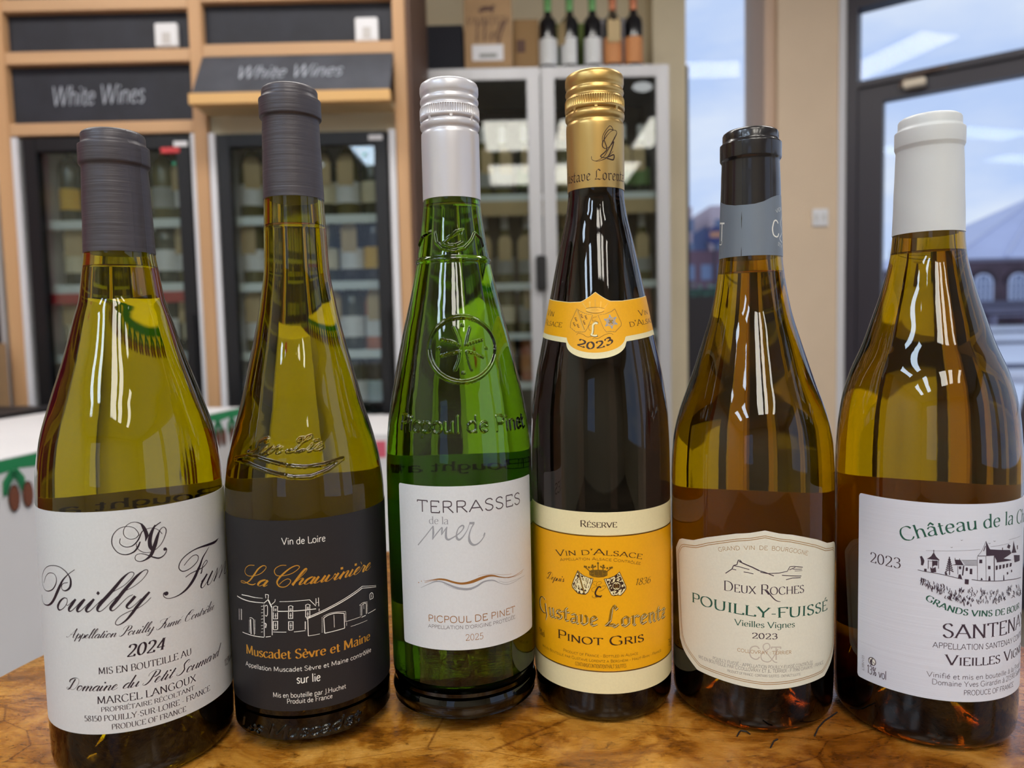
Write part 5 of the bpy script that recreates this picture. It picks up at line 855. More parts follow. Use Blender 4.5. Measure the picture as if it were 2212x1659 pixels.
(S,[(-28.68,79.68),(-21.84,80.82),(-16.86,81.37),(-12.08,81.11),(-6.51,79.95),(-1.44,79.21),(3.19,79.3),(7.88,79.95),(13.14,80.99),(18.55,81.66),(23.13,81.34),(27.91,80.09),(33.59,78.92),(39.2,78.43),(46.29,78.74),(53.98,79.73)],[0.13,0.32,0.77,0.9,0.9,0.96,1.09,1.35,1.35,0.97,0.78,0.46,0.33,0.2,0.2,0.13],'bronze_ink','c',1),
(S,[(-28.72,78.95),(-21.86,80.32),(-18.36,80.66)],0.16,'bronze_ink','c',1),
(S,[(11.28,82.39),(16.12,82.69),(23.69,82.13),(31.89,80.68),(39.26,79.9)],0.1,'bronze_ink','c',1),
(S,[(35.38,78.4),(44.75,78.01),(51.18,78.47),(51.39,79.29)],0.17,'bronze_ink','c',1),
(D,(-33.91,78.47),0.29,'bronze_ink'),
(D,(-31.35,79.38),0.23,'bronze_ink'),
(D,(-29.1,80.04),0.13,'bronze_ink'),
(S,[(-32.22,75.89),(-25.56,78.28),(-20.37,79.91),(-15.47,80.11),(-10.3,78.74),(-4.76,77.19),(0.75,76.29),(5.39,76.24),(10.13,77.23),(15.0,78.95),(19.47,79.32),(23.56,78.77),(28.33,76.8),(34.04,75.27),(40.39,75.09),(51.06,76.1)],[0.13,0.26,0.51,0.58,0.83,0.96,1.09,1.03,0.9,0.77,0.65,0.52,0.2,0.2,0.2,0.13],'grey_ink','c',1),
(S,[(-13.6,79.01),(-7.56,76.95),(0.73,75.8),(6.31,75.69)],0.13,'grey_ink','c',1),
(S,[(27.28,78.02),(34.08,76.33),(43.21,76.09),(54.74,76.04)],0.13,'grey_ink','c',1),
(T,'sans','PICPOUL DE PINET',[(-26.81,59.25),(42.42,59.25)],3.28,'bronze_ink',1.0,0),
(T,'sans',"APPELLATION D'ORIGINE PROTÉGÉE",[(-26.98,55.94),(42.29,55.94)],1.73,'charcoal_ink',0.9,0),
(T,'sans','2025',[(0.86,49.86),(14.48,49.86)],3.1,'bronze_ink',0.7,0),
],
4:[
(T,'serif','Réserve',[(-15.91,104.0),(12.54,104.0)],3.25,'brown_ink',1.1,1),
(T,'serif',"Vin d'Alsace",[(-37.25,86.78),(-13.65,89.43),(4.77,89.65),(21.22,88.1),(33.02,86.06)],3.11,'brown_ink',0.95,1),
(T,'sans','Appellation Alsace Contrôlée',[(-33.58,84.38),(-19.79,86.27),(-2.12,87.05),(15.12,85.95),(31.29,83.33)],1.48,'brown_ink',1.0,1),
(T,'script','Depuis',[(-49.53,72.9),(-39.66,73.09),(-30.65,73.73)],4.06,'brown_ink',0.75,0),
(T,'serifi','1836',[(26.0,73.14),(33.48,72.83),(41.08,72.79)],3.31,'olive_ink',1.0,0),
(T,'serif','Pinot Gris',[(-37.61,42.89),(34.32,42.89)],4.59,'brown_ink',1.15,1),
(T,'sans','Product of France - Bottled in Alsace',[(-32.27,36.5),(28.33,36.5)],1.43,'brown_ink',0.95,1),
(T,'sans','Mis en Bouteille par Gustave Lorentz a Bergheim - Haut-Rhin - France',[(-57.36,33.81),(53.28,33.81)],1.43,'brown_ink',0.95,1),
(T,'sans','CONTAINS/CONTIENT/ENTHÄLT SULFITES',[(-21.68,30.69),(18.27,30.69)],1.91,'brown_ink',1.0,0),
(T,'sans','13%vol.',[(-63.27,39.57),(-56.99,39.47),(-52.72,39.67)],3.56,'brown_ink',1.0,0),
(T,'sans','75cl e',[(64.94,33.74),(72.24,32.4),(80.85,30.43)],3.31,'brown_ink',0.8,0),
(T,'black','ustave',[(-46.59,52.18),(-33.13,53.0),(-21.18,52.68),(-11.46,52.51),(-2.69,52.42)],7.63,'brown_ink',1.15,0),
(T,'black','orentz',[(14.0,52.08),(23.52,51.92),(32.43,51.8),(46.55,51.17),(60.99,50.57)],7.58,'brown_ink',1.15,0),
(T,'black','L',[(2.41,52.69),(7.51,52.13),(13.47,51.93)],11.01,'brown_ink',1.35,0),
(T,'black','ustave',[(-47.0,52.39),(-33.45,53.24),(-21.45,52.93),(-11.71,52.77),(-2.94,52.7)],7.63,'cream_ink',1.15,0),
(T,'black','orentz',[(13.74,52.37),(23.24,52.23),(32.12,52.12),(46.15,51.53),(60.36,51.0)],7.58,'cream_ink',1.15,0),
(T,'black','L',[(2.16,52.97),(7.26,52.41),(13.21,52.22)],11.01,'cream_ink',1.35,0),
(T,'black','ustave',[(-47.42,52.56),(-33.77,53.44),(-21.73,53.15),(-11.97,53.0),(-3.19,52.93)],7.64,'antique_gold_ink',1.15,0),
(T,'black','orentz',[(13.48,52.63),(22.97,52.5),(31.81,52.41),(45.75,51.85),(59.75,51.39)],7.58,'antique_gold_ink',1.15,0),
(T,'black','L',[(1.91,53.21),(7.0,52.66),(12.96,52.48)],11.01,'antique_gold_ink',1.35,0),
(S,[(-51.12,60.76),(-54.73,61.67),(-58.12,60.59),(-60.14,57.74),(-58.5,54.77),(-54.17,53.33),(-50.28,53.61)],[0.5,0.29,0.58,0.94,0.87,0.5,0.21],'cream_ink','c',1),
(S,[(-51.23,58.73),(-50.49,55.04),(-49.42,52.7),(-51.14,49.58)],[0.86,0.79,0.64,0.18],'cream_ink','c',1),
(S,[(-51.79,60.63),(-55.48,61.52),(-58.96,60.41),(-61.06,57.54),(-59.36,54.58),(-54.91,53.17),(-50.94,53.48)],[0.5,0.29,0.58,0.94,0.87,0.5,0.21],'brown_ink','c',1),
(S,[(-51.9,58.59),(-51.14,54.9),(-50.06,52.56),(-51.81,49.44)],[0.86,0.79,0.64,0.18],'brown_ink','c',1),
(F,[(-18.42,81.24),(-16.42,79.97),(-13.46,78.75),(-9.56,77.88),(-6.19,77.59),(-6.71,76.04),(-8.39,72.7),(-10.4,69.98),(-12.39,68.77),(-15.04,68.69),(-18.75,68.93),(-23.21,71.58),(-23.6,73.08),(-22.03,75.88),(-19.85,79.15)],'brown_ink'),
(F,[(-18.17,80.79),(-16.31,79.61),(-13.56,78.47),(-9.93,77.67),(-6.79,77.4),(-7.27,75.96),(-8.84,72.85),(-10.71,70.32),(-12.56,69.19),(-15.02,69.11),(-18.47,69.34),(-22.61,71.81),(-22.96,73.21),(-21.51,75.81),(-19.49,78.85)],'cream_ink'),
(F,[(13.83,81.09),(16.07,77.62),(19.0,73.1),(18.98,71.8),(17.26,70.16),(14.57,68.45),(11.96,68.78),(9.04,68.44),(7.13,69.02),(5.89,70.78),(3.73,74.06),(1.59,77.53),(4.76,77.74),(9.58,78.96),(12.18,80.18)],'brown_ink'),
(F,[(13.63,80.59),(15.71,77.37),(18.43,73.17),(18.4,71.95),(16.81,70.43),(14.32,68.84),(11.89,69.14),(9.18,68.82),(7.4,69.37),(6.25,71.0),(4.24,74.05),(2.24,77.29),(5.19,77.48),(9.67,78.61),(12.1,79.74)],'cream_ink'),
(S,[(-17.93,80.4),(-13.36,69.25)],0.73,'brown_ink','c',0),
(S,[(-17.94,80.18),(-13.36,69.47)],0.43,'antique_gold_ink','c',0),
(S,[(-15.14,77.88),(-14.02,75.99)],0.26,'olive_ink','c',0),
(S,[(-15.11,77.68),(-13.91,77.94)],0.24,'olive_ink','c',0),
(S,[(-14.66,76.93),(-13.46,77.18)],0.24,'olive_ink','c',0),
(S,[(-14.22,76.17),(-13.02,76.42)],0.24,'olive_ink','c',0),
(S,[(-12.03,76.77),(-10.93,74.87)],0.26,'olive_ink','c',0),
(S,[(-12.0,76.57),(-10.82,76.81)],0.24,'olive_ink','c',0),
(S,[(-11.56,75.81),(-10.38,76.05)],0.24,'olive_ink','c',0),
(S,[(-11.12,75.05),(-9.95,75.29)],0.24,'olive_ink','c',0),
(S,[(-13.57,74.27),(-12.46,72.37)],0.26,'olive_ink','c',0),
(S,[(-13.54,74.07),(-12.35,74.32)],0.24,'olive_ink','c',0),
(S,[(-13.1,73.31),(-11.91,73.56)],0.24,'olive_ink','c',0),
(S,[(-12.66,72.56),(-11.47,72.8)],0.24,'olive_ink','c',0),
(S,[(-19.92,76.4),(-18.77,74.53)],0.26,'olive_ink','c',0),
(S,[(-19.89,76.21),(-18.65,76.49)],0.24,'olive_ink','c',0),
(S,[(-19.43,75.46),(-18.19,75.74)],0.24,'olive_ink','c',0),
(S,[(-18.97,74.71),(-17.73,74.99)],0.24,'olive_ink','c',0),
(S,[(-21.21,73.87),(-20.04,72.0)],0.26,'olive_ink','c',0),
(S,[(-21.18,73.67),(-19.92,73.97)],0.24,'olive_ink','c',0),
(S,[(-20.71,72.93),(-19.46,73.22)],0.24,'olive_ink','c',0),
(S,[(-20.24,72.18),(-19.0,72.47)],0.24,'olive_ink','c',0),
(S,[(-18.13,72.94),(-16.99,71.06)],0.26,'olive_ink','c',0),
(S,[(-18.1,72.74),(-16.87,73.02)],0.24,'olive_ink','c',0),
(S,[(-17.64,71.99),(-16.42,72.27)],0.24,'olive_ink','c',0),
(S,[(-17.19,71.24),(-15.97,71.51)],0.24,'olive_ink','c',0),
(D,(11.25,73.7),2.55,'brown_ink'),
(D,(11.25,73.7),2.02,'cream_ink'),
(D,(11.25,73.7),1.53,'brown_ink'),
(S,[(14.6,72.75),(15.88,71.93),(15.38,70.93)],[0.98,0.72,0.47],'brown_ink','c',1),
(S,[(11.82,71.33),(11.46,70.22),(9.91,70.03)],[0.98,0.72,0.47],'brown_ink','c',1),
(S,[(8.5,72.24),(6.9,71.91),(5.86,72.71)],[0.98,0.72,0.47],'brown_ink','c',1),
(S,[(7.94,74.61),(6.7,75.38),(7.18,76.39)],[0.98,0.72,0.47],'brown_ink','c',1),
(S,[(10.67,76.07),(11.03,77.18),(12.59,77.36)],[0.98,0.72,0.47],'brown_ink','c',1),
(S,[(14.02,75.13),(15.66,75.42),(16.75,74.57)],[0.98,0.72,0.47],'brown_ink','c',1),
(S,[(11.89,73.68),(13.03,73.64)],0.19,'antique_gold_ink','c',0),
(S,[(11.7,73.38),(12.49,72.81)],0.19,'antique_gold_ink','c',0),
(S,[(11.24,73.27),(11.22,72.51)],0.19,'antique_gold_ink','c',0),
(S,[(10.78,73.41),(9.97,72.9)],0.19,'antique_gold_ink','c',0),
(S,[(10.6,73.72),(9.47,73.75)],0.19,'antique_gold_ink','c',0),
(S,[(10.79,74.02),(10.01,74.59)],0.19,'antique_gold_ink','c',0),
(S,[(11.25,74.14),(11.27,74.9)],0.19,'antique_gold_ink','c',0),
(S,[(11.71,73.99),(12.52,74.5)],0.19,'antique_gold_ink','c',0),
(F,[(-9.32,81.27),(-7.86,81.87),(-2.43,82.25),(3.26,81.98),(4.58,81.32),(4.48,79.26),(1.61,78.44),(-2.52,78.17),(-6.65,78.48),(-9.21,79.25)],'olive_ink'),
(F,[(-8.68,80.98),(-2.43,81.68),(4.03,81.13),(3.94,79.41),(1.33,78.75),(-2.5,78.49),(-6.35,78.75),(-8.57,79.43)],'antique_gold_ink'),
(S,[(-8.52,81.09),(-12.68,83.42)],0.47,'olive_ink','c',0),
(D,(-12.68,83.42),0.56,'olive_ink'),
(S,[(-6.26,81.5),(-6.68,84.31)],0.47,'olive_ink','c',0),
(D,(-6.68,84.31),0.55,'olive_ink'),
(S,[(-2.44,81.71),(-2.51,85.61)],0.47,'olive_ink','c',0),
(D,(-2.51,85.61),0.55,'olive_ink'),
(S,[(1.04,81.65),(1.57,84.36)],0.47,'olive_ink','c',0),
(D,(1.57,84.36),0.55,'olive_ink'),
(S,[(4.04,81.33),(7.9,83.34)],0.47,'olive_ink','c',0),
(D,(7.9,83.34),0.55,'olive_ink'),
(D,(-9.44,83.22),0.55,'olive_ink'),
(D,(-11.54,83.44),0.47,'olive_ink'),
(D,(-4.61,83.89),0.47,'olive_ink'),
(D,(-0.33,83.85),0.47,'olive_ink'),
(D,(-7.5,83.41),0.43,'olive_ink'),
(D,(-5.74,83.51),0.43,'olive_ink'),
(D,(0.76,83.38),0.42,'olive_ink'),
(D,(2.34,83.39),0.42,'olive_ink'),
(D,(4.4,83.06),0.51,'olive_ink'),
(D,(6.47,83.25),0.47,'olive_ink'),
(S,[(-3.88,73.96),(-3.69,75.27),(-1.93,76.07),(-0.19,75.89),(-0.69,74.9),(-2.92,74.2)],0.15,'olive_ink','c',1),
(S,[(-3.52,76.04),(-5.75,75.97),(-6.73,74.96),(-5.47,74.35),(-3.25,73.76)],0.13,'olive_ink','c',1),
(S,[(-2.94,73.55),(-5.5,73.04),(-7.6,72.09),(-7.15,70.8),(-5.55,70.64)],0.13,'olive_ink','c',1),
(S,[(0.24,73.61),(2.46,73.95),(2.92,73.19),(0.51,71.65),(-2.04,70.96)],0.13,'olive_ink','c',1),
(S,[(-0.41,72.95),(-1.99,73.46),(-3.6,72.23),(-4.93,70.01),(-3.84,68.73),(-0.51,68.16)],[0.72,0.64,0.72,0.73,0.73,0.72],'brown_ink','c',1),
(S,[(-4.96,68.37),(-2.1,68.23),(0.13,68.82)],0.51,'brown_ink','c',1),
(S,[(-7.2,68.61),(-6.9,67.75),(-4.98,67.5),(-3.06,68.1)],0.19,'olive_ink','c',1),
(T,'serif','2023',[(-20.78,196.51),(-13.93,195.08),(-8.23,194.34),(-1.69,194.41),(4.33,194.89),(8.95,195.79),(15.38,197.5)],3.3,'brown_ink',1.5,0),
(T,'serif','Vin',[(-75.83,212.42),(-62.67,211.79),(-54.76,211.37)],3.08,'brown_ink',0.9,1),
(T,'serif',"d'Alsace",[(-85.6,208.75),(-78.11,207.6),(-53.47,206.21),(-39.33,205.48)],3.03,'brown_ink',0.9,1),
(T,'serif','Vin',[(48.71,210.62),(57.08,210.92),(70.55,211.56)],2.73,'brown_ink',0.9,1),
(T,'serif',"d'Alsace",[(33.33,204.92),(44.38,205.41),(59.42,206.35),(85.87,207.58)],3.01,'brown_ink',0.9,1),
(S,[(-22.96,214.91),(-18.37,213.44),(-12.29,212.23),(-5.36,211.57),(-7.55,208.55),(-10.73,204.71),(-12.84,203.07),(-16.16,202.97),(-22.47,203.05),(-29.01,205.49),(-28.92,208.29),(-26.19,211.05),(-22.96,214.91)],0.33,'gold_ink','c',0),
(S,[(-22.62,214.74),(-18.05,213.26),(-11.98,212.05),(-5.07,211.4),(-7.27,208.38),(-10.45,204.54),(-12.56,202.91),(-15.86,202.81),(-22.15,202.88),(-28.66,205.32),(-28.56,208.12),(-25.84,210.88),(-22.62,214.74)],0.14,'brown_ink','c',0),
(S,[(18.28,214.37),(21.0,211.01),(24.12,207.09),(23.52,205.7),(16.64,202.59),(11.76,202.92),(7.98,202.69),(5.44,204.51),(0.01,211.5),(7.68,211.96),(14.17,213.01),(18.28,214.37)],0.33,'gold_ink','c',0),
(S,[(18.56,214.2),(21.27,210.84),(24.38,206.92),(23.78,205.53),(16.9,202.42),(12.01,202.75),(8.23,202.52),(5.7,204.34),(0.29,211.33),(7.95,211.79),(14.44,212.84),(18.56,214.2)],0.14,'brown_ink','c',0),
(S,[(-22.58,214.49),(-13.98,203.64)],0.72,'gold_ink','c',0),
(S,[(-21.51,214.55),(-13.16,203.77)],0.14,'brown_ink','c',0),
(S,[(-18.2,211.9),(-16.21,209.92)],0.22,'brown_ink','c',0),
(S,[(-18.06,211.7),(-16.27,211.84)],0.22,'brown_ink','c',0),
(S,[(-17.38,210.91),(-15.61,211.05)],0.22,'brown_ink','c',0),
(S,[(-16.7,210.12),(-14.95,210.26)],0.22,'brown_ink','c',0),
(S,[(-13.38,211.13),(-11.53,209.16)],0.22,'brown_ink','c',0),
(S,[(-13.25,210.93),(-11.52,211.07)],0.22,'brown_ink','c',0),
(S,[(-12.62,210.14),(-10.9,210.29)],0.22,'brown_ink','c',0),
(S,[(-11.99,209.36),(-10.29,209.5)],0.22,'brown_ink','c',0),
(S,[(-15.21,208.51),(-13.35,206.54)],0.22,'brown_ink','c',0),
(S,[(-15.08,208.32),(-13.37,208.46)],0.22,'brown_ink','c',0),
(S,[(-14.44,207.53),(-12.74,207.67)],0.22,'brown_ink','c',0),
(S,[(-13.81,206.74),(-12.13,206.89)],0.22,'brown_ink','c',0),
(S,[(-24.47,210.32),(-22.31,208.34)],0.22,'brown_ink','c',0),
(S,[(-24.31,210.12),(-22.46,210.26)],0.22,'brown_ink','c',0),
(S,[(-23.56,209.33),(-21.73,209.47)],0.22,'brown_ink','c',0),
(S,[(-22.83,208.54),(-21.02,208.68)],0.22,'brown_ink','c',0),
(S,[(-25.95,207.83),(-23.77,205.85)],0.22,'brown_ink','c',0),
(S,[(-25.79,207.63),(-23.94,207.77)],0.22,'brown_ink','c',0),
(S,[(-25.03,206.84),(-23.21,206.98)],0.22,'brown_ink','c',0),
(S,[(-24.29,206.05),(-22.49,206.19)],0.22,'brown_ink','c',0),
(S,[(-21.51,206.93),(-19.49,204.96)],0.22,'brown_ink','c',0),
(S,[(-21.37,206.73),(-19.6,206.88)],0.22,'brown_ink','c',0),
(S,[(-20.67,205.95),(-18.92,206.09)],0.22,'brown_ink','c',0),
(S,[(-19.98,205.16),(-18.26,205.3)],0.22,'brown_ink','c',0),
(D,(13.17,207.75),2.44,'grey_ink'),
(D,(13.17,207.75),2.1,'gold_ink'),
(D,(13.17,207.75),1.38,'antique_gold_ink'),
(S,[(17.33,206.94),(19.96,206.44)],[1.11,0.55],'grey_ink','c',0),
(S,[(13.67,205.56),(13.97,204.19)],[1.11,0.55],'grey_ink','c',0),
(S,[(9.6,206.36),(7.43,205.5)],[1.11,0.55],'grey_ink','c',0),
(S,[(9.05,208.55),(6.47,209.05)],[1.11,0.55],'grey_ink','c',0),
(S,[(12.66,209.94),(12.34,211.31)],[1.11,0.55],'grey_ink','c',0),
(S,[(16.88,209.14),(19.28,210.01)],[1.11,0.56],'grey_ink','c',0),
(F,[(-12.45,214.74),(-6.56,215.06),(-2.48,215.15),(2.14,214.95),(7.34,214.61),(6.35,213.09),(2.02,212.31),(-2.52,212.14),(-7.08,212.43),(-11.77,213.33)],'gold_ink'),
(S,[(-11.55,214.72),(-16.0,217.31)],0.56,'gold_ink','c',0),
(D,(-16.0,217.31),0.53,'gold_ink'),
(S,[(-8.02,214.95),(-8.54,217.88)],0.56,'gold_ink','c',0),
(D,(-8.54,217.88),0.53,'gold_ink'),
(S,[(-2.48,215.01),(-2.44,218.91)],0.56,'gold_ink','c',0),
(D,(-2.44,218.91),0.53,'gold_ink'),
(S,[(3.0,214.8),(3.76,217.71)],0.56,'gold_ink','c',0),
(D,(3.76,217.71),0.53,'gold_ink'),
(S,[(6.46,214.48),(11.14,217.08)],0.56,'gold_ink','c',0),
(D,(11.14,217.08),0.53,'gold_ink'),
(S,[(-12.06,213.34),(-7.09,212.54),(-2.52,212.25),(2.03,212.42),(6.63,213.09)],0.17,'brown_ink','c',1),
(S,[(-12.15,214.73),(-6.56,215.2),(-2.48,215.26),(2.15,215.03),(7.33,214.47)],0.17,'brown_ink','c',1),
(S,[(0.15,206.93),(-2.02,207.37),(-4.49,206.29),(-4.75,204.08),(-5.27,202.16),(-6.31,201.2),(-2.64,200.61),(-0.28,200.86)],[1.11,1.22,1.11,1.0,1.0,0.94,0.99,0.94],'brown_ink','c',1),
(S,[(-0.12,206.93),(-2.3,207.23),(-4.76,206.29),(-5.01,204.09),(-5.53,202.16),(-6.31,201.34),(-2.9,200.8),(-0.8,201.0)],[0.83,0.94,0.83,0.78,0.77,0.72,0.77,0.72],'cream_ink','c',1),
(S,[(-21.08,201.37),(-19.47,202.18),(-14.94,201.71),(-10.52,200.28),(-6.3,200.37)],0.17,'olive_ink','c',1),
(S,[(-5.24,199.12),(-3.68,199.66),(-0.06,199.34),(6.27,201.19),(12.18,201.81),(14.79,201.09)],0.17,'olive_ink','c',1),
(S,[(-1.13,210.54),(-4.78,209.9),(-5.32,208.24),(-1.45,208.75)],0.14,'olive_ink','c',1),
(S,[(-6.41,206.87),(-9.13,205.8),(-8.52,203.85),(-6.89,203.56)],0.14,'olive_ink','c',1),
(T,'black','Gustave Lorentz',[(-87.78,282.83),(-51.19,281.7),(-25.71,281.49),(-0.11,281.59),(28.38,281.48),(50.12,281.58),(74.15,282.06)],5.55,'brown_ink',0.9,0),
(S,[(-7.53,293.81),(-6.29,292.01),(3.14,291.37),(16.96,293.61),(25.78,297.25),(40.53,303.3),(47.01,306.4),(40.6,307.42),(29.06,305.81),(15.87,301.39),(14.37,298.56),(21.38,297.54),(32.02,299.5),(38.73,301.46),(31.95,296.66),(22.68,292.95),(5.83,291.14),(-4.95,291.63)],[0.22,0.22,0.22,0.29,0.44,0.58,0.36,0.22,0.22,0.51,0.51,0.29,0.22,0.58,0.58,0.44,0.22,0.22],'brown_ink','c',1),
(S,[(14.42,299.97),(15.15,304.21),(29.16,309.21),(37.13,307.45),(27.58,307.19),(17.31,302.81),(22.82,297.21),(10.03,293.6),(19.78,292.92),(28.73,293.75),(38.6,294.69),(36.81,292.15),(22.67,292.59)],[0.29,0.29,0.29,0.36,0.36,0.43,0.51,0.58,0.29,0.58,0.58,0.66,0.58],'brown_ink','c',1),
(S,[(36.9,296.43),(22.68,292.95)],0.22,'brown_ink','c',1),
],
5:[
(T,'sans','GRAND  VIN  DE  BOURGOGNE',[(-21.23,91.41),(-10.97,93.22),(-0.61,94.25),(9.16,94.47),(19.18,93.99),(29.46,92.57),(39.16,90.59)],2.0,'tan_ink',0.9,0),
(T,'serif','Deux Roches',[(-17.83,72.23),(36.63,72.23)],4.84,'plum_ink',0.9,1),
(S,[(10.04,74.47),(13.94,70.82),(16.57,69.12),(19.25,68.61)],[0.46,0.53,0.39,0.2],'plum_ink','c',1),
(T,'serif','POUILLY-FUISSÉ',[(-43.53,61.22),(-27.16,61.45),(-2.35,61.19),(10.48,60.53),(23.86,60.64),(40.33,60.3),(61.19,59.83)],4.99,'green_ink',1.15,0),
(T,'serif','Vieilles Vignes',[(-10.46,55.42),(29.46,55.42)],2.97,'green_ink',1.0,0),
(T,'serif','2023',[(0.64,49.8),(17.51,49.8)],2.71,'plum_ink',1.1,0),
(T,'sans','C  T',[(-1.35,39.25),(20.24,39.25)],6.47,'stone_ink',1.0,0),
(S,[(17.52,44.79),(14.87,41.07),(11.81,38.31),(7.49,38.85),(6.63,41.54),(9.64,43.7),(12.23,45.46),(11.36,47.48),(8.6,47.06),(8.09,45.0),(11.37,41.7),(14.87,38.48),(17.09,37.99)],0.46,'stone_ink','c',1),
(T,'sans','COLLOVRAY : TERRIER',[(-8.72,42.06),(26.98,42.06)],1.63,'tan_ink',1.1,0),
(T,'sans','POUILLY-FUISSÉ - APPELLATION POUILLY-FUISSÉ CONTRÔLÉE',[(-25.79,34.87),(44.21,34.87)],1.57,'plum_ink',0.7,0),
(T,'sans','MIS EN BOUTEILLE PAR C.COLLOVRAY ET JL. TERRIER - F 71960 DAVAYÉ - FRANCE',[(-37.39,32.81),(55.6,32.81)],1.64,'plum_ink',0.7,0),
(T,'sans','PRODUCT OF FRANCE - CONTAINS SULFITES - ENTHÄLT SULFITE',[(-15.5,30.43),(33.9,30.43)],1.23,'plum_ink',0.7,0),
(S,[(-16.4,80.94),(-12.06,83.62),(-10.99,85.5),(-8.79,86.18),(-7.91,88.49),(-6.78,88.52),(-5.75,87.79)],0.4,'plum_ink','c',0),
(S,[(-7.48,87.99),(-4.03,86.91),(1.09,85.55),(5.33,84.07)],0.53,'plum_ink','c',0),
(S,[(-10.55,85.34),(-7.48,85.28),(-4.03,84.75),(-0.79,84.3)],0.33,'plum_ink','c',0),
(S,[(-11.88,83.64),(-9.23,83.43)],0.33,'plum_ink','c',0),
(S,[(-4.47,82.83),(-1.47,82.71),(1.76,82.23)],0.33,'plum_ink','c',0),
(S,[(5.33,84.07),(9.6,83.18),(14.79,81.55)],0.39,'plum_ink','c',0),
(S,[(6.18,83.29),(10.46,82.73),(18.31,82.99),(23.77,83.7),(25.63,85.96),(28.52,85.94),(35.13,84.98)],0.33,'plum_ink','c',0),
(S,[(25.17,84.31),(29.5,85.41)],0.33,'plum_ink','c',0),
(S,[(27.55,84.52),(34.61,84.15)],0.26,'plum_ink','c',0),
(S,[(29.02,83.63),(34.82,83.33)],0.2,'plum_ink','c',0),
(S,[(20.11,81.81),(34.1,80.7)],0.33,'plum_ink','c',0),
(S,[(22.86,79.51),(27.57,80.16),(33.58,79.94)],0.33,'plum_ink','c',0),
(T,'sans','C',[(39.14,249.47),(47.76,249.35),(63.87,249.63)],8.18,'white_ink',0.9,0),
(S,[(87.86,262.44),(69.14,256.77),(77.38,252.7),(63.67,248.76),(74.45,246.72)],0.36,'white_ink','c',1),
(T,'sans','VIGN',[(54.32,261.39),(60.89,262.26),(76.62,263.46)],1.86,'white_ink',0.8,0),
(T,'sans','ST F',[(55.37,245.4),(62.68,244.31),(73.17,243.59)],1.73,'white_ink',0.8,0),
(S,[(-80.09,258.98),(-55.42,257.98)],0.82,'white_ink','c',0),
(S,[(-64.26,258.2),(-64.79,249.1)],0.81,'white_ink','c',0),
(S,[(-62.28,249.01),(-65.69,247.31),(-76.54,247.67)],0.37,'white_ink','c',1),
],
6:[
(T,'serif','Château de la Cha',[(-11.85,100.03),(-2.02,102.63),(8.02,104.98),(26.72,107.81),(53.5,108.74),(73.19,107.48),(84.18,106.52)],6.36,'green_ink',0.95,0),
(T,'serif','2023',[(-32.3,86.66),(-12.17,86.66)],4.89,'plum_ink',0.85,0),
(T,'serif','GRANDS VINS DE BOUR',[(1.34,73.89),(5.64,71.87),(10.74,70.2),(16.95,68.65),(26.65,67.29),(37.34,66.71),(48.64,66.38),(71.58,66.1)],2.8,'green_ink',1.5,0),
(T,'serif','SANTENAY',[(11.02,56.57),(84.28,56.57)],6.52,'plum_ink',1.0,0),
(T,'sans','APPELLATION SANTENAY CONTRÔL',[(6.03,51.1),(84.3,51.1)],2.65,'plum_ink',1.0,0),
(T,'serif','Vieilles Vignes',[(13.34,43.46),(84.28,43.46)],4.82,'plum_ink',1.1,1),
(T,'sans','Vinifié et mis en bouteille à la Propr',[(2.94,36.75),(77.21,36.75)],2.39,'plum_ink',0.85,0),
(T,'sans','Domaine Yves Girardin à 21590 Sante',[(5.86,33.32),(78.0,33.32)],2.49,'plum_ink',0.85,0),
(T,'sans','PRODUCE OF FRANCE',[(24.05,29.26),(64.35,29.26)],2.32,'plum_ink',1.0,0),
(T,'sans','13% vol',[(-33.49,29.9),(-20.21,29.9)],4.28,'plum_ink',1.0,0),
(D,(-29.94,36.7),2.1,'plum_ink'),
(D,(-29.94,36.7),1.73,'white_ink'),
(S,[(-29.95,37.82),(-30.73,36.29),(-29.91,35.02)],[0.55,1.1,0.82],'plum_ink','c',1),
(S,[(-32.23,37.64),(-27.59,35.77)],0.27,'plum_ink','c',0),
(T,'sans','L.SBVV23',[(-35.92,30.19),(-35.98,33.97),(-36.04,37.75)],1.13,'plum_ink',0.9,0),
(F,[(5.8,96.65),(7.24,94.59),(9.3,93.05),(2.12,93.09),(4.43,94.64)],'plum_ink'),
(S,[(5.81,97.73),(5.83,96.38)],0.27,'plum_ink','c',0),
(S,[(2.91,92.61),(2.92,88.54)],0.24,'plum_ink','c',0),
(S,[(5.25,92.81),(5.26,88.75)],0.24,'plum_ink','c',0),
(S,[(8.52,93.06),(8.54,89.0)],0.24,'plum_ink','c',0),
(F,[(5.25,92.54),(8.06,92.75),(7.95,90.31),(6.7,90.49),(5.46,89.85)],'plum_ink'),
(S,[(2.92,92.21),(5.26,92.27)],0.16,'plum_ink','c',0),
(F,[(3.91,89.44),(5.17,88.74),(7.02,89.7),(7.38,87.29),(4.58,86.79)],'plum_ink'),
(S,[(13.92,93.36),(14.47,94.47),(15.06,93.36)],0.42,'plum_ink','c',0),
(S,[(13.66,92.44),(14.49,93.55),(15.37,92.46)],0.42,'plum_ink','c',0),
(S,[(13.39,91.51),(14.51,92.64),(15.68,91.56)],0.42,'plum_ink','c',0),
(S,[(13.13,90.58),(14.53,91.72),(15.98,90.65)],0.42,'plum_ink','c',0),
(S,[(12.86,89.65),(14.55,90.81),(16.29,89.75)],0.42,'plum_ink','c',0),
(S,[(12.6,88.72),(14.57,89.89),(16.6,88.85)],0.42,'plum_ink','c',0),
(S,[(12.33,87.78),(14.59,88.98),(16.91,87.94)],0.42,'plum_ink','c',0),
(S,[(14.46,95.0),(14.7,86.39)],0.42,'plum_ink','c',0),
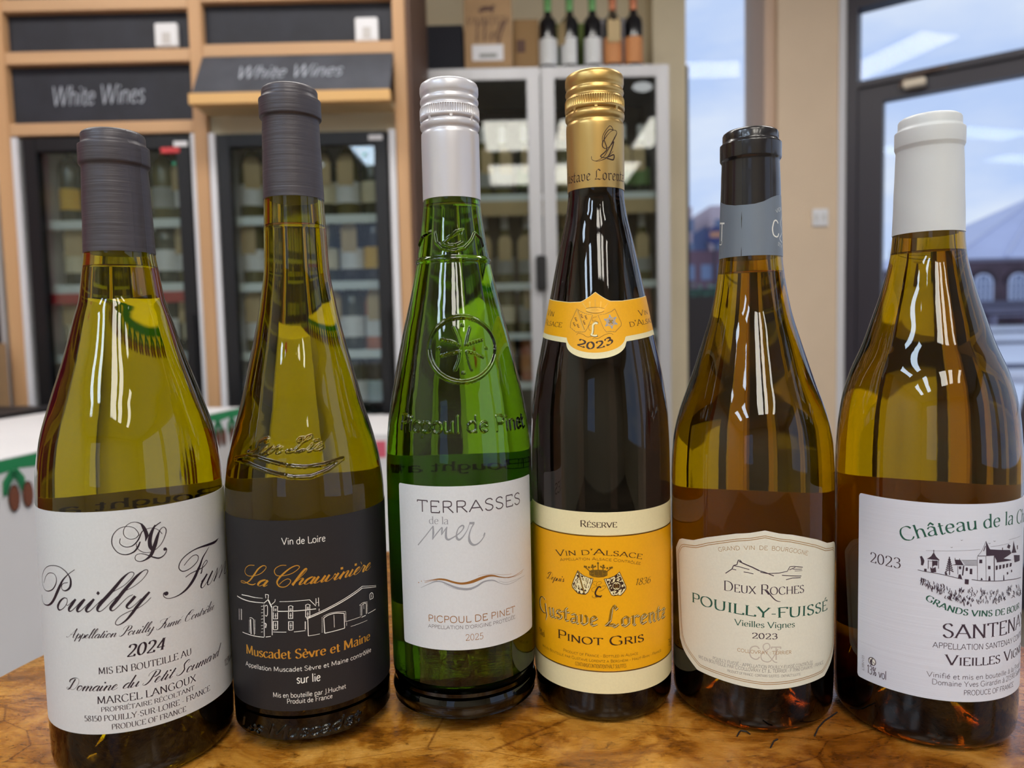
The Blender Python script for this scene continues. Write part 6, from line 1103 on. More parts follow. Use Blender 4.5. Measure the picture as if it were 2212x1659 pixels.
(F,[(17.36,93.77),(20.77,93.72),(22.64,91.2),(15.49,91.15),(18.05,91.64)],'plum_ink'),
(S,[(17.66,94.58),(17.68,93.51)],0.24,'plum_ink','c',0),
(S,[(20.19,94.38),(20.21,93.58)],0.24,'plum_ink','c',0),
(S,[(21.26,93.6),(30.49,93.58)],0.13,'plum_ink','c',0),
(S,[(22.64,91.2),(30.74,91.11)],0.16,'plum_ink','c',0),
(S,[(21.6,93.28),(30.68,93.31)],0.08,'plum_ink','c',0),
(S,[(21.87,92.99),(30.69,93.01)],0.08,'plum_ink','c',0),
(S,[(22.14,92.7),(30.69,92.72)],0.08,'plum_ink','c',0),
(S,[(22.41,92.41),(30.7,92.42)],0.08,'plum_ink','c',0),
(S,[(22.69,92.11),(30.71,92.13)],0.08,'plum_ink','c',0),
(S,[(22.96,91.82),(30.72,91.83)],0.08,'plum_ink','c',0),
(S,[(23.23,91.53),(30.73,91.54)],0.08,'plum_ink','c',0),
(S,[(19.2,90.87),(19.39,86.84)],0.18,'plum_ink','c',0),
(S,[(22.65,90.93),(22.09,86.36)],0.53,'plum_ink','c',0),
(F,[(23.88,88.53),(23.84,89.87),(24.5,90.36),(25.19,89.88),(25.12,88.53)],'plum_ink'),
(F,[(26.33,89.61),(27.78,89.6),(27.85,86.91),(26.29,87.06)],'plum_ink'),
(F,[(19.76,90.61),(21.33,90.65),(21.2,89.3),(20.05,89.28)],'plum_ink'),
(F,[(36.16,102.5),(38.63,98.9),(42.49,95.19),(36.58,95.31)],'plum_ink'),
(S,[(36.17,102.23),(33.65,98.04),(30.97,95.58)],0.16,'plum_ink','c',1),
(S,[(30.98,95.5),(36.58,95.39)],0.26,'plum_ink','c',0),
(S,[(34.78,97.74),(35.85,100.1)],0.37,'plum_ink','c',0),
(S,[(30.8,95.31),(31.19,83.9)],0.16,'plum_ink','c',0),
(S,[(36.39,95.13),(36.82,83.69)],0.16,'plum_ink','c',0),
(S,[(42.29,94.8),(42.78,83.32)],0.42,'plum_ink','c',0),
(F,[(32.11,93.81),(33.96,93.75),(34.01,92.01),(31.98,92.07)],'plum_ink'),
(F,[(37.9,90.63),(39.72,90.53),(39.77,88.91),(37.96,89.01)],'plum_ink'),
(F,[(39.05,98.35),(55.9,96.66),(57.55,94.84),(44.8,92.06),(42.51,94.65)],'plum_ink'),
(F,[(43.83,94.29),(57.4,91.87),(57.74,91.55),(44.36,91.83)],'plum_ink'),
(F,[(43.53,90.28),(45.09,90.29),(45.17,88.4),(43.7,88.24)],'plum_ink'),
(F,[(46.33,90.38),(47.99,90.36),(47.97,88.53),(46.41,88.4)],'plum_ink'),
(F,[(49.32,90.43),(51.11,90.39),(50.98,88.61),(49.3,88.51)],'plum_ink'),
(F,[(52.55,90.42),(54.52,90.34),(54.26,88.63),(52.42,88.57)],'plum_ink'),
(F,[(56.12,90.34),(58.34,90.2),(57.91,88.57),(55.85,88.55)],'plum_ink'),
(S,[(48.78,98.46),(48.87,96.3)],0.48,'plum_ink','c',0),
(S,[(55.18,99.18),(54.09,97.67)],1.86,'plum_ink','c',0),
(F,[(59.67,100.56),(62.37,96.13),(64.1,94.39),(57.55,94.98),(59.08,96.83)],'plum_ink'),
(F,[(60.67,93.63),(69.58,92.33),(69.87,89.52),(61.64,89.95)],'plum_ink'),
(S,[(65.13,97.66),(65.46,95.7)],0.81,'plum_ink','c',0),
(S,[(-2.81,87.39),(1.45,87.03),(6.45,86.81),(12.74,86.16),(17.22,85.42),(22.13,84.61)],0.24,'plum_ink','c',1),
(S,[(27.56,84.5),(32.95,83.85),(37.54,83.52),(45.6,82.96),(56.05,82.37),(73.56,80.83)],0.26,'plum_ink','c',1),
(F,[(23.46,84.76),(25.84,84.5),(25.73,82.22),(23.45,82.39)],'plum_ink'),
(S,[(-1.19,94.13),(-0.21,92.05),(-0.49,89.84)],[0.8,1.34,0.8],'plum_ink','c',1),
(S,[(1.42,88.39),(1.45,87.03)],0.91,'plum_ink','c',0),
(S,[(20.43,86.86),(20.64,84.85)],[0.79,1.58],'plum_ink','c',0),
(S,[(12.4,87.62),(13.06,86.31)],0.79,'plum_ink','c',0),
(S,[(39.06,85.73),(39.13,83.57)],[0.53,1.16],'plum_ink','c',0),
(S,[(50.35,85.35),(50.56,82.89)],[0.27,0.8],'plum_ink','c',0),
(S,[(58.0,86.89),(58.4,85.75)],0.8,'plum_ink','c',0),
(S,[(53.8,86.32),(54.14,85.2)],0.9,'plum_ink','c',0),
(S,[(33.65,85.17),(33.87,84.09)],[0.26,1.05],'plum_ink','c',0),
(S,[(1.58,97.11),(32.52,98.61)],0.08,'plum_ink','c',0),
(S,[(39.42,99.53),(55.73,99.93)],0.08,'plum_ink','c',0),
(S,[(54.47,101.69),(70.99,101.48)],0.08,'plum_ink','c',0),
(S,[(15.06,99.62),(15.64,99.32),(16.2,99.66)],0.13,'plum_ink','c',1),
(S,[(20.61,103.12),(21.21,102.81),(21.79,103.14)],0.13,'plum_ink','c',1),
(S,[(41.47,102.25),(42.25,101.88),(43.01,102.15)],0.13,'plum_ink','c',1),
(S,[(37.84,101.38),(38.56,101.02),(39.28,101.31)],0.13,'plum_ink','c',1),
(S,[(11.92,81.33),(11.79,80.63),(11.24,79.77)],[0.25,0.42,0.13],'plum_ink','c',0),
(S,[(44.91,78.84),(45.02,78.02),(44.19,77.7)],[0.16,0.46,0.13],'plum_ink','c',0),
(S,[(50.4,75.25),(51.12,74.44),(49.97,73.53)],[0.23,0.44,0.13],'plum_ink','c',0),
(S,[(55.08,79.51),(55.42,78.28),(55.17,78.21)],[0.2,0.24,0.13],'plum_ink','c',0),
(S,[(61.61,74.72),(61.83,73.85),(63.41,72.7)],[0.25,0.44,0.13],'plum_ink','c',0),
(S,[(27.55,77.71),(27.73,76.76),(26.98,76.3)],[0.24,0.22,0.13],'plum_ink','c',0),
(S,[(1.56,81.74),(1.28,80.65),(1.54,80.27)],[0.27,0.27,0.13],'plum_ink','c',0),
(S,[(21.87,79.56),(22.08,78.77),(21.66,77.68)],[0.17,0.36,0.13],'plum_ink','c',0),
(S,[(57.69,79.27),(56.51,78.66),(58.71,77.36)],[0.17,0.3,0.13],'plum_ink','c',0),
(S,[(8.74,80.29),(8.13,79.03),(9.43,78.22)],[0.23,0.47,0.13],'plum_ink','c',0),
(S,[(-0.01,83.46),(0.66,82.25),(-0.12,81.32)],[0.22,0.43,0.13],'plum_ink','c',0),
(S,[(15.11,80.2),(15.05,79.53),(14.96,78.07)],[0.18,0.21,0.13],'plum_ink','c',0),
(S,[(1.45,83.42),(1.86,82.57),(1.13,82.19)],[0.26,0.33,0.13],'plum_ink','c',0),
(S,[(10.37,81.87),(9.77,81.12),(10.68,80.64)],[0.14,0.34,0.13],'plum_ink','c',0),
(S,[(12.74,76.43),(12.23,75.35),(13.22,74.93)],[0.26,0.34,0.13],'plum_ink','c',0),
(S,[(12.27,79.65),(11.65,78.66),(11.9,77.57)],[0.24,0.34,0.13],'plum_ink','c',0),
(S,[(0.73,83.33),(0.39,82.55),(0.33,81.24)],[0.15,0.23,0.13],'plum_ink','c',0),
(S,[(60.67,76.45),(62.35,75.25),(62.36,74.37)],[0.24,0.42,0.13],'plum_ink','c',0),
(S,[(26.64,80.28),(26.23,78.91),(27.41,78.2)],[0.18,0.38,0.13],'plum_ink','c',0),
(S,[(47.81,76.2),(48.53,75.08),(48.27,74.32)],[0.17,0.46,0.13],'plum_ink','c',0),
(S,[(64.33,78.82),(66.32,77.01),(65.18,77.53)],[0.26,0.25,0.13],'plum_ink','c',0),
(S,[(66.51,75.4),(64.79,74.98),(67.35,73.51)],[0.24,0.47,0.14],'plum_ink','c',0),
(S,[(10.95,82.04),(11.54,81.52),(11.59,80.87)],[0.24,0.42,0.13],'plum_ink','c',0),
(S,[(55.0,76.79),(56.04,75.91),(55.61,75.26)],[0.25,0.42,0.13],'plum_ink','c',0),
(S,[(25.36,77.0),(24.67,76.42),(25.57,75.39)],[0.25,0.37,0.13],'plum_ink','c',0),
(S,[(6.61,81.28),(6.99,80.28),(5.85,79.22)],[0.24,0.24,0.13],'plum_ink','c',0),
(S,[(29.69,77.84),(30.16,77.0),(29.24,76.24)],[0.26,0.24,0.13],'plum_ink','c',0),
(S,[(5.3,80.53),(5.85,79.55),(5.23,78.5)],[0.24,0.23,0.13],'plum_ink','c',0),
(S,[(55.25,78.86),(54.8,77.57),(55.11,76.92)],[0.16,0.45,0.13],'plum_ink','c',0),
(S,[(8.64,81.79),(8.65,80.92),(8.75,79.73)],[0.23,0.21,0.13],'plum_ink','c',0),
(S,[(16.18,77.99),(16.19,76.77),(16.18,76.82)],[0.16,0.44,0.13],'plum_ink','c',0),
(S,[(18.75,76.19),(19.47,75.08),(19.09,74.46)],[0.17,0.45,0.13],'plum_ink','c',0),
(S,[(25.17,74.1),(24.91,72.74),(25.72,72.36)],[0.19,0.25,0.13],'plum_ink','c',0),
(S,[(45.41,77.93),(45.77,77.23),(44.47,76.78)],[0.24,0.26,0.13],'plum_ink','c',0),
(S,[(57.51,77.73),(57.78,76.81),(57.99,76.46)],[0.19,0.46,0.13],'plum_ink','c',0),
(S,[(8.88,79.32),(8.65,78.47),(8.12,78.15)],[0.26,0.43,0.13],'plum_ink','c',0),
(S,[(47.98,75.16),(49.0,74.36),(48.26,73.51)],[0.21,0.46,0.13],'plum_ink','c',0),
(S,[(44.71,73.91),(44.0,72.81),(45.2,71.97)],[0.21,0.43,0.13],'plum_ink','c',0),
(S,[(15.73,75.95),(15.62,74.84),(16.43,74.14)],[0.17,0.27,0.13],'plum_ink','c',0),
(S,[(17.02,77.33),(17.76,75.96),(16.89,75.81)],[0.24,0.29,0.13],'plum_ink','c',0),
(S,[(21.76,80.88),(21.33,79.82),(22.14,79.14)],[0.18,0.46,0.13],'plum_ink','c',0),
(S,[(34.74,79.53),(34.06,78.1),(35.77,77.42)],[0.21,0.29,0.13],'plum_ink','c',0),
(S,[(4.0,82.4),(3.65,80.93),(4.68,80.53)],[0.15,0.28,0.13],'plum_ink','c',0),
(S,[(15.52,75.9),(15.08,74.58),(15.86,74.24)],[0.26,0.28,0.13],'plum_ink','c',0),
(S,[(28.47,79.72),(27.86,79.15),(28.17,78.51)],[0.14,0.47,0.13],'plum_ink','c',0),
(S,[(14.95,76.37),(15.26,75.15),(15.25,74.27)],[0.25,0.4,0.13],'plum_ink','c',0),
(S,[(30.8,75.18),(31.18,74.1),(30.84,73.93)],[0.24,0.34,0.13],'plum_ink','c',0),
(S,[(2.71,83.08),(3.24,82.35),(2.57,81.23)],[0.25,0.3,0.13],'plum_ink','c',0),
(S,[(20.41,78.16),(19.76,76.77),(19.64,76.02)],[0.15,0.25,0.13],'plum_ink','c',0),
(S,[(52.21,75.18),(51.62,74.18),(52.23,73.3)],[0.16,0.43,0.13],'plum_ink','c',0),
(S,[(72.03,74.51),(75.22,72.41),(71.42,72.57)],[0.25,0.38,0.14],'plum_ink','c',0),
(S,[(4.9,80.66),(5.48,79.88),(5.18,78.62)],[0.21,0.22,0.13],'plum_ink','c',0),
(S,[(35.34,78.71),(35.98,77.52),(35.02,76.68)],[0.21,0.3,0.13],'plum_ink','c',0),
(S,[(50.89,74.74),(51.88,73.23),(51.41,72.83)],[0.21,0.35,0.13],'plum_ink','c',0),
(S,[(69.82,76.67),(67.9,75.76),(69.99,74.92)],[0.22,0.28,0.14],'plum_ink','c',0),
(S,[(9.98,81.89),(10.4,80.51),(10.33,80.7)],[0.26,0.43,0.13],'plum_ink','c',0),
(S,[(27.52,80.99),(28.08,79.86),(27.77,79.89)],[0.23,0.22,0.13],'plum_ink','c',0),
(S,[(25.68,79.89),(25.5,78.51),(26.17,77.93)],[0.17,0.31,0.13],'plum_ink','c',0),
(S,[(33.5,80.58),(33.4,79.13),(34.06,78.55)],[0.17,0.39,0.13],'plum_ink','c',0),
(S,[(46.94,75.77),(46.83,75.07),(45.84,73.83)],[0.26,0.29,0.13],'plum_ink','c',0),
(S,[(44.23,77.6),(44.53,76.23),(43.88,75.87)],[0.17,0.35,0.13],'plum_ink','c',0),
(S,[(0.65,83.33),(0.38,81.88),(0.08,81.34)],[0.15,0.48,0.13],'plum_ink','c',0),
(S,[(8.07,82.18),(7.7,80.72),(8.39,80.15)],[0.2,0.24,0.13],'plum_ink','c',0),
(S,[(17.78,78.18),(18.5,77.51),(17.4,76.17)],[0.15,0.47,0.13],'plum_ink','c',0),
(S,[(15.33,78.06),(15.59,76.68),(14.67,76.03)],[0.16,0.4,0.13],'plum_ink','c',0),
(S,[(0.52,81.64),(0.09,80.85),(-0.21,80.11)],[0.18,0.48,0.13],'plum_ink','c',0),
(S,[(33.71,77.79),(34.55,77.06),(33.22,75.7)],[0.26,0.39,0.13],'plum_ink','c',0),
(S,[(67.97,78.47),(70.09,76.85),(69.12,76.22)],[0.15,0.27,0.14],'plum_ink','c',0),
(S,[(6.56,80.78),(6.65,79.73),(6.38,78.87)],[0.24,0.41,0.13],'plum_ink','c',0),
(S,[(1.07,83.59),(0.69,82.77),(1.21,82.3)],[0.22,0.31,0.13],'plum_ink','c',0),
(S,[(19.13,76.49),(19.78,75.79),(18.92,74.34)],[0.16,0.22,0.13],'plum_ink','c',0),
(S,[(9.52,78.29),(9.87,76.89),(9.54,77.16)],[0.17,0.4,0.13],'plum_ink','c',0),
(S,[(20.71,80.02),(20.55,79.03),(20.5,78.45)],[0.15,0.22,0.13],'plum_ink','c',0),
(S,[(46.52,75.57),(46.38,74.93),(46.09,73.92)],[0.25,0.34,0.13],'plum_ink','c',0),
(S,[(67.33,76.06),(66.06,75.13),(68.03,74.16)],[0.23,0.22,0.14],'plum_ink','c',0),
(S,[(23.37,75.2),(22.85,74.61),(22.85,73.81)],[0.19,0.29,0.13],'plum_ink','c',0),
(S,[(35.48,79.41),(35.26,78.24),(35.63,77.29)],[0.26,0.28,0.13],'plum_ink','c',0),
(S,[(17.49,77.74),(17.57,76.86),(18.13,76.47)],[0.19,0.24,0.13],'plum_ink','c',0),
(S,[(55.55,76.51),(56.91,75.64),(56.32,74.66)],[0.14,0.43,0.13],'plum_ink','c',0),
(S,[(54.48,79.57),(55.71,78.12),(54.89,77.84)],[0.17,0.23,0.13],'plum_ink','c',0),
(S,[(25.66,74.38),(25.25,73.39),(25.32,72.55)],[0.26,0.45,0.13],'plum_ink','c',0),
(S,[(14.83,79.02),(14.15,77.94),(15.45,77.05)],[0.14,0.33,0.13],'plum_ink','c',0),
(S,[(3.4,81.9),(3.98,81.15),(4.0,79.83)],[0.24,0.27,0.13],'plum_ink','c',0),
(S,[(59.58,74.5),(61.2,73.69),(57.92,73.33)],[0.2,0.33,0.13],'plum_ink','c',0),
(S,[(4.1,80.83),(4.35,79.71),(4.14,79.15)],[0.23,0.23,0.13],'plum_ink','c',0),
(S,[(23.21,80.01),(22.66,78.74),(22.94,78.56)],[0.17,0.37,0.13],'plum_ink','c',0),
(S,[(5.5,80.38),(4.94,78.88),(4.98,78.41)],[0.21,0.33,0.13],'plum_ink','c',0),
(S,[(15.73,79.13),(16.12,78.11),(15.82,77.79)],[0.21,0.26,0.13],'plum_ink','c',0),
(S,[(26.04,75.97),(26.13,74.89),(26.2,74.69)],[0.26,0.39,0.13],'plum_ink','c',0),
(S,[(42.07,73.76),(42.01,72.91),(41.69,72.37)],[0.17,0.3,0.13],'plum_ink','c',0),
(S,[(10.47,79.71),(10.2,78.8),(10.77,78.31)],[0.25,0.42,0.13],'plum_ink','c',0),
(S,[(17.16,76.11),(16.71,75.46),(18.01,75.03)],[0.13,0.44,0.13],'plum_ink','c',0),
(S,[(-0.85,82.62),(-0.75,81.87),(-1.22,80.42)],[0.19,0.28,0.13],'plum_ink','c',0),
(S,[(23.62,75.66),(23.33,75.03),(24.16,74.48)],[0.14,0.21,0.13],'plum_ink','c',0),
(S,[(71.17,76.06),(72.75,74.65),(75.18,73.78)],[0.18,0.4,0.14],'plum_ink','c',0),
(S,[(-0.98,83.64),(-0.6,82.59),(-0.95,81.52)],[0.19,0.41,0.13],'plum_ink','c',0),
(S,[(20.68,80.37),(20.53,79.63),(19.9,78.96)],[0.15,0.33,0.13],'plum_ink','c',0),
(S,[(42.93,75.19),(43.7,74.29),(43.39,73.11)],[0.18,0.45,0.13],'plum_ink','c',0),
(S,[(4.69,79.49),(5.24,78.06),(5.26,77.67)],[0.19,0.4,0.13],'plum_ink','c',0),
(S,[(55.08,76.64),(55.47,75.16),(54.49,75.26)],[0.14,0.45,0.13],'plum_ink','c',0),
(S,[(35.28,75.29),(34.86,74.59),(35.3,73.26)],[0.18,0.32,0.13],'plum_ink','c',0),
(S,[(22.27,75.07),(21.75,73.7),(21.47,73.21)],[0.23,0.34,0.13],'plum_ink','c',0),
(S,[(43.12,78.44),(42.47,77.61),(42.66,76.62)],[0.21,0.39,0.13],'plum_ink','c',0),
(S,[(67.81,74.7),(69.35,72.92),(70.53,72.26)],[0.18,0.36,0.14],'plum_ink','c',0),
(S,[(44.31,75.08),(45.15,73.76),(44.76,73.68)],[0.21,0.26,0.13],'plum_ink','c',0),
(S,[(36.33,79.35),(35.55,77.94),(37.12,77.9)],[0.14,0.43,0.13],'plum_ink','c',0),
(S,[(45.38,79.28),(46.08,77.89),(45.61,77.88)],[0.14,0.23,0.13],'plum_ink','c',0),
(S,[(23.6,75.74),(23.82,74.99),(24.15,74.6)],[0.21,0.26,0.13],'plum_ink','c',0),
(S,[(-0.72,84.05),(-0.29,83.34),(-1.48,82.34)],[0.18,0.37,0.13],'plum_ink','c',0),
(S,[(31.9,74.97),(32.59,74.09),(32.19,73.75)],[0.17,0.24,0.13],'plum_ink','c',0),
(S,[(53.36,78.09),(53.96,76.64),(53.09,76.81)],[0.17,0.34,0.13],'plum_ink','c',0),
(S,[(20.39,80.48),(20.92,79.34),(21.07,78.5)],[0.23,0.43,0.13],'plum_ink','c',0),
(S,[(40.35,77.43),(40.98,75.97),(39.55,76.24)],[0.15,0.33,0.13],'plum_ink','c',0),
(S,[(53.64,76.96),(54.58,75.95),(53.9,75.57)],[0.22,0.29,0.13],'plum_ink','c',0),
(S,[(-0.59,83.33),(-0.48,81.95),(-0.91,81.19)],[0.24,0.26,0.13],'plum_ink','c',0),
(S,[(46.17,74.23),(47.17,72.94),(45.97,72.58)],[0.22,0.38,0.13],'plum_ink','c',0),
(S,[(9.41,78.04),(9.48,77.43),(9.12,76.84)],[0.19,0.24,0.13],'plum_ink','c',0),
(S,[(28.82,78.72),(29.37,77.45),(28.3,76.77)],[0.21,0.28,0.13],'plum_ink','c',0),
(S,[(58.44,79.75),(58.21,78.66),(57.39,78.26)],[0.25,0.31,0.13],'plum_ink','c',0),
(S,[(40.64,79.14),(41.57,77.62),(39.98,77.28)],[0.18,0.22,0.13],'plum_ink','c',0),
(S,[(10.6,78.45),(10.57,77.4),(10.02,77.14)],[0.18,0.35,0.13],'plum_ink','c',0),
(S,[(49.55,77.45),(49.23,76.07),(50.14,75.48)],[0.24,0.34,0.13],'plum_ink','c',0),
(S,[(13.25,81.01),(13.5,79.78),(13.96,78.98)],[0.2,0.34,0.13],'plum_ink','c',0),
(S,[(65.66,78.61),(65.24,77.6),(66.3,76.72)],[0.16,0.35,0.14],'plum_ink','c',0),
(S,[(8.64,80.67),(8.22,79.79),(8.88,79.17)],[0.16,0.34,0.13],'plum_ink','c',0),
(S,[(37.93,78.35),(37.56,77.42),(38.37,77.21)],[0.22,0.23,0.13],'plum_ink','c',0),
(S,[(56.14,78.84),(57.07,78.14),(56.2,77.46)],[0.24,0.42,0.13],'plum_ink','c',0),
(S,[(5.92,82.81),(6.26,81.9),(5.74,81.33)],[0.18,0.37,0.13],'plum_ink','c',0),
(S,[(20.44,80.09),(20.44,78.61),(20.94,78.25)],[0.25,0.33,0.13],'plum_ink','c',0),
(S,[(19.06,75.97),(18.52,74.69),(18.51,74.2)],[0.2,0.42,0.13],'plum_ink','c',0),
(S,[(2.47,81.25),(2.93,80.72),(2.8,79.89)],[0.23,0.48,0.13],'plum_ink','c',0),
(S,[(-0.85,83.43),(-0.83,81.94),(-0.14,82.38)],[0.15,0.32,0.13],'plum_ink','c',0),
(S,[(48.23,75.28),(48.41,73.84),(49.14,73.14)],[0.22,0.28,0.13],'plum_ink','c',0),
(S,[(42.67,75.46),(43.52,74.69),(41.65,74.09)],[0.17,0.31,0.13],'plum_ink','c',0),
(S,[(2.3,81.54),(2.21,80.73),(1.68,79.76)],[0.15,0.44,0.13],'plum_ink','c',0),
(S,[(14.27,76.52),(13.77,75.58),(14.77,74.89)],[0.19,0.45,0.13],'plum_ink','c',0),
(S,[(8.04,78.64),(8.07,77.83),(7.82,77.23)],[0.22,0.33,0.13],'plum_ink','c',0),
(S,[(28.19,75.78),(28.78,74.57),(27.87,73.98)],[0.22,0.45,0.13],'plum_ink','c',0),
(S,[(20.39,77.44),(20.78,76.6),(20.13,75.68)],[0.18,0.44,0.13],'plum_ink','c',0),
(S,[(18.13,79.55),(18.31,78.45),(19.0,77.48)],[0.19,0.33,0.13],'plum_ink','c',0),
(S,[(36.73,76.73),(36.91,75.8),(37.53,74.65)],[0.24,0.41,0.13],'plum_ink','c',0),
(S,[(55.95,78.48),(57.2,77.57),(54.79,77.0)],[0.15,0.28,0.13],'plum_ink','c',0),
(S,[(33.59,79.61),(33.45,78.73),(34.5,78.42)],[0.2,0.33,0.13],'plum_ink','c',0),
(S,[(7.88,81.03),(7.71,80.14),(8.01,79.35)],[0.19,0.33,0.13],'plum_ink','c',0),
(S,[(33.9,76.78),(33.32,75.64),(33.78,74.78)],[0.15,0.36,0.13],'plum_ink','c',0),
(S,[(15.51,77.66),(15.98,76.52),(15.68,75.57)],[0.16,0.48,0.13],'plum_ink','c',0),
(S,[(23.46,76.4),(22.92,75.82),(22.9,74.72)],[0.16,0.42,0.13],'plum_ink','c',0),
(S,[(7.51,79.68),(8.09,78.52),(8.24,77.75)],[0.25,0.22,0.13],'plum_ink','c',0),
(S,[(27.66,78.61),(27.59,77.39),(28.11,77.31)],[0.15,0.23,0.13],'plum_ink','c',0),
(S,[(43.09,74.76),(42.33,74.15),(42.35,72.66)],[0.14,0.36,0.13],'plum_ink','c',0),
(S,[(54.73,79.03),(55.25,78.1),(55.24,77.37)],[0.15,0.45,0.13],'plum_ink','c',0),
(S,[(27.18,73.25),(27.36,71.8),(27.49,72.11)],[0.13,0.47,0.13],'plum_ink','c',0),
(S,[(37.78,74.55),(38.4,73.63),(38.26,72.74)],[0.14,0.35,0.13],'plum_ink','c',0),
(S,[(60.89,76.48),(61.88,75.72),(60.68,74.86)],[0.21,0.44,0.13],'plum_ink','c',0),
(S,[(26.49,76.59),(26.55,75.41),(26.67,75.08)],[0.17,0.44,0.13],'plum_ink','c',0),
(S,[(18.6,76.54),(18.31,75.06),(18.16,74.99)],[0.18,0.44,0.13],'plum_ink','c',0),
(S,[(42.36,78.58),(41.92,77.37),(42.28,77.31)],[0.15,0.4,0.13],'plum_ink','c',0),
(S,[(37.44,74.4),(36.74,73.44),(36.77,72.74)],[0.16,0.27,0.13],'plum_ink','c',0),
(S,[(30.73,79.58),(31.22,78.88),(30.35,77.7)],[0.17,0.29,0.13],'plum_ink','c',0),
(S,[(46.46,76.66),(47.16,75.23),(47.65,75.37)],[0.18,0.33,0.13],'plum_ink','c',0),
(S,[(14.81,76.54),(14.69,75.11),(14.13,74.94)],[0.22,0.42,0.13],'plum_ink','c',0),
(S,[(26.11,74.05),(25.82,73.18),(25.59,72.77)],[0.2,0.4,0.13],'plum_ink','c',0),
(S,[(9.56,79.93),(9.5,78.45),(9.59,77.97)],[0.16,0.45,0.13],'plum_ink','c',0),
(S,[(0.28,83.83),(0.49,82.8),(0.36,82.06)],[0.18,0.39,0.13],'plum_ink','c',0),
(S,[(21.0,77.02),(21.33,76.2),(21.5,75.06)],[0.26,0.23,0.13],'plum_ink','c',0),
(S,[(22.63,79.82),(22.17,78.82),(23.15,78.61)],[0.24,0.43,0.13],'plum_ink','c',0),
(S,[(66.37,74.93),(65.29,73.87),(66.87,73.44)],[0.24,0.31,0.14],'plum_ink','c',0),
(S,[(51.44,74.82),(51.23,74.17),(52.39,73.44)],[0.15,0.45,0.13],'plum_ink','c',0),
(S,[(11.99,80.5),(11.86,79.26),(11.52,79.04)],[0.14,0.28,0.13],'plum_ink','c',0),
(S,[(43.57,76.03),(43.81,74.61),(42.55,74.72)],[0.22,0.31,0.13],'plum_ink','c',0),
(S,[(67.72,77.62),(70.09,75.93),(68.91,75.26)],[0.19,0.31,0.14],'plum_ink','c',0),
(S,[(23.32,75.68),(23.82,74.55),(23.87,73.88)],[0.23,0.25,0.13],'plum_ink','c',0),
(S,[(50.42,76.94),(50.06,76.31),(50.77,75.57)],[0.18,0.36,0.13],'plum_ink','c',0),
(S,[(10.45,80.98),(9.88,80.07),(11.01,79.67)],[0.17,0.25,0.13],'plum_ink','c',0),
(S,[(33.8,74.6),(33.33,73.3),(32.89,73.43)],[0.14,0.42,0.13],'plum_ink','c',0),
(S,[(3.57,80.65),(3.18,79.78),(2.95,78.61)],[0.18,0.46,0.13],'plum_ink','c',0),
(S,[(39.67,76.42),(39.63,75.35),(39.91,74.27)],[0.16,0.26,0.13],'plum_ink','c',0),
(S,[(72.51,74.54),(73.53,73.33),(69.41,73.77)],[0.25,0.29,0.14],'plum_ink','c',0),
(S,[(33.61,76.74),(33.09,76.16),(32.82,74.91)],[0.16,0.35,0.13],'plum_ink','c',0),
(S,[(31.91,74.52),(31.39,73.59),(32.45,72.71)],[0.19,0.38,0.13],'plum_ink','c',0),
(S,[(46.81,74.65),(46.9,74.01),(45.98,72.93)],[0.22,0.33,0.13],'plum_ink','c',0),
(S,[(39.81,78.97),(39.65,78.08),(40.42,76.8)],[0.17,0.24,0.13],'plum_ink','c',0),
(S,[(19.47,75.44),(20.2,74.86),(19.23,73.83)],[0.25,0.36,0.13],'plum_ink','c',0),
(S,[(22.88,74.05),(23.26,72.66),(23.47,71.91)],[0.22,0.42,0.13],'plum_ink','c',0),
(S,[(27.34,75.63),(28.05,74.19),(28.11,73.81)],[0.2,0.32,0.13],'plum_ink','c',0),
(S,[(20.75,74.62),(21.03,73.33),(21.07,73.44)],[0.19,0.3,0.13],'plum_ink','c',0),
(S,[(66.49,75.29),(66.02,74.32),(68.74,73.2)],[0.23,0.31,0.14],'plum_ink','c',0),
(S,[(22.75,75.54),(22.34,74.35),(23.4,73.39)],[0.2,0.37,0.13],'plum_ink','c',0),
(S,[(71.49,74.14),(74.06,72.56),(69.36,72.51)],[0.15,0.41,0.14],'plum_ink','c',0),
(S,[(15.08,76.79),(15.3,75.78),(15.08,75.38)],[0.26,0.36,0.13],'plum_ink','c',0),
],
}
EMB={2:[('script', 'Sur Lie', [(-46.26, 147.8), (-14.96, 148.17), (11.94, 148.7)], 7.19), ('serifi', 'Les Muscadet', [(-62.0, 7.6), (-25.95, 9.54), (-2.59, 8.85), (31.51, 9.96)], 6.96)],3:[('serif', 'Picpoul de Pinet', [(-51.51, 155.58), (-17.91, 154.77), (7.16, 154.71), (31.09, 154.2), (65.81, 153.75)], 7.67)]}
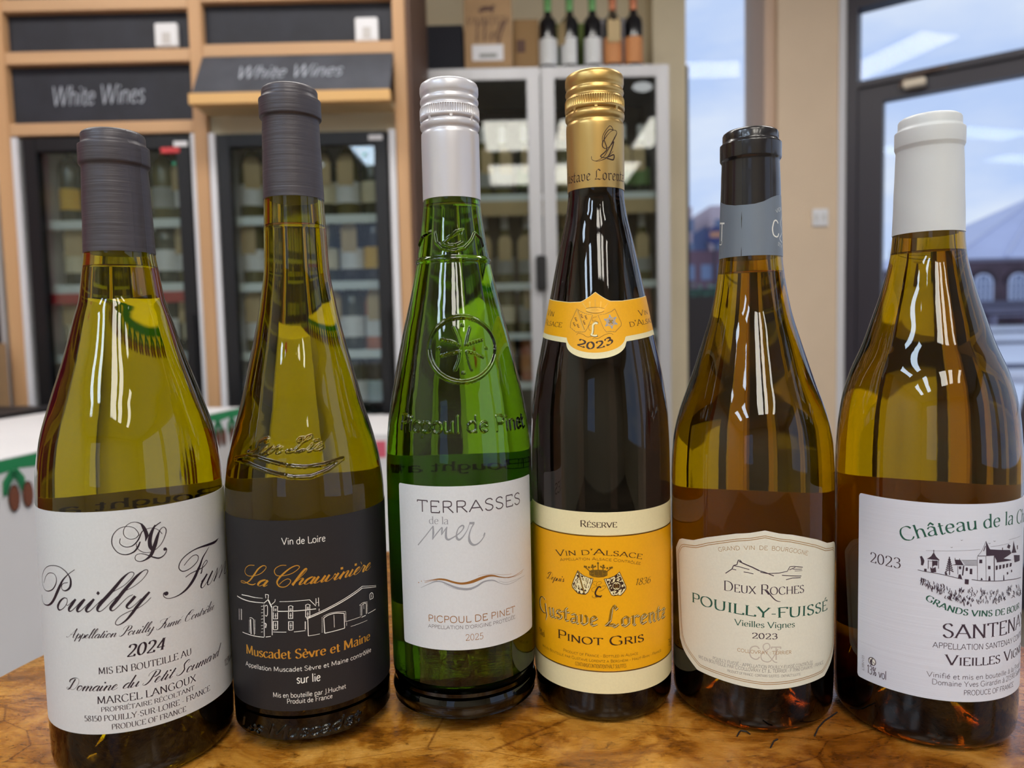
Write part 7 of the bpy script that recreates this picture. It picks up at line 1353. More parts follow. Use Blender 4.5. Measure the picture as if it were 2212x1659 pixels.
EMBL={2:[[(-60.97,144.46),(-46.22,146.38),(-34.73,146.02),(-22.25,143.94),(-12.42,142.27),(-0.8,141.25),(10.97,141.61),(28.15,143.49)],[(-59.43,144.16),(-43.6,143.16),(-31.1,140.76),(-19.44,138.49),(-7.82,136.69),(3.45,136.56),(15.42,138.91),(28.11,143.33)]],3:[[(40.87,194.94),(41.56,197.85),(40.85,200.69),(38.73,203.37),(35.39,205.79),(30.98,207.88),(25.73,209.58),(19.89,210.84),(13.69,211.63),(7.33,211.93),(1.02,211.73),(-5.05,211.05),(-10.71,209.89),(-15.78,208.3),(-20.06,206.32),(-23.4,204.01),(-25.75,201.43),(-26.96,198.67),(-27.03,195.82),(-26.03,192.98),(-24.09,190.22),(-21.36,187.63),(-17.99,185.3),(-14.15,183.28),(-9.93,181.62),(-5.43,180.38),(-0.72,179.59),(4.12,179.26),(9.04,179.41),(13.97,180.03),(18.85,181.11),(23.59,182.62),(28.11,184.52),(32.32,186.78),(36.0,189.31),(38.94,192.06),(40.87,194.94)],[(-14.46,200.59),(-6.17,199.58),(3.56,197.62)],[(-2.32,206.45),(1.2,202.25),(3.56,197.62)],[(15.0,206.28),(11.94,202.13),(9.47,197.73)],[(26.63,200.1),(17.4,198.82),(9.47,197.73)],[(-13.99,192.33),(-5.34,193.61),(3.31,194.41)],[(-1.38,185.53),(2.16,190.31),(3.28,194.14)],[(13.29,185.27),(11.32,189.25),(10.23,194.04)],[(25.2,191.29),(18.16,193.27),(10.27,194.31)],[(-17.3,196.02),(-16.21,196.19)],[(6.8,207.75),(7.14,207.37)],[(29.51,195.87),(30.5,195.67)],[(5.75,183.87),(6.55,183.76)],[(-32.01,255.28),(-29.23,250.64),(-17.53,247.08),(-0.17,245.66),(17.41,246.92),(31.98,251.41),(39.67,255.22)],[(-16.17,249.43),(-5.59,252.64),(6.91,255.45),(18.34,256.48),(14.48,254.05),(16.71,250.25),(5.88,248.49),(-5.74,248.36),(-16.17,249.43)],[(-79.03,249.91),(-63.41,254.61),(-42.33,256.25)],[(41.82,255.28),(53.49,252.91),(56.69,249.14)]]}
RING3=241.87
L5T=[(-64.69,85.92),(-62.5,88.22),(-58.93,91.36),(-54.89,92.67),(-48.94,93.3),(-41.8,94.16),(-30.05,97.5),(-18.17,100.02),(-9.19,101.67),(-0.6,102.55),(9.15,104.06)]
L5B=[(-59.02,37.55),(-57.96,36.76),(-55.04,33.59),(-49.86,30.75),(-38.69,26.05),(-22.35,25.55),(-5.87,24.64),(9.22,24.03)]
WAVE5=[(-76.99,269.92),(-49.58,267.33),(-28.82,266.09),(-9.64,265.81),(8.18,266.0),(24.08,267.08),(42.75,269.33),(57.29,270.56),(74.41,271.12)]

# ------------------------------------------------------------------ the six wine bottles (millimetres in the tables, metres in the scene)
MM = .001
ink = {'ink': mat('ink', srgb(36, 24, 38), .5), 'gold_ink': mat('gold_ink', srgb(214, 160, 62), .32, .55), 'white_ink': mat('white_ink', srgb(232, 232, 228), .5), 'charcoal_ink': mat('charcoal_ink', srgb(74, 66, 76), .5),
 'grey_ink': mat('grey_ink', srgb(148, 152, 162), .45), 'bronze_ink': mat('bronze_ink', srgb(160, 112, 58), .35, .4), 'brown_ink': mat('brown_ink', srgb(52, 28, 14), .5), 'cream_ink': mat('cream_ink', srgb(232, 222, 176), .5),
 'olive_ink': mat('olive_ink', srgb(112, 84, 22), .45, .2), 'antique_gold_ink': mat('antique_gold_ink', srgb(148, 112, 22), .4, .35), 'tan_ink': mat('tan_ink', srgb(176, 140, 92), .4, .3), 'green_ink': mat('green_ink', srgb(26, 84, 70), .5),
 'plum_ink': mat('plum_ink', srgb(58, 44, 60), .5), 'stone_ink': mat('stone_ink', srgb(192, 184, 174), .5)}
INKS = list(ink)
def glass_mat(name, tint, bump=.035):
    m = mat(name, tint, 0.0, trans=1.0, ior=1.5, spec=.5)
    nt = m.node_tree; t0 = nt.nodes.new('ShaderNodeTexCoord'); sx = nt.nodes.new('ShaderNodeSeparateXYZ'); rp = nt.nodes.new('ShaderNodeValToRGB')   # tint deepens towards the foot: thicker glass, with added shade painted into the colour
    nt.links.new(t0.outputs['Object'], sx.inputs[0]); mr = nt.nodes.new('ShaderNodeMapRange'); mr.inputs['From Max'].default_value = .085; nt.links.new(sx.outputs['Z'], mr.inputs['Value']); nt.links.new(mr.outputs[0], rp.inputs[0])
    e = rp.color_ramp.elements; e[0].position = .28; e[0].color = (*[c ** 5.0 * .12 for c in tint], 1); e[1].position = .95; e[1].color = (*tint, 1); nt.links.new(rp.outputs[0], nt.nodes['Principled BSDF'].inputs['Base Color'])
    if bump:
        nt = m.node_tree; t = nt.nodes.new('ShaderNodeTexCoord'); mm = nt.nodes.new('ShaderNodeMapping'); mm.inputs['Scale'].default_value = (1, 1, .25); n = nt.nodes.new('ShaderNodeTexNoise'); n.inputs['Scale'].default_value = 260; n.inputs['Detail'].default_value = 2
        bb = nt.nodes.new('ShaderNodeBump'); bb.inputs['Strength'].default_value = bump; bb.inputs['Distance'].default_value = .0004
        nt.links.new(t.outputs['Object'], mm.inputs[0]); nt.links.new(mm.outputs[0], n.inputs['Vector']); nt.links.new(n.outputs[0], bb.inputs['Height']); nt.links.new(bb.outputs[0], nt.nodes['Principled BSDF'].inputs['Normal'])
    return m
cavity = mat('glass_to_air', (1, 1, 1), 0, trans=1, ior=1 / 1.5)
wine_in = mat('glass_to_wine', (.97, .95, .8), 0, trans=1, ior=1.34 / 1.5)
wine_top = mat('wine_surface', (1, 1, .9), 0, trans=1, ior=1.34)
def interp(pf, z):
    return float(np.interp(z, [a for a, _ in pf], [b for _, b in pf]))
def smooth_profile(pf, z0, z1, step):
    """dense profile between z0 and z1 (monotone cubic through the table)"""
    zs = np.array([a for a, _ in pf], float); rs = np.array([b for _, b in pf], float); d = np.diff(rs) / np.diff(zs); m = np.zeros(len(zs)); m[0] = d[0]; m[-1] = d[-1]
    for i in range(1, len(zs) - 1): m[i] = 0 if d[i - 1] * d[i] <= 0 else 2 * d[i - 1] * d[i] / (d[i - 1] + d[i])
    out = []
    for z in np.append(np.arange(z0, z1, step), z1):
        i = int(np.clip(np.searchsorted(zs, z) - 1, 0, len(zs) - 2)); h = zs[i + 1] - zs[i]; t = min(1, max(0, (z - zs[i]) / h))
        r = (2 * t**3 - 3 * t**2 + 1) * rs[i] + (t**3 - 2 * t**2 + t) * h * m[i] + (-2 * t**3 + 3 * t**2) * rs[i + 1] + (t**3 - t**2) * h * m[i + 1]; out.append((float(z), float(r)))
    return out
def to3(R, th, z): return (R * math.sin(th) * MM, -R * math.cos(th) * MM, z * MM)
def grid_shell(cols, name, m, parent, rfun, off=.15, thick=.13, flip=False):
    """label: cols = [(theta deg, zlow, zhigh)], follows rfun(z)"""
    k = MB(); n = len(cols); rows = 10
    for layer, o in enumerate((off, off - thick)):
        for th, a, b in cols:
            for j in range(rows + 1):
                z = a + (b - a) * j / rows; k.v.append(to3(rfun(z) + o, math.radians(th), z))
    N = n * (rows + 1); r1 = rows + 1
    for i in range(n - 1):
        for j in range(rows):
            a = i * r1 + j; k.f.append((a, a + r1, a + r1 + 1, a + 1)); k.f.append((N + a, N + a + 1, N + a + r1 + 1, N + a + r1))
        a = i * r1; k.f.append((a, N + a, N + a + r1, a + r1)); a += rows; k.f.append((a, a + r1, N + a + r1, N + a))
    for j in range(rows):
        k.f.append((j, j + 1, N + j + 1, N + j)); a = (n - 1) * r1 + j; k.f.append((a, N + a, N + a + 1, a + 1))
    k.m = [0] * len(k.f)
    return k.build(name, m, parent, smooth=True, world=False, auto=.6)
def build_print(items, rfun, name, parent, off=.19):
    k = MB(); lay = 0
    for it in items:
        kind = it[0]; lay += 1; o = off + .0009 * lay
        if kind == 'T':
            _, style, text, pts, cap, col, w, sc = it; z0 = sum(p[1] for p in pts) / len(pts); R0 = rfun(z0)
            res = text_faces(style, text, [(math.radians(a) * R0, z) for a, z in pts], cap, w, sc, 3 if cap < 3.5 else 5)
        elif kind == 'S':
            _, pts, w, col, mode, spl = it; R0 = rfun(sum(p[1] for p in pts) / len(pts)); q = [(math.radians(a) * R0, z) for a, z in pts]; W = [v * (1.2 if col == 'ink' else 1.1) for v in w] if isinstance(w, (list, tuple)) else [w * 1.1] * len(q)
            if spl and len(q) > 2:
                n = 5; q2 = catmull(q, n); W = list(np.interp(np.arange(len(q2)) / n, np.arange(len(W)), W)); q = q2
            q2, W2 = [q[0]], [W[0]]
            for i in range(1, len(q)):
                m_ = max(1, int(math.dist(q[i - 1], q[i]) / 1.4) + (1 if math.dist(q[i - 1], q[i]) > 1.4 else 0))
                for e in range(1, m_ + 1): f_ = e / m_; q2.append((q[i - 1][0] * (1 - f_) + q[i][0] * f_, q[i - 1][1] * (1 - f_) + q[i][1] * f_)); W2.append(W[i - 1] * (1 - f_) + W[i] * f_)
            q, W = q2, W2
            res = [ribbon(q, W)]
        else:
            if kind == 'F': _, pts, col = it; R0 = rfun(pts[0][1]); q = [(math.radians(a) * R0, z) for a, z in pts]
            else:
                _, c, r, col = it; R0 = rfun(c[1]); q = [(math.radians(c[0]) * R0 + r * math.cos(a * PI / 8), c[1] + r * math.sin(a * PI / 8)) for a in range(16)]
            tris = geometry.tessellate_polygon([[Vector((a, b, 0)) for a, b in q]]); vs = list(q); fs = []
            stack = [tuple(t) for t in tris]
            while stack:
                t = stack.pop(); e = [(math.dist(vs[t[i]], vs[t[(i + 1) % 3]]), i) for i in range(3)]; L, i = max(e)
                if L > 2.2 and len(fs) < 4000:
                    a, b, c_ = t[i], t[(i + 1) % 3], t[(i + 2) % 3]; vs.append(((vs[a][0] + vs[b][0]) / 2, (vs[a][1] + vs[b][1]) / 2)); m_ = len(vs) - 1; stack += [(a, m_, c_), (m_, b, c_)]
                else: fs.append(t)
            # outward winding
            fs2 = []
            for t in fs:
                a, b, c_ = (vs[i] for i in t); fs2.append(t if (b[0] - a[0]) * (c_[1] - a[1]) - (b[1] - a[1]) * (c_[0] - a[0]) > 0 else t[::-1])
            res = [(vs, fs2)]
        mi = INKS.index(col)
        for j, (vs, fs) in enumerate(res):
            oo = o + .00025 * (j % 3); k.add([to3(rfun(z) + oo, s / R0, z) for s, z in vs], fs, mi)
    used = sorted(set(k.m)); k.m = [used.index(i) for i in k.m]
    return k.build(name, [ink[INKS[i]] for i in used], parent, world=False)
def seg_dist(S, Z, lines):
    D = np.full(S.shape, 99.)
    for ln in lines:
        for (ax, az), (bx, bz) in zip(ln[:-1], ln[1:]):
            dx, dz = bx - ax, bz - az; L2 = dx * dx + dz * dz + 1e-12
            m = (S > min(ax, bx) - 2) & (S < max(ax, bx) + 2) & (Z > min(az, bz) - 2) & (Z < max(az, bz) + 2)
            if not m.any(): continue
            s, z = S[m], Z[m]; t = np.clip(((s - ax) * dx + (z - az) * dz) / L2, 0, 1); D[m] = np.minimum(D[m], np.hypot(s - ax - t * dx, z - az - t * dz))
    return D
def lathe_obj(name, prof, m, parent, n=96, cap0=True, cap1=True, rfun=None, sharp=.7):
    k = MB(); k.lathe([(z * MM, r * MM) for z, r in prof], n, cap0=cap0, cap1=cap1, rfun=(lambda z, r, a: rfun(z / MM, r / MM, a) * MM) if rfun else None); return k.build(name, m, parent, smooth=True, world=False, auto=sharp)

def wine_bottle(no, x, y, pf, capz, H, fill, gmat, capmat, label, punt=26, heel=4.5, baseprof=None, emboss=None):
    t = thing('wine_bottle', label, 'bottle', (x, y, TZ), math.atan2(-y, -x) + PI / 2)
    rf = lambda z: interp(dense, z)
    prof = smooth_profile(pf, 8, capz + 6, 1.5)
    if baseprof: prof = baseprof + [p for p in prof if p[0] > baseprof[-1][0] + .5]
    Rb = prof[0][1] if not baseprof else pf[0][1]
    dense = prof
    # ---- outer surface: punt, bearing ring, heel, wall
    base = [(punt, .6), (punt - 1, 5), (punt * .72, 13), (punt * .32, 22), (3, Rb - 10.5), (.6, Rb - 8.2), (0, Rb - 6.2), (.5, Rb - 4), (2.4, Rb - 1.5), (5, Rb - .35)]
    if baseprof: base = base[:-2] + [(2.0, Rb - 2.0)]
    zs = base + [p for p in prof if p[0] > base[-1][0]]
    k = MB(); th = [0 + i * 2 * PI / 128 for i in range(128)]
    if emboss:
        front = np.radians(np.arange(-76, 76.01, .55)); rest = np.radians(np.arange(79, 282, 4.)); th = list(front) + list(rest)
        z_em = emboss['z']; zz = [p for p in zs if not any(a < p[0] < b for a, b in z_em)]
        i0 = [i for i, p in enumerate(zs) if p[0] >= 8][0]
        up_ = []
        for a, b in z_em: up_ += [(z, interp(prof, z)) for z in np.arange(a, b, .42)]
        zz = zs[:i0] + sorted([p for p in zz if p[0] >= 8] + up_); zs = zz
    th = np.array(th); Z = np.array([p[0] for p in zs]); Rr = np.array([p[1] for p in zs]); n = len(th)
    TH, ZZ = np.meshgrid((th + PI) % (2 * PI) - PI, Z); RR = np.repeat(Rr[:, None], n, 1)
    if emboss:
        S = TH * RR
        for lines, zr, w, h in emboss['lines']:
            L = [[(math.radians(a) * interp(prof, zr), z) for a, z in ln] for ln in lines]; S0 = TH * interp(prof, zr)
            d = seg_dist(S0, ZZ, L); RR = RR + h * np.clip(1 - (d / w) ** 2, 0, 1) ** 1.0
        if 'ring' in emboss: zr, w, h = emboss['ring']; RR = RR + h * np.clip(1 - ((ZZ - zr) / w) ** 2, 0, 1)
    X = RR * np.sin(TH) * MM; Y = -RR * np.cos(TH) * MM; nz_ = len(Z)
    k.v = [tuple(v) for v in np.stack([X, Y, ZZ * MM], -1).reshape(-1, 3)]
    for j in range(nz_ - 1):
        for i in range(n): i2 = (i + 1) % n; k.f.append((j * n + i, j * n + i2, (j + 1) * n + i2, (j + 1) * n + i))
    k.f.append(tuple(reversed(range(n)))); k.f.append(tuple((nz_ - 1) * n + i for i in range(n))); k.m = [0] * len(k.f)
    # ---- air space above the wine (inside wall)
    wall = 2.6
    inner = [(z, r - wall) for z, r in smooth_profile(pf, fill, capz + 4, 1.5)]
    b0 = len(k.f); k.lathe([(z * MM, r * MM) for z, r in inner], 64, 1, cap0=False, cap1=True)
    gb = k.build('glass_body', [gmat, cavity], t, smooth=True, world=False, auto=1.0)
    # ---- wine
    pin = [(punt + 4, .5), (punt + 3, 6), (punt * .75 + 4, 14), (punt * .35 + 4.5, 23), (8, Rb - 12), (7.2, Rb - 8), (9, Rb - 4.5), (13, Rb - wall - .2)] + [(z, r - wall) for z, r in smooth_profile(pf, 16, fill, 2)]
    k = MB(); k.lathe([(z * MM, r * MM) for z, r in pin], 64, 0, cap0=True, cap1=False); rt_ = pin[-1][1]
    b = len(k.v); k.v += [(rt_ * math.sin(i * PI / 32) * MM, -rt_ * math.cos(i * PI / 32) * MM, (fill + .0) * MM) for i in range(64)] + [(rt_ * .8 * math.sin(i * PI / 32) * MM, -rt_ * .8 * math.cos(i * PI / 32) * MM, (fill - .9) * MM) for i in range(64)]
    for i in range(64): i2 = (i + 1) % 64; k.f.append((b + i, b + i2, b + 64 + i2, b + 64 + i)); k.m.append(1)
    k.f.append(tuple(b + 64 + i for i in range(64))); k.m.append(1)
    w = k.build('wine', [wine_in, wine_top], t, smooth=True, world=False, auto=.8)
    return t, rf, gb

def cork_capsule(t, pf, H, capz, m, split=None, name='capsule', seam=0, nfold=0):
    """shrink capsule over a corked lip; pf gives the outside"""
    zl = [z for z, r in pf if z > capz + 20]  # below lip, lip bottom, lip top, upper, top
    zb, l0, l1, u0, top = zl[-5], zl[-4], zl[-3], zl[-2], zl[-1]
    R = dict(pf); pr = [(capz, interp(pf, capz) - .05), (capz, interp(pf, capz) + .2)]
    for z in np.arange(capz + 3, zb - 2, 4): pr.append((float(z), interp(pf, z) + .2))
    rb, rl, ru = R[zb] + .1, R[l1] + .35, R[u0] - .05
    pr += [(l0 - 2.0, rb), (l0 - 1.2, rb + .08), (l0 - .7, rb + .35), (l0 - .3, rl - .35), (l0 + .2, rl - .05), (l0 + .8, rl), (l1 - 1.6, rl), (l1 - 1.0, rl - .06), (l1 - .2, ru + .35), (l1 + .4, ru + .1), (l1 + 1, ru), (top - 2.0, ru - .05), (top - 1.2, ru - .4), (top - .3, ru - 1.6), (top, ru - 3.2), (top + .1, ru - 6), (top, .3)]
    def rfun(z, r, a):
        v = .0
        if seam:
            a_ = (a + PI) % (2 * PI) - PI
            for s in (seam if isinstance(seam, (list, tuple)) else [seam]):
                d = (a_ - s) * r
                if -2 < d < 2: v += .10 * max(0, 1 - abs(d) / .5)
        return r + v + .04 * math.sin(a * 3 + z * .35) * (r > 5)
    return lathe_obj(name, pr, m, t, n=360, cap0=True, cap1=True, rfun=rfun, sharp=.9)

def screw_capsule(t, pf, capz, top, m, R=15.1, shift=0):
    """long skirted screw cap with rings, knurled band and bridges"""
    z = capz; r0 = interp(pf, capz) + .3; zt = top
    s = 15.0 / 15
    pr = [(z, r0 - .3), (z, r0)] + [(zz, r0 + (R - .35 - r0) * (zz - z) / (zt - 28 - z)) for zz in np.arange(z + 4, zt - 29, 4)]
    a = zt - 26.5
    pr += [(a - 1.5, R - .4), (a, R - .55), (a + .6, R - 1.1), (a + 1.3, R - 1.2), (a + 2.0, R - .6), (a + 3.0, R - .1), (a + 4.4, R - .0), (a + 5.4, R - .4), (a + 6.0, R - .95), (a + 6.4, R - .95), (a + 6.6, R - .3), (a + 7.4, R + .05), (a + 8.2, R + .1)]
    kn0, kn1 = a + 8.4, a + 12.6
    pr += [(kn0, R), (kn0 + .3, R + .05), ((kn0 + kn1) / 2, R + .05), (kn1 - .3, R), (kn1, R - .1), (kn1 + .7, R - .3), (kn1 + 1.3, R - .95), (kn1 + 2.0, R - 1.0), (kn1 + 2.8, R - .5), (kn1 + 3.8, R - .25), (kn1 + 4.8, R - .45), (kn1 + 5.6, R - 1.0), (kn1 + 6.2, R - 1.05), (kn1 + 7.2, R - .45), (kn1 + 8.6, R - .2), (zt - 2.6, R - .3), (zt - 1.2, R - .8), (zt - .35, R - 1.9), (zt, R - 3.4), (zt + .05, R - 7), (zt, .3)]
    def rfun(zz, r, an):
        if kn0 + .2 < zz < kn1 - .2: return r - .28 + .28 * math.cos(an * 76)
        if a + 5.9 < zz < a + 6.5: return r + (.75 if (an * 8 / (2 * PI)) % 1 < .12 else 0)
        return r
    return lathe_obj('screw_cap', pr, m, t, n=608, cap0=True, cap1=True, rfun=rfun, sharp=.9)

def paper(name, c, rough=.55, var=.03, bump=.06): return mat(name, c, rough, var=(900, var, (1, 1, 1)), bump=(2500, bump, (1, 1, 1)))
def rect_cols(a, b, z0, z1, step=2.0, rc=1.2, R=38.):
    """label columns with small rounded corners"""
    out = []; n = max(3, int((b - a) / step)); d = math.degrees(rc / R)
    ths = sorted(set([a, a + d * .3, a + d * .65, a + d] + list(np.linspace(a + d, b - d, n)) + [b - d, b - d * .65, b - d * .3, b]))
    for t_ in ths:
        e = min(t_ - a, b - t_) / d; c = rc * (1 - math.sqrt(max(0, 1 - (1 - min(1, e)) ** 2))); out.append((t_, z0 + c, z1 - c))
    return out
def back_label(t, rf, z0, z1, c, words=None, half=62):
    o = grid_shell(rect_cols(180 - half, 180 + half, z0, z1), 'back_label', paper('back_paper_' + c, dict(white=srgb(214, 212, 204), black=srgb(40, 38, 40))[c]), t, rf, off=.45, thick=.15)
    o['label'] = '%s paper label on the far side of the glass' % c
    if words:
        items = [('T', 'serif', w_, [(180 - hw, z), (180 + hw, z)], 4.6, 'ink', 1.3, 0) for w_, hw, z in words]
        build_print(items, rf, 'lettering', o, off=.1)
    return o

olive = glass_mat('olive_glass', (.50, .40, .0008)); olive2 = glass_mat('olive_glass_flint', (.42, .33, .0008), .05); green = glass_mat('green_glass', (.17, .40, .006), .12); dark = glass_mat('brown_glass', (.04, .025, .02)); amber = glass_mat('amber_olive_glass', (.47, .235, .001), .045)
# 1 ---- Burgundy bottle with grey capsule
PF = {1: [(8,41.8),(20,42),(110,42),(124,41.8),(140,41.1),(156,38.9),(175,33.6),(196,26.8),(216,21.1),(224,18.8),(236.5,17.0),(246,15.7),(286,14.4),(288,15.5),(298,15.3),(300,14.2),(304,13.8)], 2: [(8,40.4),(20,40.5),(115,40.6),(124,40.4),(137,39.1),(152,35.9),(169,31.1),(186,27.1),(204,22.6),(222,19.0),(239,16.4),(258,15.6),(274,15.0),(313,14.0),(315,15.2),(325,15.1),(327,14.0),(330.5,13.4)], 3: [(8,39.2),(30,39.3),(120,39.6),(133,39.5),(150,38.4),(165,36.4),(184,32.7),(204,28.3),(224,23.4),(242,19.5),(260,16.6),(266,15.8),(274,15.1),(309,15.2),(320,15.3),(335,14.4)], 4: [(8,37.8),(20,38.1),(115,38.1),(133,38.0),(155,37.4),(176,34.9),(200,30.2),(226,25.0),(247,20.6),(266,16.3),(278,15.0),(313,15.5),(325,15.6),(339.5,14.4)], 5: [(8,41.8),(20,42.1),(110,42.1),(122,42.0),(141,41.1),(149,39.9),(158,37.7),(174,32.2),(195,25.4),(212,20.4),(231,17.0),(240,16.0),(289,14.5),(291,15.4),(300,15.2),(302,14.2),(306,13.8)], 6: [(8,42.1),(20,42.4),(118,42.4),(133,42.2),(149,41.3),(164,39.4),(178,35.7),(193,29.7),(205,25.8),(222,20.6),(238,17.0),(248,16.1),(289,14.9),(291,15.6),(300,15.4),(302,14.3),(306,13.9)]}
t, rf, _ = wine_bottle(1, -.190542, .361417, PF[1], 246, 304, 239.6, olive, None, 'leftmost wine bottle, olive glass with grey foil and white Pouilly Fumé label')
grey_foil = mat('grey_foil', srgb(74, 70, 76), .42, .25, var=(60, .10, (.3, .3, 6)), bump=(90, .25, (.2, .2, 8)))
c = cork_capsule(t, PF[1], 304, 246, grey_foil, seam=[.42, .82]); c['label'] = 'dark grey foil capsule'
lab = grid_shell(rect_cols(-104, 112, 26, 127.9), 'front_label', paper('paper_white_1', srgb(205, 209, 213)), t, rf); lab['label'] = 'white paper label with black copperplate script'
build_print(PRINT[1], rf, 'lettering', lab)
back_label(t, rf, 30, 124, 'white', [('Bought at', 30, 116)], half=58)
# 2 ---- tall Muscadet bottle
def deg_lines(lines, R): return [[(math.degrees(s / R), z) for s, z in ln] for ln in lines]
zr = lambda L: (min(p[1] for l in L for p in l) - 1.5, max(p[1] for l in L for p in l) + 1.5)
R_ = interp(PF[2], 150); e1 = deg_lines(text_lines('script', 'Sur Lie', [(math.radians(a) * R_, z) for a, z in EMB[2][0][2]], EMB[2][0][3]), R_); e3 = deg_lines(text_lines('serifi', 'Les Muscadet', [(math.radians(a) * 40.5, max(9.5, z)) for a, z in EMB[2][1][2]], 5.5), 40.5)
em2 = dict(z=[(zr(EMBL[2])[0], zr(e1)[1]), zr(e3)], lines=[(e1, 150, .62, .8), (EMBL[2], 146, .8, .9), (e3, 12, .62, .7)])
t, rf, _ = wine_bottle(2, -.110563, .383362, PF[2], 274, 330.5, 261, olive2, None, 'tall olive Muscadet bottle with black label and raised Sur Lie lettering, second from left', emboss=em2)
c = cork_capsule(t, PF[2], 330.5, 274, grey_foil); c['label'] = 'dark grey foil capsule'
lab = grid_shell(rect_cols(-86, 100, 22.5, 116.4), 'front_label', paper('paper_black_2', srgb(30, 29, 33), .5, .12), t, rf); lab['label'] = 'black paper label with gold and white lettering'
build_print(PRINT[2], rf, 'lettering', lab)
back_label(t, rf, 30, 124, 'white', None, half=60)
# 3 ---- green Picpoul bottle
R_ = interp(PF[3], 155); e1 = deg_lines(text_lines('serif', 'Picpoul de Pinet', [(math.radians(a) * R_, z) for a, z in EMB[3][0][2]], EMB[3][0][3]), R_)
em3 = dict(z=[zr(e1), zr(EMBL[3][:13]), (RING3 - 3, zr(EMBL[3][13:])[1])], ring=(RING3, 1.6, .8), lines=[(e1, 155, .55, .8), (EMBL[3][:1], 201, 1.0, 1.3), (EMBL[3][1:13], 201, .62, 1.0), (EMBL[3][13:], 255, .85, 1.1)])
bp = [(1.6, 37.6), (3.2, 38.9), (5, 39.4), (7, 39.3), (9, 38.8), (10.2, 38.5), (11.5, 38.8), (13, 39.4), (14.5, 39.6), (16, 39.3), (18, 38.5), (19.5, 38.3), (21.5, 38.7), (25, 39.2)]
t, rf, _ = wine_bottle(3, -.029835, .395745, PF[3], 274, 335, 271.5, green, None, 'bright green Picpoul bottle with white screw cap and embossed cross medallion', emboss=em3, baseprof=bp)
c = screw_capsule(t, PF[3], 274, 335, mat('pearl_white_cap', srgb(208, 206, 212), .32, .25, coat=.2), R=15.75); c['label'] = 'pearl white screw cap'
lab = grid_shell(rect_cols(-51.5, 68.5, 45, 128.2), 'front_label', paper('paper_white_3', srgb(208, 213, 220)), t, rf); lab['label'] = 'white label with brown and grey wave'
build_print(PRINT[3], rf, 'lettering', lab)
back_label(t, rf, 48, 133, 'white', [('Bought at', 28, 124.5), ('Carnation Wine', 34, 153)][:1], half=58)
# 4 ---- Alsace flute
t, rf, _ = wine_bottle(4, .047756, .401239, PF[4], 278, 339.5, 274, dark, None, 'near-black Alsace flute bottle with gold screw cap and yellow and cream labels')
c = screw_capsule(t, PF[4], 278, 339.5, mat('gold_cap', srgb(196, 162, 98), .34, .8), R=15.85); c['label'] = 'gold screw cap'
rfc = lambda z: (interp(PF[4], 278) + .3) + (15.85 - .35 - interp(PF[4], 278) - .3) * (z - 278) / (339.5 - 28 - 278)
zof = lambda i: i[3][0][1] if i[0] == 'T' else i[1][1] if i[0] == 'D' else i[1][0][1]
build_print([i for i in PRINT[4] if zof(i) > 270], rfc, 'lettering', c, off=.06)
lab = grid_shell(rect_cols(-108, 112, 17.1, 111.7), 'front_label', paper('paper_cream_4', srgb(228, 218, 176)), t, rf); lab['label'] = 'cream label with broad yellow field'
yf = grid_shell([(a, 29.2, 99.2) for a in np.arange(-108, 112.1, 2)], 'yellow_field', paper('paper_yellow_4', srgb(232, 168, 8), .5), lab, rf, off=.17, thick=.02)
for zz in (28.9, 99.5):
    k = MB(); k.lathe([((zz - .35) * MM, (rf(zz) + .16) * MM), ((zz - .35) * MM, (rf(zz) + .185) * MM), ((zz + .35) * MM, (rf(zz) + .185) * MM), ((zz + .35) * MM, (rf(zz) + .16) * MM)], 128, cap0=False, cap1=False)
    k.build('gold_rule', mat('gold_rule', srgb(120, 84, 30), .3, .7), lab, smooth=True, world=False)
P4 = [(i, (i[3][0][1] if i[0] == 'T' else i[1][1] if i[0] == 'D' else i[1][0][1])) for i in PRINT[4]]
build_print([i for i, z in P4 if z < 150], rf, 'lettering', lab, off=.2)
# neck label: lower arc, upper peak
def neck_z(a):
    d = abs(a + 2.3)
    top = max(218.4 + 4.8 * max(0, 1 - d / 17) ** 1.3, 218.4 + (d - 30) * .06) if d < 80 else 221.4
    bot = 197.5 - (8.4 * math.sqrt(max(0, 1 - (d / 29.5) ** 2))) if d < 29.5 else 197.5 + min(3, (d - 29.5) * .065)
    return bot, top
cols = [(a, *neck_z(a)) for a in np.arange(-150, 150.1, 1.0)]
rf4 = rf
nl = grid_shell(cols, 'neck_label', MATS['paper_cream_4'], t, rf, off=.16); nl['label'] = 'yellow neck label with crown and 2023'
grid_shell([(a, b + 2.6 + (.5 if abs(a + 2.3) < 29.5 else 0), tt - .25) for a, b, tt in cols], 'yellow_field', MATS['paper_yellow_4'], nl, rf, off=.19, thick=.02)
build_print([i for i, z in P4 if 150 < z < 270], rf, 'lettering', nl, off=.22)
back_label(t, rf, 30, 90, 'white', None, half=50)
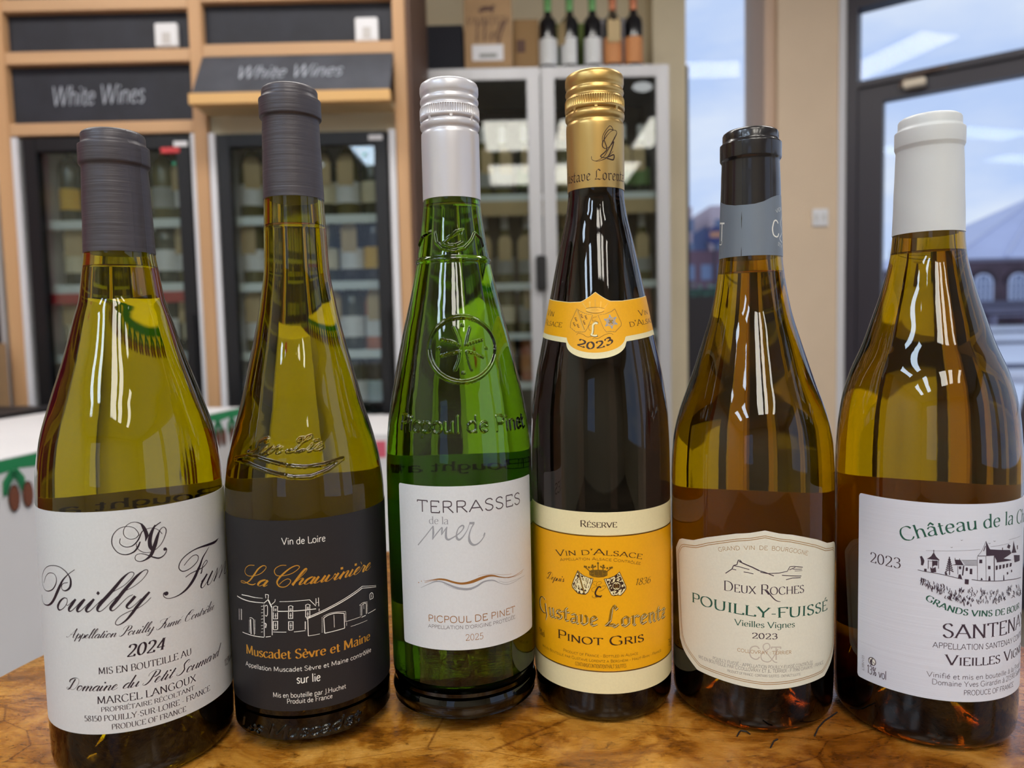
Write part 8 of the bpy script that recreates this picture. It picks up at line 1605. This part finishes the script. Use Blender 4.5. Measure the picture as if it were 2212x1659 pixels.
# 5 ---- Burgundy bottle, black and grey capsule
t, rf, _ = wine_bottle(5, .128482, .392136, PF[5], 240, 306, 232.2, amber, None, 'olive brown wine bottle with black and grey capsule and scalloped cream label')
c = cork_capsule(t, PF[5], 306, 240, mat('black_foil', srgb(28, 26, 30), .25, .1, coat=.4), seam=[-.28]); c['label'] = 'glossy black foil capsule'
rb = lambda z: interp(PF[5], z) + .2
wv = WAVE5; gx = [a for a, _ in wv]; gz = [b for _, b in wv]
def wtop(a):
    if a < gx[0]: return gz[0] + 2.2 * math.sin(math.radians(min(90, (gx[0] - a))))
    if a > gx[-1]: return gz[-1] - 1.0 * math.sin(math.radians(min(90, a - gx[-1])))
    return float(np.interp(a, gx, gz))
gb = grid_shell([(a, 239.9, wtop((a + 180) % 360 - 180)) for a in np.arange(-180, 180.1, 3)], 'printed_band', mat('grey_band', srgb(112, 122, 136), .4, .1, bump=(300, .15, (1, 1, .4))), c, rb, off=.10, thick=.06); gb['label'] = 'blue grey printed band with white monogram'
P5 = [(i, (i[3][0][1] if i[0] == 'T' else i[1][1] if i[0] == 'D' else i[1][0][1])) for i in PRINT[5]]
build_print([i for i, z in P5 if z > 200], rb, 'lettering', c, off=.13)
cx5 = 9.1; tp = [(a - cx5, z) for a, z in L5T]; bt_ = [(a - cx5, z) for a, z in L5B]; tp[-1] = (0, 104.1); bt_[-1] = (0, 24.0); HALF = 74.
def l5(a, inset=0):
    d = -abs(a - cx5); d2 = d * (1 + inset / 62); top = float(np.interp(d2, [p[0] for p in tp], [p[1] for p in tp])) - inset
    e = [(-74, 118.4)] + [(-72.8, 74)] + [(p[0] - 3.5 * (p[1] - 59) / 14, p[1]) for p in bt_]
    bot = float(np.interp(d2, [-74, -68.2, -67.2, -64.2, -59, -47.9, -31.5, -15, 0], [85, 37.6, 36.8, 33.6, 30.75, 26.05, 25.5, 24.6, 24.0])) + inset
    return bot, top
cols = [(a, *l5(a)) for a in np.r_[np.linspace(cx5 - 74, cx5 + 74, 149)]]
lab = grid_shell(cols, 'front_label', paper('paper_ivory_5', srgb(218, 217, 204)), t, rf); lab['label'] = 'ivory label with scalloped outline and thin gold border'
brd = []
for ins, w_ in ((2.6, .32), (3.5, .32)):
    aa = np.linspace(cx5 - 74 + ins * 1.5, cx5 + 74 - ins * 1.5, 110); up_ = [(float(a), l5(a, ins)[1]) for a in aa]; lo_ = [(float(a), l5(a, ins)[0]) for a in aa]
    brd.append(('S', lo_ + up_[::-1] + lo_[:1], w_, 'tan_ink', 'c', 0))
build_print(brd + [i for i, z in P5 if z < 150], rf, 'lettering', lab)
back_label(t, rf, 30, 110, 'white', None, half=64)
# 6 ---- Burgundy bottle, white capsule
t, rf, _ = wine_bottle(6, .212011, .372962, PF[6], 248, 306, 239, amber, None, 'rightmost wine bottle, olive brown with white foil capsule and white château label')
c = cork_capsule(t, PF[6], 306, 248, mat('white_foil', srgb(202, 205, 208), .38, .0, bump=(120, .12, (1, 1, .5)))); c['label'] = 'white foil capsule'
lab = grid_shell(rect_cols(-41.4, 121, 25.9, 119.8, rc=1.5), 'front_label', mat('paper_laid_6', srgb(208, 213, 228), .55, bump=(700, .10, (.02, .02, 1))), t, rf); lab['label'] = 'white laid paper label with engraved château'
build_print(PRINT[6], rf, 'lettering', lab)
back_label(t, rf, 30, 118, 'white', None, half=64)
